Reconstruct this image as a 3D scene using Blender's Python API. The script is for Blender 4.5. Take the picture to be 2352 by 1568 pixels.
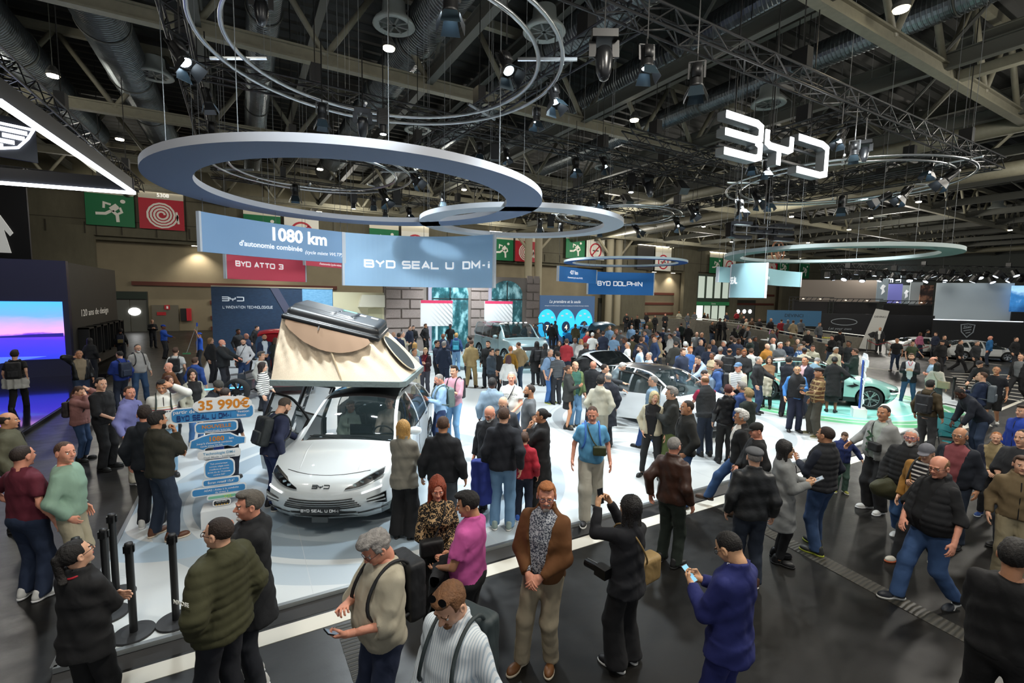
import bpy,math,random
import numpy as np
from mathutils import Vector,Matrix
PI = math.pi
for o in list(bpy.data.objects): bpy.data.objects.remove(o)
SC = bpy.context.scene; COL = SC.collection
# ---------------------------------------------------------------- camera
F = 1085.0; CX,CY = 1176.0,784.0
PITCH,ROLL,YAW,CAMH = math.radians(5.4),math.radians(1.0),math.radians(60.3),3.55
FWD = np.array([math.cos(YAW)*math.cos(PITCH),math.sin(YAW)*math.cos(PITCH),-math.sin(PITCH)])
_r0 = np.array([math.sin(YAW),-math.cos(YAW),0.]); _u0 = np.cross(_r0,FWD)
RT = _r0*math.cos(ROLL)+_u0*math.sin(ROLL); UP = -_r0*math.sin(ROLL)+_u0*math.cos(ROLL)
CAM = np.array([0,0,CAMH])
def ray(x,y): return FWD+RT*(x-CX)/F-UP*(y-CY)/F
def atz(x,y,z):                       # where the line of sight meets the level z
 d = ray(x,y); return CAM+d*((z-CAMH)/d[2])
def atY(x,y,Y):
 d = ray(x,y); return CAM+d*(Y/d[1])
def atX(x,y,X):
 d = ray(x,y); return CAM+d*(X/d[0])
cd = bpy.data.cameras.new('camera'); cam = bpy.data.objects.new('camera',cd); COL.objects.link(cam)
cd.sensor_width = 36; cd.lens = F/2352*36; cd.clip_start = .05; cd.clip_end = 500
M4 = Matrix.Identity(4)
for i in range(3):
 M4[i][0] = RT[i]; M4[i][1] = UP[i]; M4[i][2] = -FWD[i]; M4[i][3] = CAM[i]
cam.matrix_world = M4; SC.camera = cam
# ---------------------------------------------------------------- world, exposure, hall light
SC.view_settings.view_transform = 'Standard'; SC.view_settings.look = 'None'
SC.view_settings.exposure = 0.75; SC.view_settings.gamma = 1; SC.view_settings.use_curve_mapping = False
w = bpy.data.worlds.new('world'); SC.world = w; w.use_nodes = True
w.node_tree.nodes['Background'].inputs[0].default_value = (.95,.98,1.0,1)
w.node_tree.nodes['Background'].inputs[1].default_value = .30
def lamp(kind,loc,energy,color=(1,1,1),target=None,size=.3,spot=70,blend=.6,name='lamp_light'):
 l = bpy.data.lights.new(name,kind); l.energy = energy; l.color = color
 if kind == 'SPOT': l.spot_size = math.radians(spot); l.spot_blend = blend; l.shadow_soft_size = size
 elif kind == 'AREA': l.shape = 'DISK'; l.size = size
 else: l.shadow_soft_size = size
 o = bpy.data.objects.new(name,l); COL.objects.link(o); o.location = loc
 if target is not None:
  o.rotation_euler = (Vector(target)-Vector(loc)).to_track_quat('-Z','Y').to_euler()
 return o
COOL = (.86,.95,1.0); WARM = (1.0,.90,.74)
# stage spots hanging in the rig, aimed at the platform and the cars
for (x,y,tx,ty,e,sp) in [(1,8,2.2,9.5,500,80),(5,7,3.5,9.5,480,80),(3.5,13,3.2,10,420,80),(8,8,8,8,380,90),
        (11,12,11,11,480,90),(13,8,13.5,9,480,90),(6,17,7,17,480,90),(0.5,15,0,15,260,90),
        (16,11,15,11,420,90),(21,9.5,21,10,420,90),(12,18,12,18,480,95),(3,24,3,26,520,95),
        (12,25,12,27,560,95),(22,18,21,18,380,95),(-1,10,0,8,260,80)]:
 lamp('SPOT',(x,y,7.6),e*3.0,COOL,(tx,ty,.1),.25,sp,.7,'spot_beam')
for (x,y,tx,ty,e) in [(2,3.2,0.5,13.5,420),(5,5,5,15,480),(12,6,15,17,420),(12.5,5,19,13,300)]: lamp('SPOT',(x,y,7.9),e*2.2,COOL,(tx,ty,4.5),.2,34,.6,'banner_fill')  # extra spots added in front to brighten the hanging banners
# hall lamps above the aisles; each gets an added fixtureless point fill
for (x,y,e) in [(-1,1.0,200),(4.5,1.5,260),(12,1.5,360),(22,3,450),(-6,6,200),(-8,22,380),(-8,40,500),(8,42,700),(22,42,800),(38,42,900),
     (34,22,700),(34,6,600),(50,20,900),(50,40,900),(12,30,500),(26,30,600),(70,30,1200)]:
 lamp('SPOT',(x,y,9.6),(e*2.2 if y < 4 else e*.6),(1.0,.95,.86),(x,y+.01,0),.5,165,.4,'hall_lamp_light'); lamp('POINT',(x,y,9.4),(e*.9 if x > 0 else e*.6),(1.0,.95,.84),None,.5,name='hall_fill')
# ---------------------------------------------------------------- materials
MATS = {}
def lin(c):
 if isinstance(c,str):
  c = c.lstrip('#'); c = [int(c[i:i+2],16)/255 for i in (0,2,4)]
  c = [v/12.92 if v <= .04045 else ((v+.055)/1.055)**2.4 for v in c]
 return (c[0],c[1],c[2],1)
def mat(c,rough=.6,metal=0.,emit=0.,bump=0.,bscale=30.,coat=0.,var=0.,vscale=6.,alpha=1.,trans=0.,ecol=None,name=None):
 key = name or ('m',str(c),rough,metal,emit,bump,bscale,coat,var,vscale,alpha,trans)
 if key in MATS: return MATS[key]
 m = bpy.data.materials.new('surface'); m.use_nodes = True; nt = m.node_tree; b = nt.nodes['Principled BSDF']
 col = lin(c); b.inputs['Base Color'].default_value = col
 b.inputs['Roughness'].default_value = rough; b.inputs['Metallic'].default_value = metal
 b.inputs['Coat Weight'].default_value = coat; b.inputs['Coat Roughness'].default_value = .05
 if trans: b.inputs['Transmission Weight'].default_value = trans; b.inputs['IOR'].default_value = 1.05
 if alpha < 1: b.inputs['Alpha'].default_value = alpha
 if emit:
  b.inputs['Emission Color'].default_value = lin(ecol) if ecol else col; b.inputs['Emission Strength'].default_value = emit
 if bump or var:
  tc = nt.nodes.new('ShaderNodeTexCoord'); nz = nt.nodes.new('ShaderNodeTexNoise')
  nt.links.new(tc.outputs['Object'],nz.inputs['Vector'])
  nz.inputs['Scale'].default_value = vscale if var else bscale; nz.inputs['Detail'].default_value = 5
  if var:
   cr = nt.nodes.new('ShaderNodeMapRange'); cr.inputs[1].default_value = .3; cr.inputs[2].default_value = .7
   cr.inputs[3].default_value = 1-var; cr.inputs[4].default_value = 1+var*.6
   mx = nt.nodes.new('ShaderNodeVectorMath'); mx.operation = 'SCALE'; mx.inputs[0].default_value = col[:3]
   nt.links.new(nz.outputs['Fac'],cr.inputs[0]); nt.links.new(cr.outputs[0],mx.inputs['Scale']); nt.links.new(mx.outputs[0],b.inputs['Base Color'])
  if bump:
   n2 = nt.nodes.new('ShaderNodeTexNoise'); nt.links.new(tc.outputs['Object'],n2.inputs['Vector'])
   n2.inputs['Scale'].default_value = bscale; n2.inputs['Detail'].default_value = 4
   bp = nt.nodes.new('ShaderNodeBump'); bp.inputs['Strength'].default_value = bump; bp.inputs['Distance'].default_value = .02
   nt.links.new(n2.outputs['Fac'],bp.inputs['Height']); nt.links.new(bp.outputs[0],b.inputs['Normal'])
 MATS[key] = m; return m
class NT:                                # small helper to write node materials
 def __init__(s,name,rough=.6,**k):
  s.m = bpy.data.materials.new(name); s.m.use_nodes = True; s.t = s.m.node_tree; s.b = s.t.nodes['Principled BSDF']
  s.b.inputs['Roughness'].default_value = rough; s.tc = s.t.nodes.new('ShaderNodeTexCoord').outputs['Object']
  s.sep = s.t.nodes.new('ShaderNodeSeparateXYZ'); s.t.links.new(s.tc,s.sep.inputs[0])
  s.x,s.y,s.z = s.sep.outputs
  for a,v in k.items(): s.b.inputs[a.replace('_',' ')].default_value = v
 def L(s,a,b):
  if hasattr(a,'links') or hasattr(a,'is_output'): s.t.links.new(a,b)
  else: b.default_value = a
 def math(s,op,a,b=0.,c=None):
  n = s.t.nodes.new('ShaderNodeMath'); n.operation = op; s.L(a,n.inputs[0]); s.L(b,n.inputs[1])
  if c is not None: s.L(c,n.inputs[2])
  return n.outputs[0]
 def mix(s,f,a,b):
  n = s.t.nodes.new('ShaderNodeMix'); n.data_type = 'RGBA'; s.L(f,n.inputs[0])
  s.L(lin(a) if isinstance(a,(str,tuple)) else a,n.inputs[6]); s.L(lin(b) if isinstance(b,(str,tuple)) else b,n.inputs[7]); return n.outputs[2]
 def noise(s,scale,detail=3,vec=None,rough=.5,dist=0.):
  n = s.t.nodes.new('ShaderNodeTexNoise'); s.t.links.new(vec or s.tc,n.inputs['Vector']); n.inputs['Scale'].default_value = scale
  n.inputs['Detail'].default_value = detail; n.inputs['Roughness'].default_value = rough; n.inputs['Distortion'].default_value = dist; return n.outputs['Fac']
 def scalev(s,v):
  n = s.t.nodes.new('ShaderNodeVectorMath'); n.operation = 'MULTIPLY'; s.t.links.new(s.tc,n.inputs[0]); n.inputs[1].default_value = v; return n.outputs[0]
 def ramp(s,f,stops,const=False):
  n = s.t.nodes.new('ShaderNodeValToRGB'); s.L(f,n.inputs[0]); e = n.color_ramp.elements
  if const: n.color_ramp.interpolation = 'CONSTANT'
  while len(e) < len(stops): e.new(.5)
  for i,(p,c) in enumerate(stops): e[i].position = p; e[i].color = lin(c)
  return n.outputs[0]
 def color(s,c): s.t.links.new(c,s.b.inputs['Base Color']); return s
 def bump(s,h,st=.5,d=.02):
  n = s.t.nodes.new('ShaderNodeBump'); n.inputs['Strength'].default_value = st; n.inputs['Distance'].default_value = d
  s.t.links.new(h,n.inputs['Height']); s.t.links.new(n.outputs[0],s.b.inputs['Normal']); return s
 def emit(s,c,e): s.t.links.new(c,s.b.inputs['Emission Color']); s.b.inputs['Emission Strength'].default_value = e; return s
# ---------------------------------------------------------------- objects
def mesh_obj(name,me,parent=None):
 o = bpy.data.objects.new(name,me); COL.objects.link(o)
 if parent is not None: o.parent = parent
 return o
def tag(o,label=None,cat=None,group=None,kind=None):
 if label: o['label'] = label
 if cat: o['category'] = cat
 if group: o['group'] = group
 if kind: o['kind'] = kind
 return o
def thing(name,label,cat,loc=(0,0,0),rz=0.,group=None,rot=None):
 o = bpy.data.objects.new(name,None); COL.objects.link(o); o.location = loc; o.rotation_euler = rot or (0,0,rz); o.empty_display_size = .1
 return tag(o,label,cat,group)
class MB:
 def __init__(s): s.v = []; s.f = []; s.m = []; s.mi = 0; s.M = None
 def add(s,vs,fs):
  n = len(s.v)
  if s.M is not None: vs = [tuple(s.M @ Vector(v)) for v in vs]
  s.v += [tuple(v) for v in vs]; s.f += [tuple(i+n for i in f) for f in fs]; s.m += [s.mi]*len(fs); return s
 def box(s,x0,y0,z0,x1,y1,z1):
  return s.add([(x0,y0,z0),(x1,y0,z0),(x1,y1,z0),(x0,y1,z0),(x0,y0,z1),(x1,y0,z1),(x1,y1,z1),(x0,y1,z1)],
      [(3,2,1,0),(4,5,6,7),(0,1,5,4),(1,2,6,5),(2,3,7,6),(3,0,4,7)])
 def cbox(s,c,d): return s.box(c[0]-d[0]/2,c[1]-d[1]/2,c[2]-d[2]/2,c[0]+d[0]/2,c[1]+d[1]/2,c[2]+d[2]/2)
 def bar(s,a,b,wd,ht,up=(0,0,1)):           # box between two points
  a = Vector(a); b = Vector(b); d = (b-a).normalized(); u = Vector(up)
  if abs(d.dot(u)) > .98: u = Vector((1,0,0))
  sx = d.cross(u).normalized()*wd/2; su = sx.cross(d).normalized()*ht/2
  vs = [a-sx-su,a+sx-su,a+sx+su,a-sx+su,b-sx-su,b+sx-su,b+sx+su,b-sx+su]
  return s.add(vs,[(3,2,1,0),(4,5,6,7),(0,1,5,4),(1,2,6,5),(2,3,7,6),(3,0,4,7)])
 def tube(s,pts,r,n=8,closed=False,cap=True):
  pts = [Vector(p) for p in pts]; N = len(pts); rs = r if isinstance(r,(list,tuple)) else [r]*N
  vs = []; pu = None
  for i,p in enumerate(pts):
   a = pts[(i-1) % N] if (closed or i > 0) else p; b = pts[(i+1) % N] if (closed or i < N-1) else p
   d = (b-a).normalized()
   if pu is None:
    u = Vector((0,0,1)) if abs(d.z) < .95 else Vector((1,0,0))
   else: u = pu
   sx = d.cross(u).normalized(); u = sx.cross(d).normalized(); pu = u
   for k in range(n):
    t = 2*PI*k/n; vs.append(p+(sx*math.cos(t)+u*math.sin(t))*rs[i])
  fs = []
  for i in range(N if closed else N-1):
   j = (i+1) % N
   for k in range(n):
    l = (k+1) % n; fs.append((i*n+k,i*n+l,j*n+l,j*n+k))
  if cap and not closed: fs.append(tuple(range(n-1,-1,-1))); fs.append(tuple((N-1)*n+k for k in range(n)))
  return s.add(vs,fs)
 def lathe(s,prof,n=24,c=(0,0,0)):             # prof: (r, z)
  vs = [(c[0]+r*math.cos(2*PI*k/n),c[1]+r*math.sin(2*PI*k/n),c[2]+z) for r,z in prof for k in range(n)]; fs = []
  for i in range(len(prof)-1):
   for k in range(n):
    l = (k+1) % n; fs.append((i*n+k,i*n+l,(i+1)*n+l,(i+1)*n+k))
  return s.add(vs,fs)
 def prism(s,poly,z0,z1,T=None):                # poly in xy, extruded in z; T maps (x,y,z) to space
  n = len(poly); T = T or (lambda x,y,z: (x,y,z))
  vs = [T(x,y,z0) for x,y in poly]+[T(x,y,z1) for x,y in poly]
  a = sum(poly[i][0]*poly[(i+1) % n][1]-poly[(i+1) % n][0]*poly[i][1] for i in range(n))
  fs = [tuple(range(n-1,-1,-1)),tuple(range(n,2*n))]+[(i,(i+1) % n,n+(i+1) % n,n+i) for i in range(n)]
  if a < 0: fs = [f[::-1] for f in fs]
  return s.add(vs,fs)
 def mesh(s,mats,smooth=False):
  me = bpy.data.meshes.new('mesh'); me.from_pydata(s.v,[],s.f)
  for m in (mats if isinstance(mats,(list,tuple)) else [mats]): me.materials.append(m)
  if any(s.m): me.polygons.foreach_set('material_index',s.m)
  if smooth: me.polygons.foreach_set('use_smooth',[True]*len(s.f))
  me.update(); return me
 def build(s,name,mats,parent=None,smooth=False): return mesh_obj(name,s.mesh(mats,smooth),parent)
def part(name,m,parent,fn,smooth=False):
 b = MB(); fn(b); return b.build(name,m,parent,smooth)
def auto_smooth(o,ang=40):
 me = o.data; me.polygons.foreach_set('use_smooth',[True]*len(me.polygons))
 try: me.set_sharp_from_angle(angle=math.radians(ang))
 except Exception: pass
_ord = ('','second ','third ','fourth ','fifth ','sixth ','seventh ','eighth ')
_pl = {}
def place(px,py,what,marks):                          # words that say where a repeated thing hangs
 n,mx,my = min(marks,key=lambda m: (m[1]-px)**2+(m[2]-py)**2); dx,dy = px-mx,py-my
 rel = ('left of' if dx < 0 else 'right of') if abs(dx) > abs(dy) else ('above' if dy < 0 else 'below'); k = (what,rel,n); _pl[k] = _pl.get(k,0)+1
 return '%s%s %s %s' % (_ord[min(7,_pl[k]-1)],what,rel,n)
# ---------------------------------------------------------------- lettering
GLY = {'A': [[(0,0),(.5,1),(1,0)],[(.2,.3),(.8,.3)]],'B': [[(0,0),(0,1),(.85,1),(.95,.9),(.95,.62),(.85,.52),(0,.52)],[(.85,.52),(1,.42),(1,.1),(.9,0),(0,0)]],
  'C': [[(1,1),(.12,1),(0,.88),(0,.12),(.12,0),(1,0)]],'D': [[(0,0),(0,1),(.85,1),(1,.85),(1,.15),(.85,0),(0,0)]],
  'E': [[(1,1),(0,1),(0,0),(1,0)],[(0,.5),(.92,.5)]],'G': [[(1,1),(.12,1),(0,.88),(0,.12),(.12,0),(1,0),(1,.5),(.55,.5)]],
  'H': [[(0,0),(0,1)],[(1,0),(1,1)],[(0,.5),(1,.5)]],'I': [[(.5,0),(.5,1)]],'L': [[(0,1),(0,0),(1,0)]],
  'M': [[(0,0),(0,1),(.5,.35),(1,1),(1,0)]],'N': [[(0,0),(0,1),(1,0),(1,1)]],'O': [[(.12,0),(0,.12),(0,.88),(.12,1),(.88,1),(1,.88),(1,.12),(.88,0),(.12,0)]],
  'P': [[(0,0),(0,1),(.88,1),(1,.88),(1,.5),(.88,.4),(0,.4)]],'R': [[(0,0),(0,1),(.88,1),(1,.88),(1,.5),(.88,.4),(0,.4)],[(.6,.4),(1,0)]],
  'S': [[(1,1),(.12,1),(0,.88),(0,.6),(.12,.5),(.88,.5),(1,.4),(1,.12),(.88,0),(0,0)]],'T': [[(0,1),(1,1)],[(.5,1),(.5,0)]],
  'U': [[(0,1),(0,.12),(.12,0),(.88,0),(1,.12),(1,1)]],'V': [[(0,1),(.5,0),(1,1)]],'Y': [[(0,1),(.5,.5),(1,1)],[(.5,.5),(.5,0)]],
  'Q': [[(.12,0),(0,.12),(0,.88),(.12,1),(.88,1),(1,.88),(1,.12),(.88,0),(.12,0)],[(.7,.3),(1,-.05)]],
  '3': [[(0,1),(.9,1),(1,.9),(1,.6),(.9,.5),(.25,.5)],[(.9,.5),(1,.4),(1,.1),(.9,0),(0,0)]],'-': [[(.15,.45),(.85,.45)]],"'": [[(.5,1),(.45,.75)]],
  'i': [[(.5,0),(.5,.68)],[(.5,.86),(.5,1)]]}
LOGO = [[(0,1),(.27,1),(.31,.93),(.31,.60),(.27,.53),(0,.53)],[(.27,.47),(.31,.40),(.31,.07),(.27,0),(0,0)],
  [(.37,.92),(.37,.55),(.40,.48),(.58,.48),(.61,.55),(.61,.92)],[(.49,.48),(.49,-.02)],
  [(.68,1),(.94,1),(1,.92),(1,.08),(.94,0),(.68,0)]]
def ribbon(pl,t):
 """flat outline quads of a thick stroke with mitred corners"""
 n = len(pl); L = []; R = []; cl = pl[0] == pl[-1]
 for i in range(n):
  p = Vector(pl[i]); a = Vector(pl[i-1]) if i > 0 else (Vector(pl[-2]) if cl else None); b = Vector(pl[i+1]) if i < n-1 else (Vector(pl[1]) if cl else None)
  d1 = (p-a).normalized() if a is not None else (b-p).normalized(); d2 = (b-p).normalized() if b is not None else d1
  n1 = Vector((-d1.y,d1.x)); n2 = Vector((-d2.y,d2.x)); m = (n1+n2)
  m = m.normalized() if m.length > 1e-6 else n1; k = t/2/max(.45,m.dot(n1)); L.append(p+m*k); R.append(p-m*k)
 return L,R
def strokes(b,polys,T,t,depth):
 """add thick strokes; T(x,y,d) -> 3d point"""
 for pl in polys:
  L,R = ribbon(pl,t); n = len(L)
  vs = [T(p.x,p.y,0) for p in L]+[T(p.x,p.y,0) for p in R]+[T(p.x,p.y,depth) for p in L]+[T(p.x,p.y,depth) for p in R]; fs = []
  for i in range(n-1):
   fs += [(2*n+i,3*n+i,3*n+i+1,2*n+i+1),(i,i+1,n+i+1,n+i),(i,2*n+i,2*n+i+1,i+1),(n+i,n+i+1,3*n+i+1,3*n+i)]
  fs += [(0,n,3*n,2*n),(n-1,3*n-1,4*n-1,2*n-1)]
  b.add(vs,fs)
def word(b,txt,T,h,wd,gap,t,depth,slant=0):
 x = 0
 for ch in txt:
  if ch == ' ': x += wd*.75; continue
  cw = wd*(.25 if ch in "iI'" else (.5 if ch == '-' else (1.15 if ch == 'M' else 1)))
  g = [[((px-.5*(ch in "iI'"))*cw+x+(.5*cw if ch in "iI'" else 0)+slant*py*h,py*h) for px,py in pl] for pl in GLY[ch]]
  strokes(b,g,T,t,depth); x += cw+gap
 return x
def word_len(txt,wd,gap): return sum(wd*.75 if c == ' ' else wd*(.25 if c in "iI'" else (.5 if c == '-' else (1.15 if c == 'M' else 1)))+gap for c in txt)-gap
_tc = {}
def text_mesh(txt,size,bold=0.,depth=.002,slant=0.,align='CENTER'):
 key = (txt,bold,slant,align,round(depth/size,5))
 if key not in _tc:
  c = bpy.data.curves.new('t','FONT'); c.body = txt; c.size = 1; c.offset = bold; c.extrude = depth/size; c.align_x = align; c.shear = slant; c.resolution_u = 3
  o = bpy.data.objects.new('t',c); COL.objects.link(o); dg = bpy.context.evaluated_depsgraph_get()
  me = bpy.data.meshes.new_from_object(o.evaluated_get(dg)); v = np.empty(len(me.vertices)*3); me.vertices.foreach_get('co',v)
  fs = [tuple(p.vertices) for p in me.polygons]; bpy.data.objects.remove(o); bpy.data.meshes.remove(me); _tc[key] = (v.reshape(-1,3),fs)
 v,fs = _tc[key]; return v*size,fs
def text(name,txt,m,parent,T,size,bold=0.,depth=.002,slant=0.,align='CENTER',sx=1.):
 v,fs = text_mesh(txt,size,bold,depth,slant,align); b = MB()
 b.add([T(p[0]*sx,p[1],p[2]) for p in v],fs); return b.build(name,m,parent)
# ---------------------------------------------------------------- people: limbs and cloth as implicit surfaces, meshed by surface nets
def smin(a,b,k):
 h = np.clip(.5+.5*(b-a)/k,0,1); return b*(1-h)+a*h-k*h*(1-h)
def smax(a,b,k): return -smin(-a,-b,k)
def V3(*a): return np.array(a,dtype=np.float32)
def cone(P,a,b,ra,rb,sy=1.):
 pa = P-a; ba = b-a; t = np.clip((pa@ba)/max(1e-9,float(ba@ba)),0,1); q = pa-t[...,None]*ba
 return np.sqrt((q*q).sum(-1))-(ra+(rb-ra)*t)
def ell(P,c,r):
 q = P-V3(*c); r = V3(*r); a = q/r; k0 = np.sqrt((a*a).sum(-1))+1e-6; b = a/r; k1 = np.sqrt((b*b).sum(-1))+1e-6; return k0*(k0-1)/k1
def rotx(a): c,s = math.cos(a),math.sin(a); return np.array([[1,0,0],[0,c,-s],[0,s,c]],dtype=np.float32)
def rotz(a): c,s = math.cos(a),math.sin(a); return np.array([[c,-s,0],[s,c,0],[0,0,1]],dtype=np.float32)
def nets(fn,lo,hi,h):
 lo = np.array(lo,dtype=np.float32); hi = np.array(hi,dtype=np.float32); n = np.ceil((hi-lo)/h).astype(int)+1
 ax = [lo[i]+h*np.arange(n[i],dtype=np.float32) for i in range(3)]
 P = np.stack(np.meshgrid(*ax,indexing='ij'),-1); D = fn(P).astype(np.float32)
 S = D < 0; nx,ny,nz = [k-1 for k in n]
 cnt = np.zeros((nx,ny,nz),np.float32); acc = np.zeros((nx,ny,nz,3),np.float32)
 offs = [(i,j,k) for i in (0,1) for j in (0,1) for k in (0,1)]
 def sl(A,o): return A[o[0]:o[0]+nx,o[1]:o[1]+ny,o[2]:o[2]+nz]
 for a in offs:
  for d in range(3):
   if a[d]: continue
   b = list(a); b[d] = 1
   sa,sb = sl(S,a),sl(S,b); x = sa != sb; da,db = sl(D,a),sl(D,b)
   t = np.where(x,da/np.where(x,da-db,1),0)
   cnt += x
   for e in range(3):
    acc[...,e] += x*(a[e]+(t if e == d else 0))
 act = cnt > 0; idx = -np.ones((nx,ny,nz),np.int64); idx[act] = np.arange(act.sum())
 ijk = np.stack(np.nonzero(act),-1).astype(np.float32); V = lo+h*(ijk+acc[act]/cnt[act][:,None])
 Q = []
 for d in range(3):
  e,f = (d+1) % 3,(d+2) % 3
  sa = [slice(None)]*3; sa[d] = slice(0,-1); sb = [slice(None)]*3; sb[d] = slice(1,None)
  A,B = S[tuple(sa)],S[tuple(sb)]; X = A != B; X = X.copy()
  for g in (e,f):
   s0 = [slice(None)]*3; s0[g] = 0; X[tuple(s0)] = False; s0[g] = -1; X[tuple(s0)] = False
  I = np.stack(np.nonzero(X),-1); fl = A[X]
  def cell(de,df):
   J = I.copy(); J[:,e] -= de; J[:,f] -= df; return idx[J[:,0],J[:,1],J[:,2]]
  q = np.stack([cell(1,1),cell(0,1),cell(0,0),cell(1,0)],-1); q = np.where(fl[:,None],q,q[:,::-1]); Q.append(q)
 return V,np.concatenate(Q)
def np_mesh(V,Q,nm=1,mi=None,smooth=True):
 me = bpy.data.meshes.new('mesh'); V = np.asarray(V,np.float32); Q = np.asarray(Q)
 me.vertices.add(len(V)); me.vertices.foreach_set('co',V.ravel()); k = Q.shape[1]
 me.loops.add(Q.size); me.loops.foreach_set('vertex_index',Q.ravel().astype(np.int32))
 me.polygons.add(len(Q)); me.polygons.foreach_set('loop_start',(np.arange(len(Q))*k).astype(np.int32))
 me.polygons.foreach_set('loop_total',np.full(len(Q),k,np.int32))
 me.polygons.foreach_set('use_smooth',np.full(len(Q),smooth))
 for _ in range(nm): me.materials.append(None)
 if mi is not None: me.polygons.foreach_set('material_index',mi.astype(np.int32))
 me.update(); me.validate(); return me
def ball(c,r,n=8,m=6):
 vs = []; q = []
 for i in range(m+1):
  for k in range(n):
   a,b = PI*i/m,2*PI*k/n; vs.append((c[0]+r*math.sin(a)*math.cos(b),c[1]+r*math.sin(a)*math.sin(b),c[2]+r*math.cos(a)))
 for i in range(m):
  for k in range(n): q.append((i*n+k,(i+1)*n+k,(i+1)*n+(k+1) % n,i*n+(k+1) % n))
 return np.array(vs,np.float32),np.array(q)
CACHE = {}
# ---- heads: local frame, face towards +y, origin in the middle of the head
def head_sdf(P,sex):
 A = np.array(P); A[...,0] = np.abs(A[...,0]); f = sex != 'm'
 d = ell(A,(0,-.012,.030),(.076,.096,.088)); j = .9 if f else 1.
 d = smin(d,ell(A,(0,.022,-.040),(.055*j,.064,.074)),.03)
 d = smin(d,ell(A,(.030,.055,-.022),(.026,.026,.030)),.02)
 d = smin(d,ell(A,(0,.070,-.094),(.022*j,.020,.016)),.018)
 d = smin(d,ell(A,(.022,.082,.026),(.026,.012,.009 if not f else .007)),.012)
 d = smax(d,-ell(A,(.031,.101,.004),(.015,.018,.009)),.012)
 d = smin(d,cone(A,V3(0,.086,.012),V3(0,.107,-.020),.008,.012*j),.010)
 d = smin(d,ell(A,(.011,.096,-.024),(.009,.010,.007)),.006)
 d = smin(d,ell(A,(0,.089,-.0465),(.022,.009,.0045)),.004); d = smin(d,ell(A,(0,.087,-.0565),(.018,.009,.005)),.004)
 d = smax(d,-ell(A,(0,.098,-.0515),(.022,.008,.0015)),.003)
 ear = smax(ell(A,(.079,-.006,-.004),(.011,.021,.032)),-ell(A,(.088,.000,-.002),(.008,.012,.020)),.005)
 d = np.minimum(d,ear)
 d = smin(d,cone(P,V3(0,-.022,-.05),V3(0,-.045,-.21),.050*j,.056*j),.03)
 return d
def get_head(sex,h):
 k = ('head',sex,h)
 if k in CACHE: return CACHE[k]
 V,Q = nets(lambda P: head_sdf(P,sex),(-.11,-.14,-.21),(.11,.13,.14),h)
 C = V[Q].mean(1); mi = np.zeros(len(Q),int)
 lip = (np.abs(C[:,0]) < .023) & (C[:,1] > .080) & (np.abs(C[:,2]+.0515) < .0095); mi[lip] = 1
 brow = (np.abs(np.abs(C[:,0])-.030) < .019) & (C[:,1] > .066) & (np.abs(C[:,2]-.0285+.1*(np.abs(C[:,0])-.03)) < .0034); mi[brow] = 3
 Vs,Qs,Ms = [V],[Q],[mi]; n = len(V)
 if h < .012:
  for sx in (-1,1):
   for c,r,m in (((sx*.031,.0735,.003),.0110,2),((sx*.030,.0790,.003),.0070,3)):
    v,q = ball(c,r,10,8); Vs.append(v); Qs.append(q+n); Ms.append(np.full(len(q),m)); n += len(v)
 CACHE[k] = (np.concatenate(Vs),np.concatenate(Qs),np.concatenate(Ms)); return CACHE[k]
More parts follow.
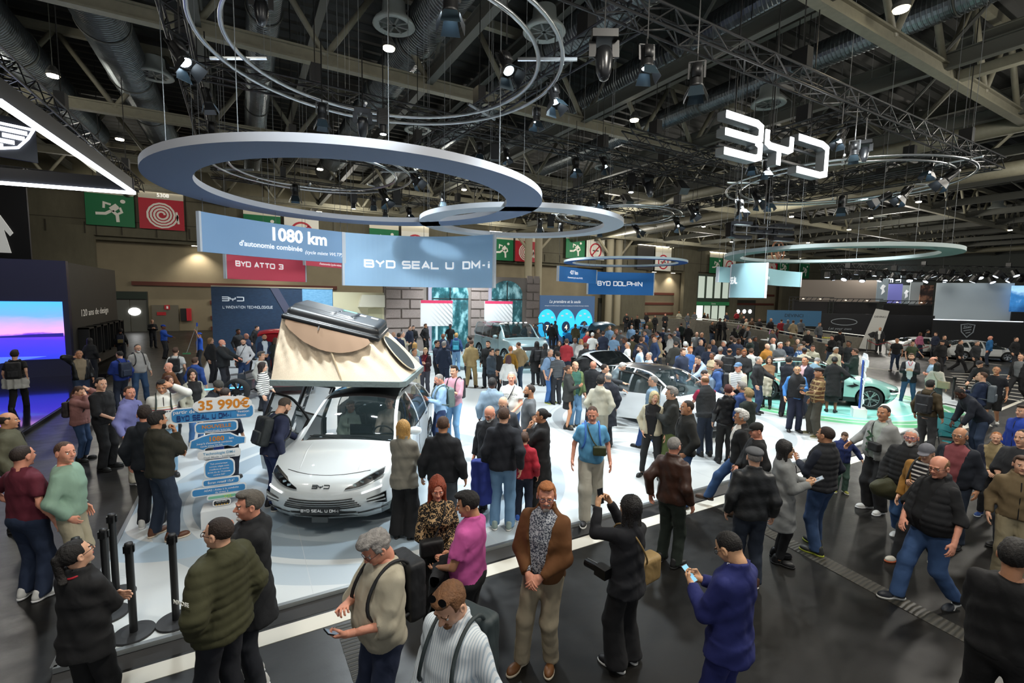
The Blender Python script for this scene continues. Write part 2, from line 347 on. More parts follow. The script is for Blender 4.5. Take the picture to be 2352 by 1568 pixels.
def hair_sdf(P,style,sex):
 A = np.array(P); A[...,0] = np.abs(A[...,0]); x,y,z = A[...,0],A[...,1],A[...,2]
 cr = ell(A,(0,-.014,.032),(.082,.102,.094)); nz = .0022*np.sin(P[...,0]*170+P[...,2]*60)*np.sin(P[...,1]*110+P[...,2]*40)
 face = np.minimum(np.maximum((((x/.076)**4+((z+.004)/(.098-.018*np.abs(np.sin(x*55))))**4)**.25-1)*.07,.038-y),np.maximum(y*-1+.018,z-.012))   # what the hair leaves free
 low = -z-.065-.25*(y+.06)
 if style == 'short':
  d = smin(cr,ell(A,(0,.030,.100),(.062,.066,.030)),.02); d = smax(d,-face,.01); d = smax(d,low+.01,.01); d = np.maximum(d,-ell(A,(.085,.0,-.012),(.03,.022,.034)))
 elif style == 'crop':
  d = smax(cr+.005,-face,.01); d = smax(d,low+.02,.01); d = np.maximum(d,-ell(A,(.085,.0,-.012),(.03,.024,.036))); nz = nz*.3
 elif style == 'fringe':                             # bald on top
  d = smax(cr+.004,-face,.01); d = smax(d,low,.01); d = smax(d,-ell(A,(0,.03,.115),(.078,.14,.085)),.01); d = np.maximum(d,-ell(A,(.085,.0,-.012),(.03,.022,.034)))
 elif style == 'wavy':
  d = smin(cr-.006,ell(A,(0,.035,.105),(.07,.07,.04)),.02)-.006*np.sin(P[...,0]*75+2*P[...,2]*40)*np.sin(P[...,1]*70)*np.sin(P[...,2]*60); d = smax(d,-face,.01); d = smax(d,-z-.085-.25*y,.01)
 elif style in ('long','longb','bob'):
  L = {'long': .17,'longb': .27,'bob': .075}[style]
  d = smin(cr-.004,ell(A,(0,-.055,-.05-L/2),(.088 if L > .1 else .094,.052,.05+L)),.05)
  d = smin(d,cone(A,V3(.074,.005,.03),V3(.082,-.005,-.06-L*.45),.018,.022),.03)
  d = smax(d,-ell(A,(0,.134,-.008),(.066,.098,.116)),.012); an = np.arctan2(P[...,0],P[...,1]+.04); nz = .0022*np.sin(an*34+6*np.sin(z*14))+.0018*np.sin(an*61+z*30)-.004*np.exp(-(P[...,0]/.004)**2)*(z > .09); d = np.maximum(d,-ell(A,(0,.06,-.14-L),(.072,.10,.10+L))); d = smax(d,-z-.115-L*1.15,.01)
 elif style in ('bun','pony'):
  d = smax(cr+.002,-face,.01); d = smax(d,low,.01)
  d = smin(d,ell(A,(0,-.125,.02),(.036,.034,.036)) if style == 'bun' else cone(A,V3(0,-.115,.05),V3(0,-.135,-.15),.026,.03),.015)
 elif style == 'afro': d = smax(ell(A,(0,-.014,.04),(.105,.12,.11)),-face,.01); d = smax(d,low,.01); nz = nz*1.5
 elif style == 'cap':
  d = smax(ell(A,(0,-.012,.045),(.088,.106,.085)),-(z-.038+.12*y),.006)
  d = smin(d,np.maximum(ell(A,(0,.105,.036),(.066,.072,.009)),-y+.03),.008); nz = 0
 elif style == 'flatcap':
  d = smax(ell(A,(0,.0,.075),(.098,.125,.052)),-(z-.050),.012); nz = 0
 elif style == 'beanie': d = smax(ell(A,(0,-.014,.05),(.09,.108,.105)),-(z-.02+.1*y),.01); nz = .0015*np.sin(np.arctan2(P[...,0],P[...,1])*40)
 elif style == 'band': d = smax(cr+.004,-face,.01); d = smax(d,low-.02,.01)
 elif style == 'beard':
  jw = smin(ell(A,(0,.022,-.040),(.055,.064,.074)),ell(A,(0,.070,-.094),(.026,.024,.020)),.02)-.0045
  d = np.maximum(jw,z+.030-.55*np.maximum(x-.035,0)*1.6); d = smax(d,-(y-.012),.01); d = np.maximum(d,-ell(A,(0,.095,-.0515),(.022,.03,.0085)))
 elif style == 'goatee':
  d = np.maximum(smin(ell(A,(0,.070,-.092),(.024,.024,.020)),ell(A,(0,.086,-.040),(.028,.010,.006)),.01)-.003,-ell(A,(0,.095,-.0515),(.020,.03,.0085)))
 return d+nz
def get_hair(style,h):
 k = ('hair',style,h)
 if k not in CACHE:
  L = .5 if style.startswith('long') else .26
  CACHE[k] = nets(lambda P: hair_sdf(P,style,'m'),(-.13,-.18,-L),(.13,.20 if style in ('cap',) else .15,.18),h)
 return CACHE[k]
# ---- hands: origin at wrist, fingers along +y, palm faces -z, thumb on +x (mirrored for left)
def get_hand(kind,h):
 k = ('hand',kind,h)
 if k in CACHE: return CACHE[k]
 curl = {'relax': .45,'grip': 1.15,'flat': .08,'point': 1.2,'fist': 1.5}[kind]
 def fn(P):
  d = smin(ell(P,(.002,.050,0),(.041,.052,.015)),cone(P,V3(0,-.04,0),V3(0,.02,0),.027,.026),.015)
  for i,(x,L) in enumerate(((.030,.070),(.010,.080),(-.011,.074),(-.031,.058))):
   c = .1 if (kind == 'point' and i == 0) else curl*(1+.06*i)
   a = V3(x,.088-.006*abs(i-1),0); p = a; an = c*.5; r = .0092
   for s,fr in enumerate((.45,.32,.23)):
    q = p+V3(x*.05,math.cos(an)*L*fr,-math.sin(an)*L*fr); d = smin(d,cone(P,p,q,r,r-.0009),.004); p = q; an += c*.75; r -= .0008
  t0 = V3(.026,.022,-.004); t1 = V3(.050,.052,-.012-.012*curl); t2 = V3(.052-.014*curl,.084,-.018-.022*curl)
  d = smin(d,cone(P,t0,t1,.015,.011),.012); d = smin(d,cone(P,t1,t2,.011,.0085),.006)
  return d
 V,Q = nets(fn,(-.065,-.05,-.11),(.085,.19,.045),h); CACHE[k] = (V,Q); return CACHE[k]
# ---- body proportions for a 1.75 m figure; upper body is described upright and then leaned about the hip
ZT = [.80,.92,1.02,1.12,1.25,1.36,1.43,1.47,1.51]
def torso(P,sex,fat,infl=0.,boxy=0.):
 if sex == 'm': rx = [.155,.166,.158,.158,.170,.172,.148,.098,.058]; ry = [.112,.118,.112,.112,.122,.116,.098,.078,.058]
 else: rx = [.165,.172,.145,.136,.148,.148,.126,.084,.052]; ry = [.118,.122,.104,.100,.120,.106,.088,.072,.052]
 cy = [-.005,-.008,0,.004,.006,-.004,-.014,-.022,-.028]
 z = P[...,2]; fb = np.exp(-((z-1.06)/.16)**2)*fat
 RX = np.interp(z,ZT,rx)+fb*.6+infl; RY = np.interp(z,ZT,ry)+fb*.55+infl; CYc = np.interp(z,ZT,cy)+fb*.45
 if boxy: RX = np.maximum(RX,np.where(z < 1.25,max(rx)-.018+infl,0)); RY = np.maximum(RY,np.where(z < 1.3,.115+infl,0))
 a = np.abs(P[...,0]/RX); b = np.abs((P[...,1]-CYc)/RY); d = ((a**2.3+b**2.3)**(1/2.3)-1)*np.minimum(RX,RY)*.92
 if sex != 'm':
  A = np.array(P); A[...,0] = np.abs(A[...,0]); d = smin(d,ell(A,(.068,.085,1.27),(.062,.055+infl,.062)),.04)
 return smax(d,z-1.53,.02)
def ik(S,T,l1,l2,pole):
 S,T,pole = map(lambda v: np.array(v,float),(S,T,pole)); d = T-S; L = np.linalg.norm(d); m = (l1+l2)*.995
 if L > m: T = S+d*m/L; L = m; d = T-S
 u = d/L; x = (l1*l1-l2*l2+L*L)/(2*L); y = math.sqrt(max(0,l1*l1-x*x)); p = pole-u*(pole@u); p /= (np.linalg.norm(p)+1e-9)
 return S+u*x+p*y,T
# arm targets for the right arm (+x), torso frame: wrist, elbow pole, palm normal, hand kind
ARMS = {'down': ((.262,.035,.905),(.3,-1,0),(-1,0,0),'relax'),'down2': ((.285,.11,.915),(.3,-1,0),(-1,0,0),'relax'),'back': ((.25,-.12,.93),(.4,-1,0),(-1,0,0),'relax'),
  'pocket': ((.185,.050,.935),(1,-.9,0),(-1,0,0),'relax'),'hip': ((.20,.04,1.03),(1,-.3,0),(-.6,0,-1),'relax'),'clasp': ((.065,.215,.99),(.9,-.5,-.2),(0,-1,-.1),'relax'),
  'phone': ((.065,.300,1.20),(.5,-.1,-1),(-.7,-.2,.7),'grip'),'phonelow': ((.07,.30,1.10),(.6,-.2,-1),(-.7,-.1,.8),'grip'),'tap': ((.03,.27,1.25),(.7,-.1,-1),(0,-.2,-1),'point'),
  'cross': ((-.085,.185,1.15),(.8,.1,-.8),(0,-1,0),'relax'),'chin': ((.035,.185,1.435),(.35,.2,-1),(-.2,-1,.1),'fist'),'face': ((.045,.16,1.52),(.5,.3,-1),(-.3,-1,0),'relax'),
  'eye': ((.09,.33,1.55),(.5,-.1,-1),(-1,0,0),'grip'),'fwd': ((.15,.44,1.12),(.4,-.2,-1),(0,0,-1),'relax'),'reach': ((.12,.50,1.25),(.5,0,-1),(0,0,-1),'flat'),
  'up': ((.26,.16,1.82),(1,.2,0),(0,1,0),'grip'),'brow': ((.13,.13,1.64),(1,.4,-.3),(-.7,-.8,0),'flat'),'neck': ((.11,.02,1.56),(1,.2,-.2),(-1,0,0),'relax'),'wheel': ((.16,.42,1.05),(.6,0,-1),(0,0,-1),'grip'),
  'carry': ((.13,.25,1.02),(.7,-.4,-.6),(0,0,1),'relax'),'knee': ((.14,.42,.74),(.6,-.3,0),(0,0,-1),'relax'),'side': ((.42,.10,1.02),(.3,-.8,0),(-1,0,0),'relax')}
# foot positions (right x,y / left x,y) and lift
LEGS = {'stand': ((.11,0),(-.11,0)),'wide': ((.17,.02),(-.17,-.02)),'walk': ((.09,.27),(-.09,-.27)),'walk2': ((.09,-.25),(-.09,.25)),'shift': ((.16,.10),(-.08,-.04)),'shift2': ((.08,-.04),(-.16,.10)),'close': ((.075,0),(-.075,.02)),
  'sit': ((.13,.46),(-.13,.46)),'stepup': ((.13,.42),(-.10,-.05)),'stride': ((.1,.38),(-.1,-.34))}
def fold(P,a):                                         # soft cloth folds
 x,y,z = P[...,0],P[...,1],P[...,2]
 return a*(np.sin(23*z+9*x+3*np.sin(11*x))*np.sin(14*x+17*y)+.6*np.sin(41*z+23*y-9*x))
class Fig:
 def __init__(s,sex='m',fat=0.,legs='stand',arms=('down','down'),lean=0.,hz=0.,lift=0.):
  s.sex,s.fat,s.lean = sex,fat,math.radians(lean); s.w = .163 if sex == 'm' else .140; s.hipx = .09
  s.arm = []
  for i,k in enumerate(arms):
   sx = 1 if i == 0 else -1; T,pole,nrm,hk = ARMS[k]; m = np.array([sx,1,1]); S = np.array([s.w*sx,-.012,1.395])
   T = np.array(T)*m
   if k in ('down','down2','back','clasp','pocket') and fat > .03: T = T+np.array([sx*fat*.55,fat*.45 if k == 'clasp' else 0,0])
   E,T = ik(S,T,.285,.255,np.array(pole)*m); s.arm.append((S,E,T,np.array(nrm)*m,hk,sx))
  s.leg = []; hz = 0
  fs = LEGS[legs]
  for i,(fx,fy) in enumerate(fs):
   sx = 1 if i == 0 else -1; L = max(0,abs(fy)-.0); z = .085
   if legs in ('walk','walk2','stride') and fy < 0: z = .13
   if legs == 'stepup' and i == 0: z = .085+.11
   if legs == 'sit': z = .085+.35
   s.leg.append([np.array([s.hipx*sx,0,.90]),None,np.array([fx,fy,z]),sx])
  s.drop = 0.
  for l in s.leg:
   L = np.linalg.norm(l[2]-l[0]); s.drop = max(s.drop,L-.822)
  s.drop = max(0,s.drop)
  for l in s.leg: l[0] = l[0]-np.array([0,0,s.drop]); l[1],_ = ik(l[0],l[2],.43,.40,(0,1,0))
  s.R = rotx(-s.lean)                              # lean forward (towards +y)
  s.piv = V3(0,0,.93)
 def up(s,V): return (V-s.piv)@s.R.T+s.piv-V3(0,0,s.drop)
def limb_r(f): return (.046,.037,.027) if f == 'm' else (.040,.032,.023)
def body_geo(g,h,head,hh,hands):
 """skin surface: legs, trunk, arms, then head and hands attached"""
 rs,re,rw = limb_r(g.sex)
 def up(P):
  d = torso(P,g.sex,g.fat*.8,-.008)
  for S,E,T,n,hk,sx in g.arm:
   a = smin(cone(P,V3(*S),V3(*E),rs+.008,re),cone(P,V3(*E),V3(*T),re,rw),.02); d = smin(d,a,.035)
  return smax(d,-(P[...,2]-.84),.02)
 pts = np.array([p for a in g.arm for p in a[:3]]); lo = np.minimum(pts.min(0)-.06,[-.27-g.fat,-.16,.80]); hi = np.maximum(pts.max(0)+.06,[.27+g.fat,.17+g.fat,1.56])
 V,Q = nets(up,lo,hi,h); V = g.up(V)
 def lg(P):
  d = None
  for H,K,A,sx in g.leg:
   a = smin(cone(P,V3(*H),V3(*K),.085,.056),cone(P,V3(*K),V3(*A),.056,.038),.03); d = a if d is None else smin(d,a,.03)
  return d
 pts = np.array([p for a in g.leg for p in a[:3]]); V2,Q2 = nets(lg,pts.min(0)-.11,pts.max(0)+.11,h)
 Vs,Qs,Ms = [V,V2],[Q,Q2+len(V)],[np.zeros(len(Q),int),np.zeros(len(Q2),int)]; n = len(V)+len(V2)
 hv,hq,hm = get_head(g.sex,hh); Vs.append(g.up(head(hv))); Qs.append(hq+n); Ms.append(hm); n += len(hv)
 for (S,E,T,nrm,hk,sx),kk in zip(g.arm,hands):
  hv,hq = get_hand(kk or hk,.0055 if hh < .012 else .009); y = (T-E)/np.linalg.norm(T-E); z = -(nrm-y*(nrm@y)); z /= np.linalg.norm(z); x = np.cross(y,z)
  B = np.stack([x,y,z],0).astype(np.float32); v = hv.copy()
  # the thumb belongs forwards / upwards
  th = x[1]+x[2]*.6 if abs(x[1])+abs(x[2]) > .2 else -sx*x[0]
  if th < 0: v[:,0] *= -1; hq = hq[:,::-1]
  Vs.append(g.up((v@B+T).astype(np.float32))); Qs.append(hq+n); Ms.append(np.zeros(len(hq),int)); n += len(v)
 return np.concatenate(Vs),np.concatenate(Qs),np.concatenate(Ms)
def top_geo(g,h,kind,infl,sleeve,hem,opening=0.,ripple=0.,sig=0):
 """a garment on the trunk and arms. sleeve: 1 long, .5 short, 0 none; hem: z of the lower edge; opening: half width of an open front"""
 rs,re,rw = limb_r(g.sex); flare = .05 if hem < .8 else .0
 def fn(P):
  z = P[...,2]; Pq = P
  d = torso(P,g.sex,g.fat,infl,boxy=0 if kind == 'fit' else 1)
  if hem < .86:
   t = np.clip((.92-z)/.5,0,1); RX = .178+infl+g.fat*.5+flare*t; RY = .13+infl+g.fat*.4+flare*t; q = ((P[...,0]/RX)**2+((P[...,1])/RY)**2)**.5
   sk = (q-1)*np.minimum(RX,RY)*.9; d = np.where(z < .95,np.minimum(sk,d),d)
  arms = None
  if sleeve > 0:
   for S,E,T,n,hk,sx in g.arm:
    i2 = infl*.9+.004; S_,E_,T_ = V3(*S),V3(*E),V3(*T)
    if sleeve >= .9:
     T2 = E_+(T_-E_)*(.97 if sleeve < .95 or sleeve >= 1 else .5); a = smin(cone(P,S_,E_,rs+i2+.002,re+i2+.004),cone(P,E_,T2,re+i2+.004,rw+i2*.7+.004),.025)
     ax = (T_-E_)/np.linalg.norm(T_-E_); a = np.maximum(a,((P-T2)@ax.astype(np.float32)))
    elif sleeve > .6:                        # rolled to the elbow
     T2 = E_+(T_-E_)*.22; a = smin(cone(P,S_,E_,rs+i2+.004,re+i2+.010),cone(P,E_,T2,re+i2+.012,re+i2+.012),.02); ax = (T_-E_)/np.linalg.norm(T_-E_); a = np.maximum(a,((P-T2)@ax.astype(np.float32)))
    else:
     E2 = S_+(E_-S_)*.72; a = cone(P,S_,E2,rs+i2+.002,rs+i2+.010); ax = (E_-S_)/np.linalg.norm(E_-S_); a = np.maximum(a,((P-E2)@ax.astype(np.float32)))
    arms = a if arms is None else np.minimum(arms,a)
  neck = z-(1.475+.35*np.maximum(-P[...,1]-.02,0)*.3)+np.abs(P[...,0])*.0
  d = smax(d,z-1.49-(.02 if kind == 'coat' else 0)+.25*np.maximum(P[...,1],0),.01)
  if arms is not None: d = smin(d,arms,.03)
  if kind == 'coat' or kind == 'hood':
   r = np.sqrt((P[...,0]/.075)**2+((P[...,1]+.02)/.075)**2)-1; col = np.maximum(np.abs(r)*.07-.013,np.abs(z-1.495-.25*(-P[...,1]))-.032); d = smin(d,col,.012)
  if kind == 'loose' and sig:
   r = np.sqrt((P[...,0]/.066)**2+((P[...,1]+.022)/.066)**2)-1; col = np.maximum(np.abs(r)*.06-.009,np.abs(z-1.492-.2*(-P[...,1]))-.022); d = smin(d,col,.008)
  if kind == 'hood': d = smin(d,ell(P,(0,-.115,1.455),(.105,.055,.06)),.03); d = smin(d,ell(P,(0,-.085,1.50),(.10,.04,.03)),.02)
  if ripple: d = d-ripple*np.abs(np.sin(z*PI/.075))**.6*1.0-ripple*.2*np.sin(P[...,0]*40)
  d = d+fold(P,.0052 if not ripple else .001)
  d = np.maximum(d,-(z-hem-.01*np.sin(P[...,0]*20)))
  if opening:
   wv = opening*(1+.7*np.clip((z-1.1)/.35,-1,1)) if opening > .03 else opening+0*z
   cut = np.maximum(np.abs(P[...,0])-wv,-(P[...,1]-.0)); cut = np.maximum(cut,np.abs(P[...,0])-.16); shell = d+.016
   d = np.maximum(d,-cut)
  return d
 pts = np.array([p for a in g.arm for p in a[:3]]); e = infl+g.fat
 lo = np.minimum(pts.min(0)-.09-infl,[-.27-e,-.22-infl,hem-.03]); hi = np.maximum(pts.max(0)+.09+infl,[.27+e,.20+e,1.60])
 V,Q = nets(fn,lo,hi,h); return g.up(V),Q
def pants_geo(g,h,fit,top=1.0):
 rk,rb = {'slim': (.066,.052),'reg': (.078,.074),'wide': (.098,.118),'short': (.09,.095),'baggy': (.10,.088)}[fit]
 def fn(P):
  d = None; z = P[...,2]
  for H,K,A,sx in g.leg:
   H_,K_,A_ = V3(*H),V3(*K),V3(*A); A2 = A_-V3(0,0,.045 if fit != 'slim' else .015)
   a = smin(cone(P,H_,K_,.100+g.fat*.15,rk),cone(P,K_,A2,rk,rb),.04)
   if fit == 'short': a = np.maximum(cone(P,H_,K_,.100,.10),-(z-K[2]-.02))
   else: a = smax(a,-(z-(A2[2]+.01)),.004)
   d = a if d is None else smin(d,a,.035)
  pv = ell(P,(0,-.010,.93-g.drop),(.165+g.fat*.35,.120+g.fat*.3,.13)); d = smin(d,pv,.05)
  return np.maximum(d,z-(top-g.drop))+fold(P,.0026)
 pts = np.array([p for a in g.leg for p in a[:3]]); lo = pts.min(0)-.15; hi = pts.max(0)+.17; lo[2] = 0.0; hi[2] = top+.04-g.drop
 lo[1] = min(lo[1],-.2); hi[1] = max(hi[1],.2+g.fat); lo[0] -= g.fat; hi[0] += g.fat
 return nets(fn,lo,hi,h)
def skirt_geo(g,h,hem,flare):
 def fn(P):
  z = P[...,2]; t = np.clip((.98-z)/.5,0,1.4); RX = .165+flare*t; RY = .125+flare*t
  d = (((P[...,0]/RX)**2+(P[...,1]/RY)**2)**.5-1)*RY; return np.maximum(np.maximum(d,z-1.02),-(z-hem))+fold(P,.004)
 return nets(fn,(-.36,-.3,hem-.04),(.36,.3,1.06),h)
def shoe_geo(h,boot=0.):
 k = ('shoe',h,boot)
 if k in CACHE: return CACHE[k]
 def up(P):
  d = smin(ell(P,(0,.115,.035),(.046,.085,.045)),ell(P,(0,-.045,.05),(.038,.052,.055)),.04); d = smin(d,cone(P,V3(0,-.035,.05),V3(0,-.035,.10+boot),.042,.044),.02)
  return np.maximum(d,-(P[...,2]-.018))
 def so(P):
  d = smin(ell(P,(0,.115,.018),(.050,.092,.045)),ell(P,(0,-.04,.018),(.042,.062,.045)),.05); return np.maximum(np.maximum(d,-P[...,2]),P[...,2]-.026)
 CACHE[k] = (nets(up,(-.07,-.12,0),(.07,.23,.20+boot),h),nets(so,(-.07,-.12,-.015),(.07,.23,.05),h)); return CACHE[k]
SKIN = {'fair': '#dba98c','tan': '#c08a68','rosy': '#d9967c','brown': '#7b4d36','dark': '#4a2f24','asian': '#d4a47e','pale': '#e3b9a0'}
HAIRC = {'black': '#15110f','dark': '#2a1d16','brown': '#4a3223','light': '#7d5b3c','blond': '#c39a5c','grey': '#8b8783','white': '#cfcdc8','red': '#8a3a1e','ginger': '#a8693a','auburn': '#4d1f1c'}
def skin_m(k): return mat(SKIN.get(k,k),.52,bump=.08,bscale=60)
def cloth(c,rough=.85):
 if not isinstance(c,str): return c
 if ('cl',c,rough) not in MATS:
  n = NT('cloth',rough); a = n.noise(6,2,n.scalev((1,1,.75)),.45,.5); w_ = n.noise(260,2); v = n.noise(5,4)
  n.color(n.mix(n.math('MULTIPLY',v,.55),c,tuple(min(1,x*1.35+.006) for x in lin(c)[:3]))); n.bump(n.math('ADD',n.math('MULTIPLY',a,1.6),n.math('MULTIPLY',w_,.05)),.6,.03); MATS[('cl',c,rough)] = n.m
 return MATS[('cl',c,rough)]
PEOPLE = []; LABELS = {}
def set_mats(o,ms):
 for i,m in enumerate(ms):
  o.material_slots[i].link = 'OBJECT'; o.material_slots[i].material = m
def add_part(name,key,geo,ms,parent,nm=1):
 if key not in CACHE or not isinstance(CACHE[key],bpy.types.Mesh):
  r = geo(); CACHE[key] = np_mesh(r[0],r[1],nm,r[2] if len(r) > 2 else None)
 o = mesh_obj(name,CACHE[key],parent); set_mats(o,ms); return o
def person(px,py,label,face=0,h=1.75,ref='head',z0=0.,sex='m',fat=0.,legs='stand',arms=('down','down'),lean=0,head=(0,0),hands=(None,None),
   top=('tee','#333333'),inner=None,pants=('reg','#22252c'),shoes=('#1c1c1c','#222222'),hair=('short','brown'),skin='fair',beard=None,glasses=None,
   lod=1,group=None,pos=None,name='person',skirt=None,collar=None,scarf=None,hat=None):
 s = h/1.75
 g = Fig(sex,fat,legs,arms,lean)
 yaw,pit = math.radians(head[0]),math.radians(head[1])
 Hc = V3(0,.0,1.628); RH = rotz(-yaw)@rotx(-pit)
 def headT(v):
  v = np.asarray(v,np.float32)*1.04; wt = np.clip((v[:,2:3]+.185)/.11,0,1); wt = wt*wt*(3-2*wt); r = (v-V3(0,-.02,-.09))@RH.T+V3(0,-.02,-.09)
  return (v*(1-wt)+r*wt+Hc).astype(np.float32)
 topz = float(g.up(headT(V3(0,-.01,.125)[None]))[0][2])*s
 if pos is not None: X,Y = pos
 elif ref == 'head':
  q = atz(px,py,z0+topz); X,Y = q[0],q[1]
  off = g.up(headT(V3(0,0,.1)[None]))[0]
 else: q = atz(px,py,z0); X,Y = q[0],q[1]
 tocam = math.atan2(-Y,-X); ang = tocam+math.radians(face)          # direction the figure faces (0 = to camera, 90 = to picture right)
 rz = ang-PI/2
 if ref == 'head' and pos is None:
  X -= (off[0]*math.cos(rz)-off[1]*math.sin(rz))*s; Y -= (off[0]*math.sin(rz)+off[1]*math.cos(rz))*s
 t = thing(name,label,'person',(X,Y,z0),rz,group); t.scale = (s,s,s)
 hb = (.019,.027,.036)[lod-1] if lod <= 3 else .036; hh = (.0052,.0095,.014)[min(lod,3)-1]; hg = (.016,.024,.034)[min(lod,3)-1]
 gk = (sex,fat,legs,tuple(arms),lean)
 sk = skin_m(skin); hc = HAIRC.get(hair[1],hair[1]); hm = mat(hc,.55 if hair[0].startswith('long') else .7,bump=.5,bscale=90,var=.25,vscale=40)
 lip = mat('#b4786a' if sex == 'm' else '#b26058',.5) if skin not in ('dark','brown') else mat('#6a3a34',.45)
 add_part('body',('b',gk,lod,head,tuple(hands)),lambda: body_geo(g,hb if (top[0] in ('tee','none') or skirt) else hb*1.25,headT,hh,hands),[sk,lip,mat('#e8e6e2',.3),mat(hc if hair[1] not in ('white','blond') else '#6b5a48',.6)],t,4)
 hv = hair[0]
 if hv != 'bald': add_part('hair',('h',hv,gk,lod,head),lambda: (g.up(headT(get_hair(hv,hh*1.2 if lod > 1 else .0065)[0])),get_hair(hv,hh*1.2 if lod > 1 else .0065)[1]),[hm],t)
 if hat: add_part('hat',('h',hat[0],gk,lod,head),lambda: (g.up(headT(get_hair(hat[0],hh*1.2 if lod > 1 else .0065)[0])),get_hair(hat[0],hh*1.2 if lod > 1 else .0065)[1]),[cloth(hat[1])],t)
 if beard: add_part('beard',('h',beard[0],gk,lod,head),lambda: (g.up(headT(get_hair(beard[0],.0065 if lod == 1 else .009)[0])),get_hair(beard[0],.0065 if lod == 1 else .009)[1]),[mat(HAIRC.get(beard[1],beard[1]),.8,bump=.5,bscale=90)],t)
 if glasses:
  b = MB()
  for sx in (-1,1):
   c = (sx*.031,.101,.005); b.tube([(c[0]+.023*math.cos(a)*1.05,c[1]-abs(.023*math.cos(a)+c[0])*.12,c[2]+.017*math.sin(a)) for a in np.linspace(0,2*PI,13)[:-1]],.0022,5,closed=True)
   b.tube([(sx*.054,.094,.008),(sx*.079,.03,.010),(sx*.081,-.02,.004)],.002,5)
  b.tube([(-.008,.103,.008),(.008,.103,.008)],.002,5); b.v = [tuple(v) for v in g.up(headT(np.array(b.v,np.float32)))]; b.build('glasses',mat(glasses,.3),t)
 # clothes
 spec = {'tee': ('loose',.012,.5,.90),'fit': ('fit',.008,.5,.92),'polo': ('loose',.014,.5,.88),'shirt': ('loose',.012,1,.88),'rolled': ('loose',.013,.8,.88),'sweat': ('loose',.022,1,.90),'sweatr': ('loose',.024,.8,.88),'hoodie': ('hood',.022,1,.90),
   'jacket': ('coat',.028,1,.88),'puffer': ('coat',.036,1,.86),'hoodpuffer': ('hood',.042,1,.84),'blazer': ('coat',.024,1,.78),'coat': ('coat',.034,1,.52),'parka': ('hood',.036,1,.62),'vest': ('coat',.030,0,.90),'dress': ('fit',.012,1,.34),'knit': ('fit',.014,1,.88),'tank': ('fit',.010,0,.9)}
 def garment(nm,tp,extra=0.,key=''):
  kd,infl,sl,hem = spec[tp[0]]; hem -= .05*(lean > 8); op = tp[2] if len(tp) > 2 else 0.; infl += extra; rp = .010 if tp[0] in ('puffer','hoodpuffer','vest') and lod == 1 else (.006 if tp[0] in ('puffer','hoodpuffer','vest') else 0.)
  return add_part(nm,('t',tp[0],infl,op,gk,lod),lambda: top_geo(g,hg,kd,infl,sl,hem,op,rp,tp[0] in ('polo','shirt','rolled')),[cloth(tp[1])],t)
 if inner: garment('shirt',inner)
 nmx = {'tee': 't_shirt','fit': 't_shirt','polo': 'polo_shirt','shirt': 'shirt','rolled': 'shirt','sweat': 'sweater','sweatr': 'sweatshirt','hoodie': 'hoodie','puffer': 'puffer_jacket','hoodpuffer': 'puffer_jacket','vest': 'quilted_vest','dress': 'dress','knit': 'sweater','tank': 'top'}
 if top[0] != 'none': garment(nmx.get(top[0],top[0] if top[0] in ('jacket','blazer','coat','parka') else 'jacket'),top)
 if skirt: add_part('skirt',('sk',gk,skirt[1:],lod),lambda: skirt_geo(g,hg,skirt[1],skirt[2]),[cloth(skirt[0])],t)
 elif pants: add_part('shorts' if pants[0] == 'short' else 'trousers',('p',pants[0],gk,lod),lambda: pants_geo(g,hg,pants[0]),[cloth(pants[1])],t)
 (uv,uq),(sv,sq) = shoe_geo((.009,.013,.02)[min(lod,3)-1])
 if lod < 3:
  for i,(H,K,A,sx) in enumerate(g.leg):
   R = rotz(-sx*.22); k = ('shoe',gk,i,lod); dz = A[2]-.085
   tilt = rotx(-.35) if (legs in ('walk','walk2','stride') and A[1] < 0) else np.eye(3,dtype=np.float32)
   def tr(v,A=A,R=R,dz=dz,tilt=tilt): return (v@tilt.T@R.T+V3(A[0],A[1],dz-(.035 if dz > .02 and dz < .1 else 0))).astype(np.float32)
   so = add_part('shoe',k,lambda: (tr(uv),uq),[mat(shoes[0],.5)],t); add_part('sole',k+('s',),lambda: (tr(sv),sq),[mat(shoes[1],.6)],so)
 else:
  def both():
   vs = []; qs = []; n = 0
   for H,K,A,sx in g.leg: vs.append((uv@rotz(-sx*.22).T+V3(A[0],A[1],A[2]-.1)).astype(np.float32)); qs.append(uq+n); n += len(uv)
   return np.concatenate(vs),np.concatenate(qs)
  add_part('shoes',('shoes',gk),both,[mat(shoes[0],.5)],t)
 if lod < 3 and top[0] in ('jacket','puffer','hoodpuffer','hoodie','vest','parka','coat') and not (len(top) > 2 and top[2] > .03) and abs(face) < 130:
  kd,infl,sl,hem = spec[top[0]]; zs = np.arange(max(hem+.02,.62),1.47,.05)
  fb = np.exp(-((zs-1.06)/.16)**2)*fat; RY = np.interp(zs,ZT,[.112,.118,.112,.112,.122,.116,.098,.078,.058])+fb; RY = np.maximum(RY,np.where(zs < 1.3,.115,0))+infl*1.02
  pz = g.up(np.stack([zs*0,RY-.001,zs],-1).astype(np.float32)); b = MB(); b.tube(pz,.006,5); b.build('zip',mat('#1a1a1c',.4),t)
 return t,g,headT,s
def wpt(r,p,hd=False):                                  # a point of the figure's trunk frame in world space
 t,g,hT,s = r; v = g.up(np.array([p],np.float32))[0]*s; a = t.rotation_euler.z
 return Vector((t.location.x+v[0]*math.cos(a)-v[1]*math.sin(a),t.location.y+v[0]*math.sin(a)+v[1]*math.cos(a),t.location.z+v[2]))
def worn(r,name,label,cat,group=None):
 t = thing(name,label,cat,tuple(r[0].location),r[0].rotation_euler.z,group); t.scale = r[0].scale; return t
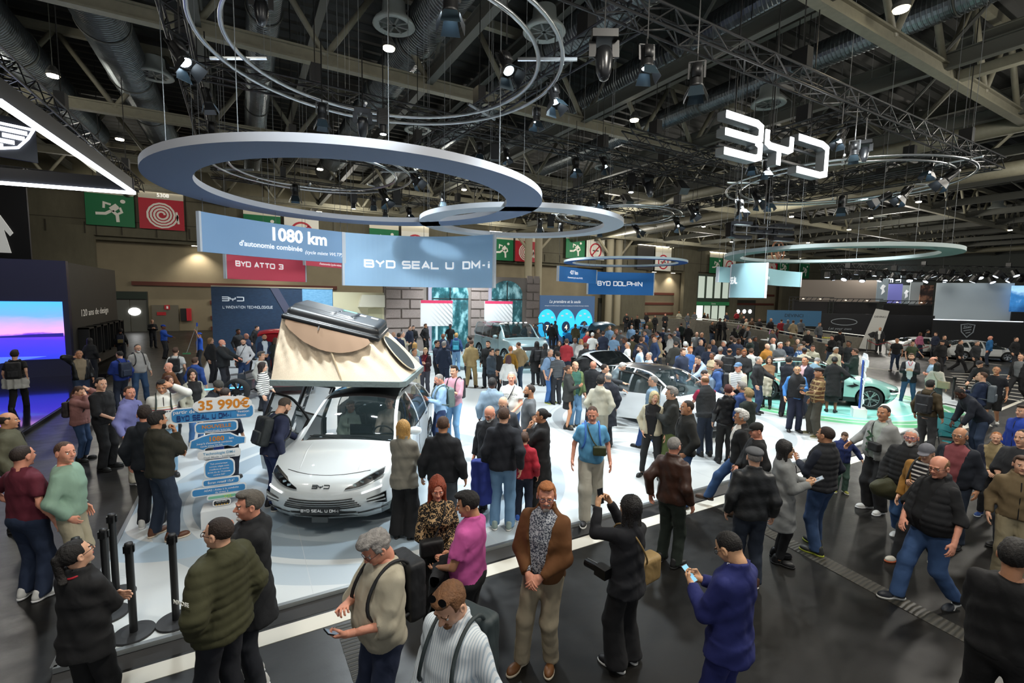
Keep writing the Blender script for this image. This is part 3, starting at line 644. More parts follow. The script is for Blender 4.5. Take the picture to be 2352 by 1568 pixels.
def strap(r,parent,pts,rad,m):
 b = MB(); P = r[1].up(np.array(pts,np.float32)); Q = []
 for i in range(len(P)-1):
  for k in range(3): Q.append(P[i]+(P[i+1]-P[i])*k/3)
 Q.append(P[-1]); Q = np.array(Q)
 for _ in range(3): Q[1:-1] = (Q[:-2]+Q[1:-1]*2+Q[2:])/4
 b.tube(Q,rad,6); return b.build('strap',m,parent,True)
def backpack(r,label,c,c2=None,sz=1.,group=None,infl=.03):
 m = cloth(c,.6); t = worn(r,'backpack',label,'backpack',group); up = r[1].up; f = .0
 def bag(P):
  q = np.abs(P-V3(0,-.20-infl*.6,1.21))-V3(.115*sz,.038*sz,.18*sz); o = np.linalg.norm(np.maximum(q,0),axis=-1)+np.minimum(q.max(-1),0)-.035; return o+fold(P,.002)
 V,Q = nets(bag,(-.2*sz-.02,-.36-infl,.93),(.2*sz+.02,-.10,1.5),.018); mesh_obj('pack',np_mesh(up(V),Q),t); t.children[0].data.materials[0] = m
 def pk(P):
  q = np.abs(P-V3(0,-.265-infl*.6-.03*(sz-1),1.12))-V3(.095*sz,.018,.075*sz); return np.linalg.norm(np.maximum(q,0),axis=-1)+np.minimum(q.max(-1),0)-.018
 V,Q = nets(pk,(-.16,-.40,.98),(.16,-.24,1.30),.018); o = mesh_obj('pocket',np_mesh(up(V),Q),t); o.data.materials[0] = cloth(c2 or c,.5)
 w = r[1].w*.62; i = infl
 for sx in (-1,1):
  strap(r,t,[(sx*w*.9,-.16-i,1.40),(sx*w,-.10-i,1.475+i*.5),(sx*w,-.01,1.50+i*.5),(sx*w,.085+i,1.42),(sx*w*1.05,.135+i+r[1].fat*.3,1.28),(sx*w*1.3,.12+i+r[1].fat*.5,1.15),(sx*(w*1.6+i),.0,1.08),(sx*w*1.1,-.17-i,1.06)],.013,m)
 return t
def crossbag(r,label,c,sx=1,z=1.0,y=.17,big=1.,cat='bag',name='shoulder_bag',infl=.03):
 t = worn(r,name,label,cat); up = r[1].up; m = cloth(c,.6); fx = r[1].fat
 cx = sx*(.10 if y > .1 else .20+fx*.5+infl)
 def bag(P):
  q = np.abs(P-V3(cx,y+infl*.6+fx*.6,z))-V3(.075*big,.022*big,.05*big); return np.linalg.norm(np.maximum(q,0),axis=-1)+np.minimum(q.max(-1),0)-.022*big
 V,Q = nets(bag,(cx-.2*big,y-.1+fx*.6,z-.2*big),(cx+.2*big,y+.2+fx*.6,z+.2*big),.016); o = mesh_obj('bag_body',np_mesh(up(V),Q),t); o.data.materials[0] = m; i = infl
 strap(r,t,[(cx,y+i+fx*.6,z+.05*big),(sx*.02,.135+i+fx*.4,1.22),(-sx*.07,.10+i,1.42),(-sx*.085,-.0,1.50+i*.4),(-sx*.05,-.12-i,1.38),(sx*.08,-.135-i,1.15),(sx*(.17+i),-.06,z+.06),(cx,y+i+fx*.6,z+.05*big)],.009,m)
 return t
def phone(r,label,hand=0,c='#111318',screen=None,dy=.09,size=1.,cat='phone',name='phone'):
 S,E,T,n,hk,sx = r[1].arm[hand]; d = (T-E)/np.linalg.norm(T-E); p = T+d*dy+np.array(n)/np.linalg.norm(n)*.025; t = thing(name,label,cat,wpt(r,p),r[0].rotation_euler.z)
 up = p[2] > 1.45; R = Matrix.Rotation(r[0].rotation_euler.z,4,'Z')@Matrix.Rotation(math.radians(80 if up else 35)-r[1].lean,4,'X'); t.rotation_euler = R.to_euler()
 part('case',mat(c,.3),t,lambda b: b.box(-.037*size,-.076*size,-.004,.037*size,.076*size,.004))
 part('screen',mat(screen or '#101418',.1,emit=.8 if screen else 0),t,lambda b: b.box(-.033*size,-.071*size,.0035,.033*size,.071*size,.0050)); return t
# ---------------------------------------------------------------- cars
def cubic(xs,ys):
 xs = np.array(xs,float); ys = np.array(ys,float)
 def f(t):
  t = np.clip(t,xs[0],xs[-1]); v = np.interp(t,xs,ys); w = .10
  return (np.interp(np.clip(t-w,xs[0],xs[-1]),xs,ys)+2*v+np.interp(np.clip(t+w,xs[0],xs[-1]),xs,ys))/4
 return f
PAINTS = {}
def paint(c,metal=.05,rough=.32): return mat(c,rough,metal,coat=1.)
GLASS = lambda: mat('#2b3638',.03,0,alpha=.42,coat=1.)
class Car:
 def __init__(s,label,loc,nose,L=4.78,W=1.89,H=1.67,paintc='#c3ced2',roof=None,prof=None,wheel=.36,fo=.93,ro=.95,clad='#1c1f21',open_l=None,open_r=None,hatch=None,glass=None,
     spokes=5,rimc='#b9bdc0',boxy=0.,ninter=True,detail=2,bow=.34,group=None,seatc='#202225',dashc='#1b1e20',tailc='#7a1014',pillar=None,solver='EXACT'):
  s.solver = solver
  s.L,s.W,s.H = L,W,H; s.t = thing('car',label,'car',loc,math.atan2(nose[1],nose[0])-PI/2,group); s.hw = W/2; s.bow = bow; s.boxy = boxy; s.wr = wheel; s.fo = fo; s.ro = ro
  c = prof; s.c = {k: cubic(c['y'],c[k]) for k in ('belt','edge','top','rw','bw')}; s.prof = prof; s.pm = paint(paintc); s.black = mat(clad,.5); s.gl = glass or GLASS(); s.dark = mat('#0b0c0d',.35)
  s.chrome = mat('#c9ccd0',.12,1.); s.open = {1: open_r or [],-1: open_l or []}; s.hatch = hatch; s.roofm = paint(roof) if roof else s.pm; s.pil = pillar
  s.detail = detail; s.body(); s.wheels(spokes,rimc);
  if ninter: s.interior(seatc,dashc)
  s.lines()
 def def_y(s,y,x,z):
  L = s.L; f = np.clip((y-(L-1.1))/1.1,0,1)**2; r = np.clip((.9-y)/.9,0,1)**2; q = np.abs(x)/s.hw
  nz = np.where(z > .58,(.30 if not s.boxy else .10)*((z-.58)/.35)**2,.25*((.58-z)/.4)**2); nzr = np.where(z > .75,.16*((z-.75)/.4)**1,.18*((.75-z)/.5)**2)*(z < 1.3)
  return y-f*(s.bow*q**2.6+np.minimum(nz,.35))+r*(.20*q**2.6+nzr)
 def ring(s,y):
  c = {k: float(f(y)) for k,f in s.c.items()}; hw = s.hw; zs = .20+s.boxy*.1; b = c['belt']; e = c['edge']; t = c['top']; rw,bw = c['rw']*hw,c['bw']*hw
  m = min(1.,bw/hw+.03); P = [(0,zs-.02),(.7*hw*m,zs-.02),(.955*hw*m,zs+.01),(.985*hw*m,zs+.16),(hw*m,.48),(hw*m*.985,.60),(.988*hw*m,(b+.62)/2),(.985*hw*m,b-.07),(bw,b)]
  for k in (.25,.5,.75,1.): P.append((bw+(rw-bw)*k+.035*math.sin(PI*k)*(e-b > .1),b+(e-b)*k))
  for k in (.92,.75,.5,.25,0.): P.append((rw*k,e+(t-e)*(1-k**2.2)))
  return P
 IG0,IG1,IT0 = 8,12,12                              # side glass between ring points 8..12, top beyond 12
 def body(s):
  L = s.L; n = 66 if s.detail > 1 else 44; ys = list(np.linspace(0,L,n)); s.ys = ys
  R = [s.ring(y) for y in ys]; K = len(R[0]); vs = []; fs = []; ms = []
  full = lambda P: [(x,z) for x,z in P]+[(-x,z) for x,z in P[-2:0:-1]]
  for y,P in zip(ys,R):
   for x,z in full(P): vs.append((x,float(s.def_y(y,x,z)),z))
  M = 2*K-2; p = s.prof
  def cls(i,j):                                      # i station, j ring segment
   y = (ys[i]+ys[i+1])/2; jj = j if j < K-1 else M-1-j; side = 1 if j < K-1 else -1
   if jj < 2: return 1
   if jj == 2 and s.black: return 1
   if s.IG0 <= jj < s.IG1:
    for (a,b,nm) in p['side']:
     if a <= y <= b: return 3
    return 2 if (s.pil and p['side'][0][0]-.1 < y < p['side'][-1][1]) else 0
   if jj >= s.IT0+1:
    if p['ws'][0] < y < p['ws'][1]: return 4
    if p['rg'][0] < y < p['rg'][1]: return 5
    if p['rg'][1] <= y <= p['ws'][0]: return 2
   return 0
  for i in range(n-1):
   y = (ys[i]+ys[i+1])/2
   for j in range(M):
    k = (j+1) % M; c = cls(i,j); side = 1 if j < K-1 else -1; jj = j if j < K-1 else M-1-j
    if c == 3 and any(a <= y <= b for a,b in s.open[side]): c = 9
    if 2 <= jj < 12 and any(a <= y <= b for a,b in s.open[side]): c = 9
    if s.hatch and y < p['rg'][1]+.02 and (jj >= 7) and (jj >= 12 or y < .35): c = 9
    fs.append((i*M+j,i*M+k,(i+1)*M+k,(i+1)*M+j)); ms.append(c)
  for end,base in ((0,0),(1,(n-1)*M)):
   zc = .62; prev = base
   for k in (.8,.6,.4,.2):
    st = len(vs)
    for x,z in full(R[0 if end == 0 else -1]):
     x2,z2 = x*k,zc+(z-zc)*k; vs.append((x2,float(s.def_y(ys[0 if end == 0 else -1],x2,z2)),z2))
    for j in range(M):
     l = (j+1) % M; q = (prev+j,prev+l,st+l,st+j); fs.append(q if end else q[::-1]); ms.append(9 if (end == 0 and s.hatch and j in range(5,M-5)) else 0)
    prev = st
   q = tuple(prev+j for j in range(M)); fs.append(q if end else q[::-1]); ms.append(9 if end == 0 and s.hatch else 0)
  s.fs,s.vs = fs,vs
  # body shell with wheel openings cut away
  keep = [f for f,m in zip(fs,ms)]; me = bpy.data.meshes.new('shell'); me.from_pydata(vs,[],keep)
  for q in range(7): me.materials.append(mat('#%02x0102' % q,name='slot%d' % q))
  me.polygons.foreach_set('material_index',[min(m,6) for m in ms]); me.update()
  o = bpy.data.objects.new('shell',me); COL.objects.link(o)
  b = MB()
  for wy in (s.L-s.fo,s.ro):
   for sx in (-1,1):
    x0,x1 = sx*(s.hw-.30),sx*(s.hw+.2); st = len(b.v); m = 28
    pts = [(wy+math.cos(2*PI*k/m)*(s.wr+.055),s.wr+math.sin(2*PI*k/m)*(s.wr+.055)) for k in range(m)]
    b.prism(pts,0,1,lambda x,y,z,x0=x0,x1=x1: (x0+(x1-x0)*z,x,y))
    if sx > 0: pass
  cm = b.mesh(mat('#%02x0102' % 1,name='slot1')); bm = bpy.data.objects.new('cut',cm); COL.objects.link(bm)
  import bmesh
  t = bmesh.new(); t.from_mesh(cm); bmesh.ops.recalc_face_normals(t,faces=t.faces); t.to_mesh(cm); t.free()
  mod = o.modifiers.new('b','BOOLEAN'); mod.object = bm; mod.operation = 'DIFFERENCE'; mod.solver = s.solver
  dg = bpy.context.evaluated_depsgraph_get(); me2 = bpy.data.meshes.new_from_object(o.evaluated_get(dg)); bpy.data.objects.remove(o); bpy.data.objects.remove(bm)
  order = {m.name: i for i,m in enumerate(me2.materials) if m}; inv = {}
  for q in range(7):
   nm_ = MATS['slot%d' % q].name
   if nm_ in order: inv[order[nm_]] = q
  bm2 = bmesh.new(); bm2.from_mesh(me2)
  for f in bm2.faces: f.material_index = inv.get(f.material_index,0)
  dead = [f for f in bm2.faces if f.material_index in (3,4,5,6)]
  bmesh.ops.delete(bm2,geom=dead,context='FACES')
  for f in bm2.faces:
   f.smooth = True
   c = f.calc_center_median()
   for wy in (s.L-s.fo,s.ro):
    if math.hypot(c.y-wy,c.z-s.wr) < s.wr+.05 and abs(c.x) < s.hw-.02 and abs(c.x) > .4 and f.normal.z < .5: f.material_index = 1
  bm2.to_mesh(me2); bm2.free()
  mi_ = [p_.material_index for p_ in me2.polygons]; me2.materials.clear()
  for m in (s.pm,s.black,s.roofm,s.black,s.black,s.black,s.black): me2.materials.append(m)
  me2.polygons.foreach_set('material_index',mi_); ob = mesh_obj('body',me2,s.t); auto_smooth(ob,42); s.bodyo = ob
  # glass panes
  def pane(name,sel,m=None):
   ids = [i for i in range((n-1)*M) if sel(i // M,i % M)]
   if not ids: return
   used = sorted({v for i in ids for v in fs[i]}); mp = {v: k for k,v in enumerate(used)}
   vv = [vs[v] for v in used]; me = bpy.data.meshes.new('pane'); me.from_pydata(vv,[],[tuple(mp[v] for v in fs[i]) for i in ids]); me.materials.append(m or s.gl)
   me.polygons.foreach_set('use_smooth',[True]*len(me.polygons)); return mesh_obj(name,me,s.t)
  pane('windshield',lambda i,j: ms[i*M+j] == 4)
  if not s.hatch: pane('rear_window',lambda i,j: ms[i*M+j] == 5)
  for (a,b_,nm) in p['side']:
   for sd in (1,-1):
    pane('side_window',lambda i,j: ms[i*M+j] == 3 and a <= (ys[i]+ys[i+1])/2 <= b_ and (j < K-1) == (sd > 0))
  s.K,s.M = K,M
 def side(s,y,u):                                      # point on the right side, u = ring index
  P = s.ring(y); i = int(u); f = u-i; x = P[i][0]+(P[min(i+1,len(P)-1)][0]-P[i][0])*f; z = P[i][1]+(P[min(i+1,len(P)-1)][1]-P[i][1])*f
  return x,float(s.def_y(y,x,z)),z
 def lines(s):
  p = s.prof; b = MB()
  for sx in (-1,1):
   for y in p.get('doors',[]):
    b.tube([(sx*(q[0]+.001),q[1],q[2]) for q in [s.side(y,u) for u in (2.2,3,4,5,6,7,8)]],.005,4)
   for ya,yb in zip(p.get('doors',[])[:-1],p.get('doors',[])[1:]):
    b.tube([(sx*(q[0]+.002),q[1],q[2]) for q in [s.side(y,2.6) for y in np.linspace(ya,yb,6)]],.005,4)
  if b.v: b.build('panel_gap',s.dark,s.t)
  for sx in (-1,1):
   for ya in p.get('handles',[]):
    if any(a-.2 <= ya <= e+.2 for a,e in s.open[sx]): continue
    q = s.side(ya,7.0); part('door_handle',s.chrome if s.detail > 1 else s.pm,s.t,lambda m: m.box(sx*q[0]-.012,q[1]-.10,q[2]-.018,sx*q[0]+.018,q[1]+.10,q[2]+.012))
   a0 = p['ws'][0]-.05
   tr = MB(); ln = [s.side(y,8) for y in np.linspace(p['side'][0][0],p['side'][-1][1],16)]
   segs = [q for q in ln if not any(a-.02 <= q[1] <= e+.02 for a,e in s.open[sx])]
   if len(segs) > 2: tr.tube([(sx*(q[0]+.004),q[1],q[2]) for q in segs],.009,5); tr.build('window_trim',s.chrome,s.t)
  # mirrors
  my = p['ws'][1]-.42
  for sx in (-1,1):
   if any(a <= my-.25 <= e+.3 for a,e in s.open[sx]): continue
   s.mirror(s.t,sx,my)
 def mirror(s,parent,sx,my,off=0.):
  q = s.side(my,8.6); V,Q = nets(lambda P: ell(P,(sx*(q[0]+.13),my,q[2]+.04),(.115,.075,.075)),(sx*(q[0]+.13)-.16,my-.12,q[2]-.08),(sx*(q[0]+.13)+.16,my+.12,q[2]+.16),.02)
  o = mesh_obj('mirror',np_mesh(V,Q),parent); o.data.materials[0] = s.pm
  part('mirror_glass',mat('#9aa7ad',.02,1.),o,lambda b: b.box(sx*(q[0]+.13)-.085,my-.078,q[2]-.01,sx*(q[0]+.13)+.085,my-.064,q[2]+.09))
  s._m = o
  part('mirror_arm',s.black,o,lambda b: b.bar((sx*(q[0]-.02),my,q[2]-.02),(sx*(q[0]+.10),my,q[2]+.0),.05,.03))
 def wheels(s,n,rc):
  rim = mat(rc,.25,.9); ty = mat('#151617',.75); wr = s.wr; k0 = None
  for wy in (s.L-s.fo,s.ro):
   for sx in (-1,1):
    w = bpy.data.objects.new('wheel',None); COL.objects.link(w); w.parent = s.t; w.location = (sx*(s.hw-.135),wy,wr); w.rotation_euler = (0,PI/2*sx,0); w.empty_display_size = .1
    if k0 is None:
     def tyre(b): b.lathe([(wr*.70,-.11),(wr*.93,-.115),(wr*.99,-.09),(wr,-.05),(wr,.05),(wr*.99,.09),(wr*.93,.115),(wr*.70,.11),(wr*.70,-.11)],40)
     a = part('tyre',ty,w,tyre,True); b = part('rim',rim,w,lambda b: b.lathe([(wr*.72,.10),(wr*.70,.112),(wr*.67,.11),(wr*.655,.06),(wr*.65,-.09),(0,-.095)],40),True)
     sp = MB()
     for i in range(n):
      an = 2*PI*i/n
      for dd in (-.16,.16): sp.bar((.05*math.cos(an),.05*math.sin(an),.085),(wr*.69*math.cos(an+dd),wr*.69*math.sin(an+dd),.10),.028,.03)
     sp.lathe([(0,.10),(.055,.10),(.06,.07),(.06,0)],14)
     c = sp.build('spokes',rim,w); c['kind'] = 'stuff'; d = part('brake_disc',mat('#55585a',.4,.9),w,lambda b: b.lathe([(0,-.02),(wr*.5,-.02),(wr*.5,0),(0,0)],24)); k0 = (a,b,c,d)
    else:
     for q in k0: e = q.copy(); COL.objects.link(e); e.parent = w
 def interior(s,sc,dc):
  p = s.prof; y1 = p['ws'][1]-.25; m = cloth(sc,.6); b1 = float(s.c['belt'](y1)); o = 0.
  part('floor_pan',s.dark,s.t,lambda b: b.box(-s.hw*.85,.5,.24,s.hw*.85,y1+.2,.30))
  part('dashboard',mat(dc,.6),s.t,lambda b: (b.box(-s.hw*.86,y1-.42,.62,s.hw*.86,y1-.02,b1-.07),b.box(-s.hw*.80,y1-.02,.62,s.hw*.80,y1+.3,b1-.16)))
  part('centre_screen',mat('#0a0d12',.1),s.t,lambda b: b.box(-.2,y1-.52,b1-.12,.2,y1-.50,b1+.10))
  part('steering_wheel',s.dark,s.t,lambda b: (b.tube([(-.37+.18*math.cos(a),y1-.62+.07*math.sin(a),b1-.10+.165*math.sin(a)) for a in np.linspace(0,2*PI,19)[:-1]],.016,6,True),b.bar((-.53,y1-.62,b1-.10),(-.21,y1-.62,b1-.1),.03,.03)))
  def seat(nm,x,y,w):
   def f(P):
    q = np.abs(P-V3(x,y,.52))-V3(w/2-.05,.20,.03); d = np.linalg.norm(np.maximum(q,0),axis=-1)+np.minimum(q.max(-1),0)-.06
    Pb = (P-V3(x,y-.30,.60))@rotx(-.28); q = np.abs(Pb-V3(0,0,.28))-V3(w/2-.07,.02,.24); e = np.linalg.norm(np.maximum(q,0),axis=-1)+np.minimum(q.max(-1),0)-.055
    q = np.abs(Pb-V3(0,.0,.65))-V3(.09,.01,.05); h = np.linalg.norm(np.maximum(q,0),axis=-1)+np.minimum(q.max(-1),0)-.035; return np.minimum(smin(d,e,.04),h)
   V,Q = nets(f,(x-w/2-.05,y-.75,.38),(x+w/2+.05,y+.32,1.42),.035); q = mesh_obj(nm,np_mesh(V,Q),s.t); q.data.materials[0] = m
  seat('seat',-.37,y1-1.02,.52); seat('seat',.37,y1-1.02,.52); seat('rear_bench',0,y1-1.95,1.25)
 # ---- things laid on the nose: strips between two height curves
 def Yf(s,x,z): return float(s.def_y(s.L,x,z))
 def strip(s,b,x0,x1,zlo,zhi,off=.006,th=.02,n=8,rear=False):
  vs = []; fs = []; y0 = 0. if rear else s.L; sg = -1 if rear else 1
  for i in range(n+1):
   x = x0+(x1-x0)*i/n; t = i/n; a,c = zlo(t),zhi(t)
   for z in (a,(a+c)/2,c): y = float(s.def_y(y0,x,z)); vs.append((x,y+sg*off,z))
   for z in (a,(a+c)/2,c): y = float(s.def_y(y0,x,z)); vs.append((x,y-sg*th,z))
  for i in range(n):
   q = i*6; r = q+6
   fs += [(q,r,r+1,q+1),(q+1,r+1,r+2,q+2),(q+2,r+2,r+5,q+5),(q+3,r+3,r,q)]
  fs += [(0,1,2,5,4,3),tuple(n*6+k for k in (3,4,5,2,1,0))]; b.add(vs,fs)
 def door_panel(s,side,ya,yb,ang,glass=True,hinge_front=True,label=None):
  """an opened door: outer skin with window frame, hinged at its front edge"""
  hy = yb if hinge_front else ya; q0 = s.side(hy,5); piv = Vector((side*q0[0],q0[1],0)); R = Matrix.Translation(piv)@Matrix.Rotation(math.radians(ang)*side,4,'Z')@Matrix.Translation(-piv)
  N = 10; us = [2.3,3,4,5,6,7,8]; b = MB(); b.M = R; ysn = np.linspace(ya,yb,N)
  G = [[s.side(y,u) for u in us] for y in ysn]
  for lay,th in ((0,0),(1,-.09)):
   st = [[(side*(g[0]+th),g[1],g[2]) for g in row] for row in G]; v = [p for row in st for p in row]; fsx = []
   for i in range(N-1):
    for k in range(len(us)-1):
     f = (i*len(us)+k,i*len(us)+k+1,(i+1)*len(us)+k+1,(i+1)*len(us)+k); fsx.append(f if (lay == 0) == (side < 0) else f[::-1])
   b.mi = 0 if lay == 0 else 1; b.add(v,fsx)
  b.mi = 1
  edge = [G[0][k] for k in range(len(us))]+[G[i][-1] for i in range(N)]+[G[-1][k] for k in range(len(us)-1,-1,-1)]+[G[i][0] for i in range(N-1,-1,-1)]
  v = [(side*g[0],g[1],g[2]) for g in edge]+[(side*(g[0]-.09),g[1],g[2]) for g in edge]; n = len(edge); b.add(v,[(i,(i+1) % n,n+(i+1) % n,n+i) for i in range(n)])
  o = b.build('door',[s.pm,mat('#24272a',.6)],s.t); auto_smooth(o,50)
  fr = MB(); fr.M = R; top = [s.side(y,12) for y in ysn]; bel = [s.side(y,8) for y in ysn]
  path = [bel[0]]+top+[bel[-1]]; fr.tube([(side*(g[0]-.02),g[1],g[2]) for g in path],.026,6); fr.build('window_frame',s.dark,o)
  gm = MB(); gm.M = R; v = []
  for a,c in zip(bel,top): v += [(side*(a[0]-.03),a[1],a[2]),(side*(c[0]-.03),c[1],c[2])]
  gm.add(v,[(2*i,2*i+1,2*i+3,2*i+2) for i in range(N-1)]); gm.build('window_glass',s.gl,o)
  h = MB(); h.M = R; q = s.side(ya+.12,7); h.box(side*q[0]-.015,q[1]-.1,q[2]-.02,side*q[0]+.02,q[1]+.1,q[2]+.01); h.build('door_handle',s.chrome,o)
  return o,R
 def tailgate(s,up=70,inner='#1a1a1c'):
  p = s.prof; y1 = p['rg'][1]; z1 = float(s.c['top'](y1))+.01; n = 9; b = MB(); W = s.hw
  pts = []; a0 = math.radians(up); path = [(0,0),(.35,.02),(.75,.0),(.95,-.10),(1.15,-.42),(1.2,-.50)]
  for d,h in path:
   pts.append((y1-(d*math.cos(a0-.9)-h*math.sin(a0-.9)),z1+d*math.sin(a0-.9)+h*math.cos(a0-.9)))
  for lay,off in ((0,.0),(1,-.06)):
   v = []
   for i,(y,z) in enumerate(pts):
    w = W*(.72,.78,.84,.90,.93,.92)[i]
    for k in range(n):
     u = -1+2*k/(n-1); v.append((u*w,y-.16*u*u*(i > 0)*0+.12*abs(u)**3,z-.10*abs(u)**2.5+off))
   f = [(i*n+k,i*n+k+1,(i+1)*n+k+1,(i+1)*n+k) for i in range(len(pts)-1) for k in range(n-1)]
   b.mi = lay; b.add(v,f if lay else [q[::-1] for q in f])
  o = b.build('tailgate',[s.pm,mat(inner,.6)],s.t); auto_smooth(o,50)
  g = MB(); v = [];
  for (y,z),w in ((pts[0],.60),(pts[1],.66),(pts[2],.70)):
   for u in (-1,-.5,0,.5,1): v.append((u*W*w,y+.12*abs(u*.8)**3-.0,z+.012-.10*abs(u*w)**2.5))
  g.add([(a,b_,c+.0) for a,b_,c in v],[(i*5+k,(i+1)*5+k,(i+1)*5+k+1,i*5+k+1) for i in range(2) for k in range(4)]); g.build('rear_window',mat('#0c0f10',.05,coat=1.),o)
  return o
PROF = {
 'suv': dict(y=[0,.12,.45,.9,1.5,2.3,2.75,3.15,3.55,4.1,4.5,4.78],belt=[.92,1.05,1.12,1.10,1.07,1.04,1.03,1.02,1.00,.95,.86,.74],edge=[.93,1.10,1.36,1.52,1.58,1.60,1.56,1.34,1.03,.975,.88,.75],
    top=[.95,1.14,1.44,1.60,1.66,1.67,1.645,1.44,1.07,1.03,.93,.78],rw=[.80,.78,.74,.72,.72,.70,.70,.76,.86,.84,.80,.72],bw=[.86,.93,.96,.975,.98,.975,.97,.965,.96,.95,.91,.80],
    ws=(2.80,3.58),rg=(.12,.62),side=[(.75,1.30,'q'),(1.38,2.18,'r'),(2.26,3.30,'f')],doors=[1.18,2.22,3.28],handles=[1.45,2.45]),
 'hatch': dict(y=[0,.10,.35,.8,1.4,2.0,2.4,2.8,3.35,3.8,4.1,4.29],belt=[.90,.98,1.02,1.03,1.00,.97,.96,.95,.93,.88,.80,.70],edge=[.91,1.02,1.22,1.40,1.47,1.47,1.42,1.24,.95,.90,.81,.71],
    top=[.93,1.06,1.30,1.47,1.54,1.545,1.51,1.33,.98,.93,.84,.73],rw=[.80,.78,.74,.72,.72,.71,.71,.76,.84,.82,.78,.72],bw=[.88,.94,.96,.975,.98,.975,.97,.965,.96,.94,.90,.80],
    ws=(2.45,3.36),rg=(.08,.5),side=[(.62,1.10,'q'),(1.18,1.86,'r'),(1.94,3.00,'f')],doors=[1.0,1.90,2.98],handles=[1.25,2.1]),
 'sedan': dict(y=[0,.12,.5,1.0,1.6,2.2,2.6,3.0,3.5,4.1,4.55,4.8],belt=[.92,.96,.97,.97,.95,.92,.90,.89,.87,.84,.76,.66],edge=[.93,.98,1.08,1.28,1.37,1.38,1.33,1.16,.90,.86,.77,.67],
    top=[.95,1.01,1.14,1.36,1.45,1.46,1.42,1.25,.94,.92,.81,.69],rw=[.78,.76,.72,.70,.69,.68,.68,.74,.82,.80,.76,.70],bw=[.86,.93,.96,.975,.98,.975,.97,.965,.96,.95,.91,.80],
    ws=(2.62,3.58),rg=(.45,1.15),side=[(.95,1.25,'q'),(1.32,2.02,'r'),(2.10,3.20,'f')],doors=[1.2,2.06,3.15],handles=[1.35,2.25]),
 'boxy': dict(y=[0,.06,.2,.5,1.5,2.4,2.85,3.1,3.45,4.1,4.5,4.66],belt=[1.15,1.18,1.20,1.20,1.19,1.18,1.18,1.18,1.17,1.15,1.10,1.00],edge=[1.17,1.55,1.78,1.84,1.86,1.85,1.82,1.62,1.20,1.18,1.12,1.01],
    top=[1.19,1.60,1.85,1.91,1.93,1.92,1.88,1.68,1.23,1.22,1.16,1.03],rw=[.86,.84,.83,.82,.82,.81,.80,.82,.88,.88,.86,.82],bw=[.92,.96,.97,.975,.98,.975,.97,.965,.96,.95,.93,.88],
    ws=(2.82,3.42),rg=(.04,.18),side=[(.35,1.30,'q'),(1.38,2.12,'r'),(2.20,3.10,'f')],doors=[1.3,2.16,3.1],handles=[1.5,2.35])}
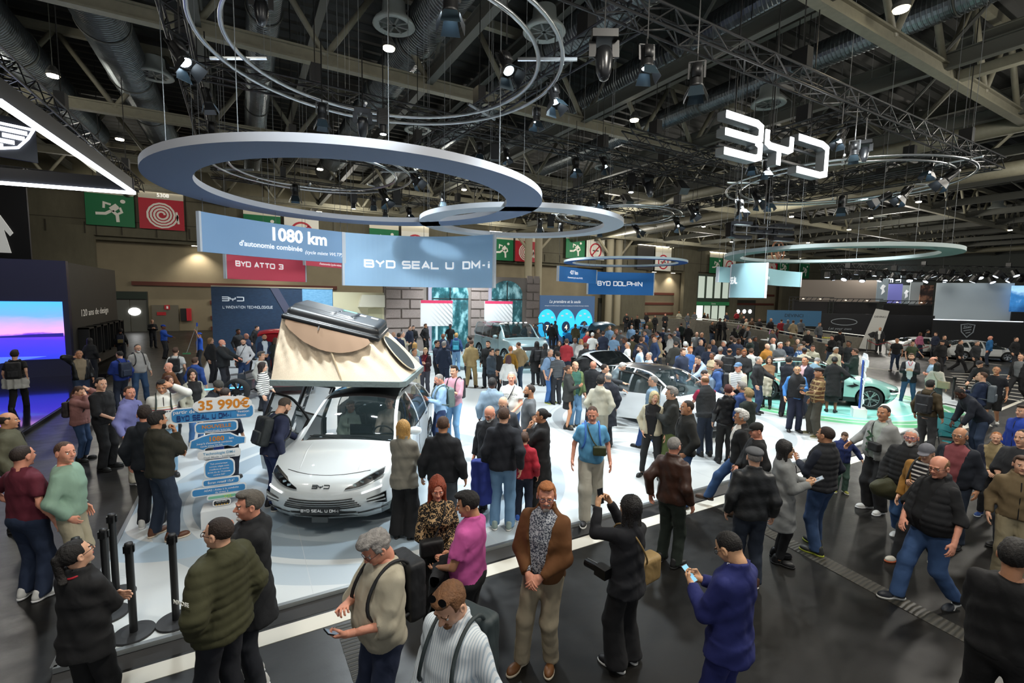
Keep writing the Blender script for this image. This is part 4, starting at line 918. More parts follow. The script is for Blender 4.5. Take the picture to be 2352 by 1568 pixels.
# ---------------------------------------------------------------- the white SUV with the roof tent
def hero(loc,nose):
 """loc: ground point under the tail end; the car's own y axis runs from tail to nose"""
 c = Car('pearl white SUV with an open beige roof tent and its front door swung open',loc,nose,prof=PROF['suv'],paintc='#dfe6e8',clad='#6d7778',roof='#2c2b2c',open_r=[(2.26,3.30),(1.38,2.18)],rimc='#8d9194',spokes=6)
 blk = mat('#08090a',.25,coat=.5); sil = mat('#b9c0c2',.25,.6); gm = mat('#3a4043',.15,.3,coat=1.); wh = mat('#ffffff',.3,emit=.9)
 L = lambda a,b: (lambda t: a+(b-a)*t)
 for sx in (-1,1):
  h = MB(); c.strip(h,sx*.34,sx*.80,lambda t: .700+.130*t-.03*math.sin(PI*t),lambda t: .712+.175*t+.012*math.sin(PI*t),.010,.05,12); ho = h.build('headlight',blk,c.t); auto_smooth(ho)
  for k in range(4):
   x = .46+k*.085; z = .742+k*.030; y = c.Yf(x,z)+.004; part('lens',mat('#9fb0b8',.05,.9),ho,lambda b: b.cbox((sx*x,y,z),(.05,.03,.03)))
  q = MB(); c.strip(q,sx*.33,sx*.81,lambda t: .690+.115*t-.03*math.sin(PI*t),lambda t: .700+.118*t-.03*math.sin(PI*t),.012,.02,12); q.build('chrome_strip',sil,ho)
  q = MB(); c.strip(q,sx*.56,sx*.80,L(.625,.675),L(.643,.695),.012,.02,8); q.build('daytime_light',wh,c.t)
  v = MB(); c.strip(v,sx*.62,sx*.86,L(.500,.420),L(.545,.600),.006,.03,6); vo = v.build('side_vent',blk,c.t)
  q = MB(); c.strip(q,sx*.61,sx*.84,L(.515,.535),L(.530,.560),.016,.02,6); c.strip(q,sx*.64,sx*.85,L(.480,.475),L(.492,.495),.016,.02,6); q.build('vent_blade',c.pm,vo)
  q = MB(); c.strip(q,sx*.42,sx*.86,L(.290,.330),L(.312,.350),.008,.02,8); q.build('lower_blade',blk,c.t)
 g = MB(); c.strip(g,-.50,.50,lambda t: .400-.0*t,lambda t: .560-.10*abs(2*t-1)**1.5,.002,.03,16); go = g.build('upper_grille',c.pm,c.t)
 for k,(z,w) in enumerate(((.555,.44),(.520,.47),(.487,.50),(.455,.52),(.424,.54))):
  q = MB(); c.strip(q,-w,w,lambda t,z=z: z-.020*abs(2*t-1)**2*-1-.010,lambda t,z=z: z+.020*abs(2*t-1)**2+.006,.010,.02,16); q.build('grille_slot',blk,go)
  q = MB(); c.strip(q,-w+.02,w-.02,lambda t,z=z: z-.014+.020*abs(2*t-1)**2,lambda t,z=z: z-.008+.020*abs(2*t-1)**2,.020,.02,16); q.build('grille_slat',sil,go)
 g = MB(); c.strip(g,-.42,.42,lambda t: .262+.02*abs(2*t-1),lambda t: .305-.0*t,.006,.03,12); c.strip(g,-.46,.46,lambda t: .335,lambda t: .385-.04*abs(2*t-1)**2,.006,.03,12); lo = g.build('lower_grille',blk,c.t)
 g = MB(); c.strip(g,-.48,.48,lambda t: .306,lambda t: .326,.022,.03,12); c.strip(g,-.45,.45,lambda t: .236,lambda t: .256,.022,.03,12); g.build('bumper_blade',sil,lo)
 py = c.Yf(0,.44)+.03; pl = part('number_plate',mat('#23272a',.5),c.t,lambda b: b.box(-.27,py-.02,.352,.27,py,.472))
 b = MB(); wl = word_len('BYD SEAL U DM-i',.03,.011); word(b,'BYD SEAL U DM-i',lambda x,y,d: (wl/2-x,py+d,.395+y),.034,.03,.011,.0075,.003); b.build('plate_lettering',mat('#e8ecee',.4),pl)
 part('tow_cover',mat('#3d4447',.5),lo,lambda b: b.box(-.11,py-.03,.245,.11,py+.005,.320))
 b = MB(); strokes(b,LOGO,lambda x,y,d: (.12-x*.24,c.Yf(.12-x*.24,.715+y*.035)+.004+d,.715+y*.035),.022,.006)
 bb = MB()
 lg = [[(x*.24,y*.035) for x,y in pl_] for pl_ in LOGO]; strokes(bb,lg,lambda x,y,d: (.12-x,c.Yf(.12-x,.72+y)+.006+d,.72+y),.008,.005); bb.build('emblem',mat('#5c6468',.15,.9),c.t)
 # bonnet shut line and creases
 b = MB(); b.tube([(x,c.Yf(x,.80+.02*abs(x))+.012 if False else float(c.def_y(c.L-.03,x,.81))+.0,.0) for x in (0,)]*2,.001) if False else None
 pts = []
 for x in np.linspace(-.60,.60,15):
  y = c.L-.10-.10*(abs(x)/.6)**2; P = c.ring(y); xs = [p[0] for p in P[12:]][::-1]; zs = [p[1] for p in P[12:]][::-1]; z = float(np.interp(abs(x),xs,zs)); pts.append((x,float(c.def_y(y,x,z)),z+.001))
 b.tube(pts,.005,4); b.build('bonnet_gap',c.dark,c.t)
 for sx in (-1,1):
  cr = MB(); pts = []
  for y in np.linspace(3.62,4.60,12):
   x = .52-.10*(y-3.62); P = c.ring(y); xs = [p[0] for p in P[12:]][::-1]; zs = [p[1] for p in P[12:]][::-1]; z = float(np.interp(x,xs,zs)); pts.append((sx*x,float(c.def_y(y,x,z)),z-.006))
  cr.tube(pts,[.004+.010*math.sin(PI*i/11) for i in range(12)],6); o = cr.build('bonnet_crease',c.pm,c.t,True)
 # wipers, number sticker, roof rails and bars
 for x0 in (-.55,.12):
  y = 3.52; part('wiper',c.dark,c.t,lambda b: b.tube([(x0,y+.03,1.055),(x0+.25,y+.0,1.085),(x0+.52,y-.02,1.095)],.009,5))
 for sx in (-1,1):
  part('roof_rail',mat('#b3b8ba',.3,.8),c.t,lambda b: b.tube([(sx*.63,2.62,1.62),(sx*.64,2.5,1.69),(sx*.65,1.6,1.72),(sx*.64,.9,1.68),(sx*.62,.8,1.60)],.018,8),True)
 d,R = c.door_panel(1,2.26,3.26,62); d['label'] = 'opened front door'
 b = MB(); c.mirror(d,1,3.10); c._m.matrix_local = R
 d2,R2 = c.door_panel(1,1.38,2.20,58)
 # rear lamp strip and tailgate raised behind the tent
 return c
def roof_tent(c):
 """clam-shell tent on the roof bars: base board, hard lid, canvas walls with pleats"""
 rz = c.t.rotation_euler.z; P0 = c.t.location
 t = thing('roof_tent','beige canvas roof tent with a black hard shell lid on the white SUV','tent',tuple(P0),rz)
 can = NT('canvas',.9); nz = can.noise(60,3); can.color(can.mix(nz,'#cdb9a0','#e2d2b9')); can.bump(nz,.25,.01); canvas = can.m
 shade = mat('#9c7f66',.9,bump=.2,bscale=60); grey = mat('#6f7c7c',.7,bump=.3,bscale=20); shell = mat('#0c0e10',.42,coat=.15,bump=.03,bscale=120); alu = mat('#a9adb0',.35,.9)
 zb = 1.78; x0,x1 = -.78,1.66; y0,y1 = .70,2.80            # the board reaches far over the kerb side
 part('base_board',grey,t,lambda b: b.prism([(x0,y0+.1),(x0+.1,y0),(x1-.05,y0),(x1,y0+.08),(x1,y1-.08),(x1-.05,y1),(x0+.1,y1),(x0,y1-.1)],zb,zb+.10))
 part('roof_bar',mat('#15171a',.4),t,lambda b: b.box(-.68,2.35,1.71,.70,2.43,zb))
 part('roof_bar',mat('#15171a',.4),t,lambda b: b.box(-.68,1.05,1.69,.70,1.13,zb))
 zt = 2.86; A = [(-.02,2.40,zt-.24),(1.46,2.60,zt+.14),(1.40,1.34,zt+.16),(-.06,1.12,zt-.20)]      # lid corners (front left, front right, rear right, rear left)
 B = [(x0+.05,y1-.05,zb+.09),(x1-.04,y1-.05,zb+.09),(x1-.04,y0+.05,zb+.09),(x0+.05,y0+.05,zb+.09)]
 def wall(name,a0,a1,b0,b1,m,pl=9,amp=.035,parent=None):
  a0,a1,b0,b1 = map(Vector,(a0,a1,b0,b1)); n = 36; k = 9; nrm = (a1-a0).cross(b0-a0).normalized(); b = MB(); vs = []
  for i in range(n+1):
   u = i/n
   for j in range(k+1):
    v = j/k; p = a0.lerp(a1,u).lerp(b0.lerp(b1,u),v); sag = math.sin(PI*v)*math.sin(PI*u)*.05
    d = amp*math.sin(u*pl*2*PI*(1-.35*(1-v))+v*2.5)*math.sin(PI*min(1,v*1.2+.05))*(.3+.7*v); vs.append(tuple(p-nrm*(sag-d)))
  b.add(vs,[(i*(k+1)+j,i*(k+1)+j+1,(i+1)*(k+1)+j+1,(i+1)*(k+1)+j) for i in range(n) for j in range(k)]); return b.build(name,m,parent or t,True)
 mt = tuple(Vector(A[0]).lerp(Vector(A[1]),.52)); mb = (.36,y1-.05,zb+.09)
 w1 = wall('canvas_wall',A[0],mt,B[0],mb,canvas,3,.035); wall('canvas_wall',mt,A[1],mb,B[1],canvas,6,.055)
 wall('canvas_wall',A[1],A[2],B[1],B[2],canvas,5); sd = wall('canvas_wall',A[3],A[0],B[3],B[0],canvas,2,.012); wall('canvas_wall',A[2],A[3],B[2],B[3],canvas,5)
 part('wall_seam',mat('#b5a184',.9),t,lambda b: b.tube([mt,tuple(Vector(mt).lerp(Vector(mb),.5)+Vector((0,.035,0))),mb],.014,5))
 # the mesh window of the end wall, with a grey lower flap
 a3,a0,b3,b0 = map(Vector,(A[3],A[0],B[3],B[0])); nrm = (a0-a3).cross(b3-a3).normalized()
 if nrm.x > 0: nrm = -nrm
 def onw(u,v,d): return tuple(a3.lerp(a0,u).lerp(b3.lerp(b0,u),v)+nrm*d)
 def oval(b,cu,cv,ru,rv,d,th):
  pts = [(cu+ru*math.cos(a)*(1+.0*math.sin(a)),cv+rv*math.sin(a)) for a in np.linspace(0,2*PI,25)[:-1]]; b.prism(pts,d,d+th,lambda x,y,z: onw(x,y,z))
 ov = MB(); oval(ov,.47,.52,.21,.42,.045,.012); ov.build('mesh_window',mat('#2e3639',.7),t)
 rim = MB(); rim.tube([onw(.47+.215*math.cos(a),.52+.43*math.sin(a),.055) for a in np.linspace(0,2*PI,25)[:-1]],.012,5,True); rim.build('window_binding',mat('#d8ccb4',.8),t)
 hang = MB(); v = []
 n = 18
 for i in range(n+1):
  u = i/n; p = Vector(A[0]).lerp(Vector(A[1]),.03+.94*u); dr = .10+.36*math.sin(PI*u)**.8; q = Vector(B[0]).lerp(Vector(B[1]),.04+.92*u); d = (q-p).normalized()
  for k in range(4): v.append(tuple(p+d*(dr*k/3)+Vector((-.05,.07,0))+Vector((0,.012*math.sin(i*1.9)*k/3,0))))
 hang.add(v,[(i*4+k,(i+1)*4+k,(i+1)*4+k+1,i*4+k+1) for i in range(n) for k in range(3)]); sh = hang.build('lid_skirt',mat('#8d735d',.9),t,True)
 # hard shell lid
 ctr = sum((Vector(a) for a in A),Vector())/4; ux = (Vector(A[1])-Vector(A[0])).normalized(); uy = (Vector(A[0])-Vector(A[3])); uz = ux.cross(uy).normalized()
 if uz.z < 0: uz = -uz
 uy = uz.cross(ux).normalized(); R = np.array([ux,uy,uz],dtype=np.float32)
 def lid(P):
  q = P
  def rb(c,h,r): d = np.abs(q-V3(*c))-V3(*h)+r; return np.linalg.norm(np.maximum(d,0),axis=-1)+np.minimum(d.max(-1),0)-r
  d = rb((0,0,.03),(.88,.72,.055),.05); t_ = rb((0,0,.12),(.83,.66,.12),.11); d = smin(d,t_,.02)
  bulge = rb((.25,0,.22),(.55,.40,.05),.05); d = smin(d,bulge,.04)
  for x in (-.30,.02): d = smax(d,-(np.maximum(np.abs(q[...,0]-x-.12*q[...,1])-.006,.235-q[...,2])),.01)
  return smax(d,-(q[...,2]+.02),.01)
 V,Q = nets(lid,(-1.25,-.8,-.06),(1.25,.8,.34),.024); V = V@R+np.array(ctr,dtype=np.float32); o = mesh_obj('shell_lid',np_mesh(V,Q),t); o.data.materials[0] = shell
 def L3(x,y,z): return tuple(ctr+ux*x+uy*y+uz*z)
 b = MB(); b.M = Matrix(((ux.x,uy.x,uz.x,ctr.x),(ux.y,uy.y,uz.y,ctr.y),(ux.z,uy.z,uz.z,ctr.z),(0,0,0,1)))
 b.box(-.42,-.35,.243,-.28,-.20,.250); b.box(-.66,-.36,.243,-.52,-.24,.250); b.build('white_sticker',mat('#e6ebe8',.5),o)
 b2 = MB(); b2.M = b.M; b2.box(-.24,-.30,.262,.02,-.18,.272); b2.build('green_sticker',mat('#4f9a7a',.5),o)
 part('lid_latch',alu,o,lambda m: m.tube([L3(.20,.73,.02),L3(.20,.75,-.05)],.012,6))
 # ladder under the overhanging half of the board
 lad = thing('ladder','grey metal ladder leaning up to the roof tent board','ladder',tuple(P0),rz)
 for dx in (0,.38): part('rail',alu,lad,lambda b: b.bar((1.60+.55,.95+dx,.0),(1.52,.95+dx,zb-.02),.035,.06))
 for k in range(6):
  f = .10+k*.15; x = 2.15+(1.52-2.15)*f; z = (zb-.02)*f; part('rung',alu,lad,lambda b: b.bar((x,.95,z),(x,1.33,z),.05,.025))
 return t
# ================================================================ THE HALL
def struct(name,m,fn,parent=None,smooth=False):
 o = part(name,m,parent,fn,smooth)
 if parent is None: o['kind'] = 'structure'
 return o
# floor: worn dark asphalt with scuffs
f = NT('asphalt',.5); n1 = f.noise(.55,6,dist=.8); n2 = f.noise(9,8,rough=.7); n3 = f.noise(90,3); n4 = f.noise(2.2,6,f.scalev((1,1.6,1)),.7)
c1 = f.mix(f.math('MULTIPLY',n1,n2),'#0d0c0b','#22201b'); sc = f.math('SMOOTHSTEP' if False else 'GREATER_THAN',f.math('MULTIPLY',n3,n2),.43); c2 = f.mix(f.math('MULTIPLY',sc,.35),c1,'#5c5643')
brk = f.t.nodes.new('ShaderNodeTexBrick'); f.t.links.new(f.tc,brk.inputs['Vector']); brk.inputs['Scale'].default_value = 1; brk.inputs['Brick Width'].default_value = 4; brk.inputs['Row Height'].default_value = 4; brk.inputs['Mortar Size'].default_value = .012; brk.offset = 0
c3 = f.mix(f.math('MULTIPLY',brk.outputs['Fac'],.5),c2,'#0d0d0c'); f.color(c3)
f.t.links.new(f.math('ADD',f.math('MULTIPLY',n4,.45),.17),f.b.inputs['Roughness']); f.bump(n2,.12,.01)
struct('floor',f.m,lambda b: b.box(-30,-12,-.2,96,51.6,0))
conc = NT('concrete',.85); a = conc.noise(.35,7,rough=.65); b_ = conc.noise(2.5,6,conc.scalev((1,1,.25)),.6); cc = conc.mix(conc.math('MULTIPLY_ADD',b_,.5,conc.math('MULTIPLY',a,.6)),'#3b392f','#716c59')
br = conc.t.nodes.new('ShaderNodeTexBrick'); conc.t.links.new(conc.tc,br.inputs['Vector'])
conc.color(cc); conc.bump(b_,.2,.02)
beige = NT('plaster',.9); beige.color(beige.mix(beige.noise(.6,4),'#7a705c','#948a72'))
grey_p = mat('#5c5a52',.8,var=.15)
# back wall: raw concrete above, recessed plaster bays below with red-brown rails
struct('wall_back',conc.m,lambda b: b.box(-30,50,7.9,96,50.6,14.5))
for (xa,xb,nm) in ((-14.2,-10.2,0),(-30,-14.2,0),(20.6,22.4,1),(43,50.5,1),(58.5,61.5,1),(69.5,71.5,1),(84,96,1)):
 struct('trim_1',conc.m,lambda b: b.box(xa,50,0,xb,50.6,7.9))
struct('wall_recess',beige.m,lambda b: b.box(-14.2,51.6,0,96,52,7.9))
struct('trim_2',conc.m,lambda b: b.box(-10.2,50.55,7.6,96,52,7.9))
joint = mat('#3a362c',.9)
for i,x in enumerate(np.arange(-28,92,6.)): struct('trim_3',joint,lambda b: b.box(x-.03,49.97,7.9,x+.03,50.0,14.4))
for z in (9.1,11.2): struct('trim_4',joint,lambda b: b.box(-30,49.97,z,96,50.0,z+.05))
for x in np.arange(-13,60,2.3): struct('trim_5',joint,lambda b: b.box(x-.04,49.95,8.0,x+.04,50.0,8.9))
struct('wall_left',conc.m,lambda b: b.box(-30.4,-12,0,-30,50,14.5))
struct('wall_right',mat('#4b4f4c',.9),lambda b: b.box(96,-12,0,96.4,50,14.5))
rw = mat('#5b2c20',.7)
def rail(x0,x1,zs,lab):
 t = thing('wall_rails',lab,'rail',((x0+x1)/2,51.5,0))
 for z in zs: part('rail',rw,t,lambda b: b.box(-(x1-x0)/2,-.12,z-.17,(x1-x0)/2,.1,z+.17))
rail(-8.2,8.5,(4.15,),'long red-brown rail high on the back wall beside the sea poster')
rail(-2.6,6.0,(2.55,1.15,-.0+.17),'red-brown horizontal rails on the back wall left of the sea poster')
rail(45,58,(4.4,2.9,1.4),'red-brown rails on the back wall left of the glass entrance'); rail(71.5,84,(4.6,3.0),'red-brown rails beyond the glass entrance')
# wall washers (lit spots seen on the plaster)
for x in (-3.4,2.3,48.5,53,57): lamp('SPOT',(x,50.75,7.4),420,WARM,(x,51.7,2),.05,110,.8,'wall_washer_light')
for x in (-3.4,2.3,48.5,53,57):
 t = thing('downlight',{-3.4: 'leftmost lit downlight under the concrete lintel',2.3: 'lit downlight under the lintel behind the red banner',48.5: 'lit downlight under the lintel right of the blue banner',53: 'middle lit downlight of the three right of the blue banner',57: 'lit downlight nearest the glass entrance'}[x],'lamp',(x,50.9,7.56),0,'downlights under the lintel'); part('lens',mat('#fff3d8',.4,emit=9),t,lambda b: b.box(-.35,-.08,-.03,.35,.08,0)); part('frame',mat('#555555',.5),t,lambda b: b.box(-.40,-.12,0,.40,.12,.04))
# doors
dg = mat('#5b5c56',.6)
def door(n,x,w,h,port,fire=False):
 o = struct('door_%d' % n,dg,lambda b: (b.box(x-w/2,51.45,0,x-.02,51.6,h),b.box(x+.02,51.45,0,x+w/2,51.6,h)))
 part('door_frame',mat('#33352f',.6),o,lambda b: (b.box(x-w/2-.1,51.4,0,x-w/2,51.6,h),b.box(x+w/2,51.4,0,x+w/2+.1,51.6,h),b.box(x-w/2-.1,51.4,h,x+w/2+.1,51.6,h+.7)))
 for px in port: part('porthole',mat('#ffffff',.4,emit=4),o,lambda b: b.prism([(px+.42*math.cos(a),1.72+.33*math.sin(a)) for a in np.linspace(0,2*PI,21)[:-1]],0,.05,lambda u,v,d: (u,51.44-d,v)))
 return o
door(1,-8.4,2.3,2.75,(-8.1,)); part('sign_band',mat('#1c2c22',.6),None,lambda b: b.box(-9.6,51.3,2.8,-7.2,51.42,3.4)); bpy.data.objects['sign_band']['kind'] = 'structure'; bpy.data.objects['sign_band'].name = 'trim_6'
struct('door_2',mat('#6a6558',.7),lambda b: (b.box(-6.9,51.4,0,-5.0,51.6,2.3),)); door(3,76,5,3.0,(73.9,75.6,77.2)); door(4,44.2,2,2.9,(44.5,))
t = thing('exit_door_notice','small red fire notice on the grey door of the back wall','sign',(-5.8,51.35,1.9)); part('plate',mat('#b3202a',.5),t,lambda b: (b.box(-.2,0,0,.2,.03,.4),b.box(-.75,0,-.5,-.1,.03,-.22))); part('symbol',mat('#ffffff'),t,lambda b: b.box(-.05,-.01,.08,.08,0,.3))
t = thing('fire_hose_box','red hose reel box on the back wall beside the grey door','box',(-4.4,51.3,0)); part('cabinet',mat('#1a1a1a',.5),t,lambda b: b.box(-.45,0,.9,.1,.28,2.0)); part('door',mat('#c22630',.4),t,lambda b: b.box(.0,-.05,.9,.35,.28,2.0))
# the lit glass entrance
g = mat('#c9d6c8',.3,emit=.35); gf = mat('#4d5a50',.5,.4)
o = struct('window_1',gf,lambda b: (b.box(61.5,50.2,3.3,69.5,50.5,3.9),b.box(61.5,50.2,7.3,69.5,50.5,7.6)))
for k in range(5): part('mullion',gf,o,lambda b: b.box(61.7+k*1.95-.12,50.1,3.6,61.7+k*1.95+.12,50.5,7.4))
for k in range(4): part('pane',g,o,lambda b: b.box(61.8+k*1.95,50.3,3.9,61.7+(k+1)*1.95-.1,50.36,7.3))
o = struct('door_5',mat('#2f7a4c',.5,emit=.1),lambda b: b.box(61.5,49.9,2.75,69.3,50.1,3.3)); gl = mat('#e8f2e8',.3,emit=.8)
for k in range(4): part('pane',gl if k == 0 else g,o,lambda b: b.box(61.9+k*1.8,50.3,.1,61.7+(k+1)*1.8,50.36,2.7)); part('mullion',gf,o,lambda b: b.box(61.7+k*1.8-.1,50.2,0,61.7+k*1.8+.1,50.45,2.75))
text('door_lettering','Entree',mat('#e8f2e8'),o,lambda x,y,z: (65.4+x,49.88-z,2.9+y),.38,.01)
# hanging pictogram panels of the hall
GR,RD,WH = mat('#0f7043',.6),mat('#b81f33',.6),mat('#e4e2d8',.6)
lit = mat('#fff6e0',.4,emit=5)
def picto(x,z,kinds,lab,w=2.75,y=49.6):
 t = thing('pictogram_sign',lab,'sign',(x,y,z)); part('light_bar',lit,t,lambda b: b.box(-.2,-.22,w+.10,len(kinds)*(w+.3),-.10,w+.16))
 for i,k in enumerate(kinds):
  x0 = i*(w+.3); part('panel',{'run': GR,'hose': RD,'smoke': WH,'dark': mat('#2d2a26',.6)}[k],t,lambda b: b.box(x0,-.08,-.2 if False else -.1,x0+w,0,w*.78)); part('header',mat('#d8d2c0',.7) if k != 'dark' else mat('#2d2a26',.6),t,lambda b: b.box(x0,-.08,w*.78,x0+w,0,w+.05))
  cx,cz = x0+w/2,w*.36; T = lambda a,c,d: (cx+a*w,-.085-d,cz+c*w); b = MB()
  if k == 'run':
   b.prism([(.27+.055*math.cos(a),.26+.05*math.sin(a)) for a in np.linspace(0,2*PI,13)[:-1]],0,.02,T)
   for pl,tk in ((([(.16,.14),(.02,.02)]),.14),([(.02,.16),(-.12,.20),(-.13,.06)],.05),([(.20,.10),(.24,-.02),(.16,-.07)],.05),([(.02,0),(-.10,-.08),(-.30,-.09)],.07),([(.04,0),(.14,-.10),(.15,-.28)],.07)): strokes(b,[pl],T,tk,.02)
  elif k == 'hose':
   pts = [((.06+.30*q/60)*math.cos(q*.42),(.06+.30*q/60)*math.sin(q*.42)*1.0-.0) for q in range(0,61)]; strokes(b,[pts],T,.045,.02); strokes(b,[[(.33,.1),(.37,-.22)]],T,.05,.02)
  elif k == 'smoke':
   b.mi = 1; ring = [(.30*math.cos(a),.30*math.sin(a)) for a in np.linspace(0,2*PI,25)]; strokes(b,[ring,[(-.21,-.21),(.21,.21)]],T,.06,.02); b.mi = 0; strokes(b,[[(-.17,-.0),(.17,-.0)]],T,.05,.015)
  if b.v: o = b.build('pictogram',[mat('#eeeae0',.6) if k != 'smoke' else mat('#444444',.6),RD],t)
 return t
picto(-10.5,8.75,('run','hose'),'green running man and red hose reel panels at the far left of the back wall',3.05)
text('number','5308',mat('#f4f2ea',.5,emit=.4),bpy.data.objects['pictogram_sign'],lambda x,y,z: (5.0+x,-.09-z,2.55+y),.42,.02)
picto(.3,8.2,('run','smoke'),'green running man and no smoking panels behind the large blue-grey ring',3.0)
picto(11.4,7.9,('run','smoke'),'green running man and no smoking panels above the widest hanging banner',3.0)
picto(25.2,7.9,('run','hose'),'green and red hose panels right of the largest banner',3.0)
picto(35.9,8.7,('run','smoke'),'green and no smoking panels above the blue round hanging ring',3.0)
picto(48.2,7.8,('dark','smoke'),'unlit panel with a no smoking sign on the bare concrete wall',3.2)
picto(63.5,7.9,('run','smoke'),'green and no smoking panels above the glass entrance',3.0)
picto(78,8.3,('hose','run'),'small red and green panels at the far right of the back wall',3.2); picto(88,8.0,('run',),'lone green running man panel at the far end of the wall',3.2)
# columns
col = mat('#8f8873',.7)
for i,(x,lab) in enumerate(((29.4,'left round concrete column of the pair behind the brick facade'),(30.8,'right round concrete column of the pair behind the brick facade'),(41.9,'left round column of the pair behind the blue model banner'),(43.4,'right round column of the pair behind the blue model banner'))):
 t = thing('column',lab,'column',(x,48,0)); part('shaft',col,t,lambda b: b.lathe([(.45,0),(.45,11.2)],20),True); part('brace',col,t,lambda b: b.bar((0,0,9),((-2.2,2.2)[i % 2],0,11.3),.25,.25))
# ---------------------------------------------------------------- roof
deck = NT('deck',.6,Metallic=.3); deck.color(deck.mix(deck.noise(.5,4),'#1d1e1c','#2c2d2a'))
b = MB(); k = 0; vs = []; ys = np.arange(-12,50.01,.19)
for i,y in enumerate(ys):
 z = 14.2+(.0 if (i % 4) in (0,1) else .16); vs += [(-30,y,z),(96,y,z)]
b.add(vs,[(2*i,2*i+1,2*i+3,2*i+2) for i in range(len(ys)-1)]); b.build('ceiling',deck.m)['kind'] = 'structure'
steel = mat('#6f6c5c',.6,var=.12); steel2 = mat('#454640',.6); SP = 3.45
diag = None
for ti,Y in enumerate((7.05,16.85,26,35,44)):
 t = thing('roof_truss','pale steel roof truss, %s from the camera, running along the hall' % ('nearest','second','third','fourth','farthest')[ti],'truss',(0,Y,11))
 part('bottom_chord',steel,t,lambda b: (b.box(-30,-.14,-.22,96,.14,-.16),b.box(-30,-.05,-.16,96,.05,.16),b.box(-30,-.14,.16,96,.14,.22)))
 part('top_chord',steel,t,lambda b: b.box(-30,-.12,2.55,96,.12,2.85))
 if ti == 0: part('lower_tie',steel,t,lambda b: b.bar((20.7,-.1,0),(20.7,-9,0),.3,.3))
 x = 2.55-SP*9
 while x < 94:
  for s_ in (-1,1):
   if diag is None:
    m = MB(); m.tube([(0,0,0),(SP/2,0,2.6)],.10,8); diag = m.build('diagonal_brace',steel,t,True); o = diag
   else: o = diag.copy(); COL.objects.link(o); o.parent = t
   o.location = (x,0,.1); o.scale = (s_,1,1)
  x += SP
for i in range(-6,28):
 X = 2.55+SP*i; big = i % 2 == 1
 if X < -28: continue
 t = thing('roof_beam','dark grey cross beam of the roof','beam',(X,0,13 if not big else 11.25),0,'grey cross beams of the roof')
 part('web',steel2,t,lambda b: (b.box(-.04,-12,-.2,.04,50,.2),b.box(-.13,-12,-.24,.13,50,-.2),b.box(-.13,-12,.2,.13,50,.24)))
 if big and i < 14:
  for Y0 in (-2,7.05,16.85,26,35):
   L_ = 9.2
   for q in range(2):
    a = (0,Y0+L_*q/2,.2); c_ = (0,Y0+L_*(q+.5)/2+0,2.6); part('web_brace',steel2,t,lambda b: b.tube([a,c_],.06,6)); part('web_brace',steel2,t,lambda b: b.tube([c_,(0,Y0+L_*(q+1)/2,.2)],.06,6))
for X,r,z,lab in ((36.8,.42,11,'thick pale tube girder crossing the hall right of the small rings'),(28.0,.36,11,'pale tube girder passing behind the lit letters'),(88.0,.35,11,'far pale tube girder with lattice above the screens')):
 t = thing('tube_girder',lab,'girder',(X,0,z)); part('tube',steel,t,lambda b: b.tube([(0,-12,0),(0,49.95,0)],r,14),True)
 for q in range(14): part('strut',steel,t,lambda b: b.tube([(0,-10+q*4.3,.2),(0,-10+q*4.3+2.1,2.5)],.11,6)); part('strut',steel,t,lambda b: b.tube([(0,-10+q*4.3+4.3,.2),(0,-10+q*4.3+2.1,2.5)],.11,6))
duct = NT('duct',.34,Metallic=.85); duct.color(duct.mix(duct.noise(3,3),'#565b5c','#7c8284'))
def add_duct(X,r,z,y0,y1,lab):
 t = thing('air_duct',lab,'duct',(X,0,z)); b = MB(); prof = []; y = y0; i = 0
 while y < y1: prof += [(r,y),(r,y+.085),(r*1.03,y+.10),(r*1.03,y+.12)]; y += .135; i += 1
 b.M = Matrix.Rotation(-PI/2,4,'X'); b.lathe([(a,c) for a,c in prof],22); b.build('spiral_pipe',duct.m,t)
 for yy in np.arange(y0+2,y1,4.5): part('collar',steel2,t,lambda m: m.tube([(1.05*r*math.cos(q),yy,1.05*r*math.sin(q)) for q in np.linspace(0,2*PI,25)[:-1]],.03,4,True)); part('hanger',steel2,t,lambda m: m.tube([(0,yy,r),(0,yy,1.6)],.02,4))
add_duct(-7.1,.75,12.4,14,36,'dark spiral duct at the far left of the roof'); add_duct(-3.7,.72,12.4,10,40,'wide spiral duct above the triangular light frame'); add_duct(5.6,.66,12.5,6,38,'spiral duct above the large blue-grey ring')
add_duct(10.2,.62,12.5,4,40,'spiral duct crossing above the round pipe frame'); add_duct(14.0,.56,12.5,2,30,'shiny spiral duct right of the hanging spotlights'); add_duct(18.8,.46,12.6,0,30,'shiny spiral duct above the lit letters'); add_duct(0.9,.5,12.6,16,44,'thin spiral duct left of the roof centre')
for i,(px,py,z) in enumerate(((355,175,12),(905,60,12),(1250,75,11.6),(1765,240,11.5),(1390,385,11.5),(960,300,11.5),(2290,480,12),(2020,500,12))):
 p = atz(px,py,z); t = thing('ceiling_diffuser',('round white air diffuser beside the wide duct at the upper left','round air diffuser next to the bright hall lamp','round diffuser inside the large pipe frame','round diffuser just above the lit letters','pale round diffuser beyond the middle of the rig','round diffuser left of the pipe frame corner','far round diffuser at the right edge','far round diffuser behind the right pipe frame')[i],'vent',tuple(p))
 part('cone',mat('#8e9490',.5),t,lambda b: b.lathe([(.35,.7),(.38,.35),(.62,.1),(.66,0),(.60,-.02),(.45,.02)],24),True); part('vanes',mat('#5c605e',.5),t,lambda b: [b.bar((0,0,.02),(.55*math.cos(a),.55*math.sin(a),.02),.06,.02) for a in np.linspace(0,2*PI,9)[:-1]])['kind'] = 'stuff'
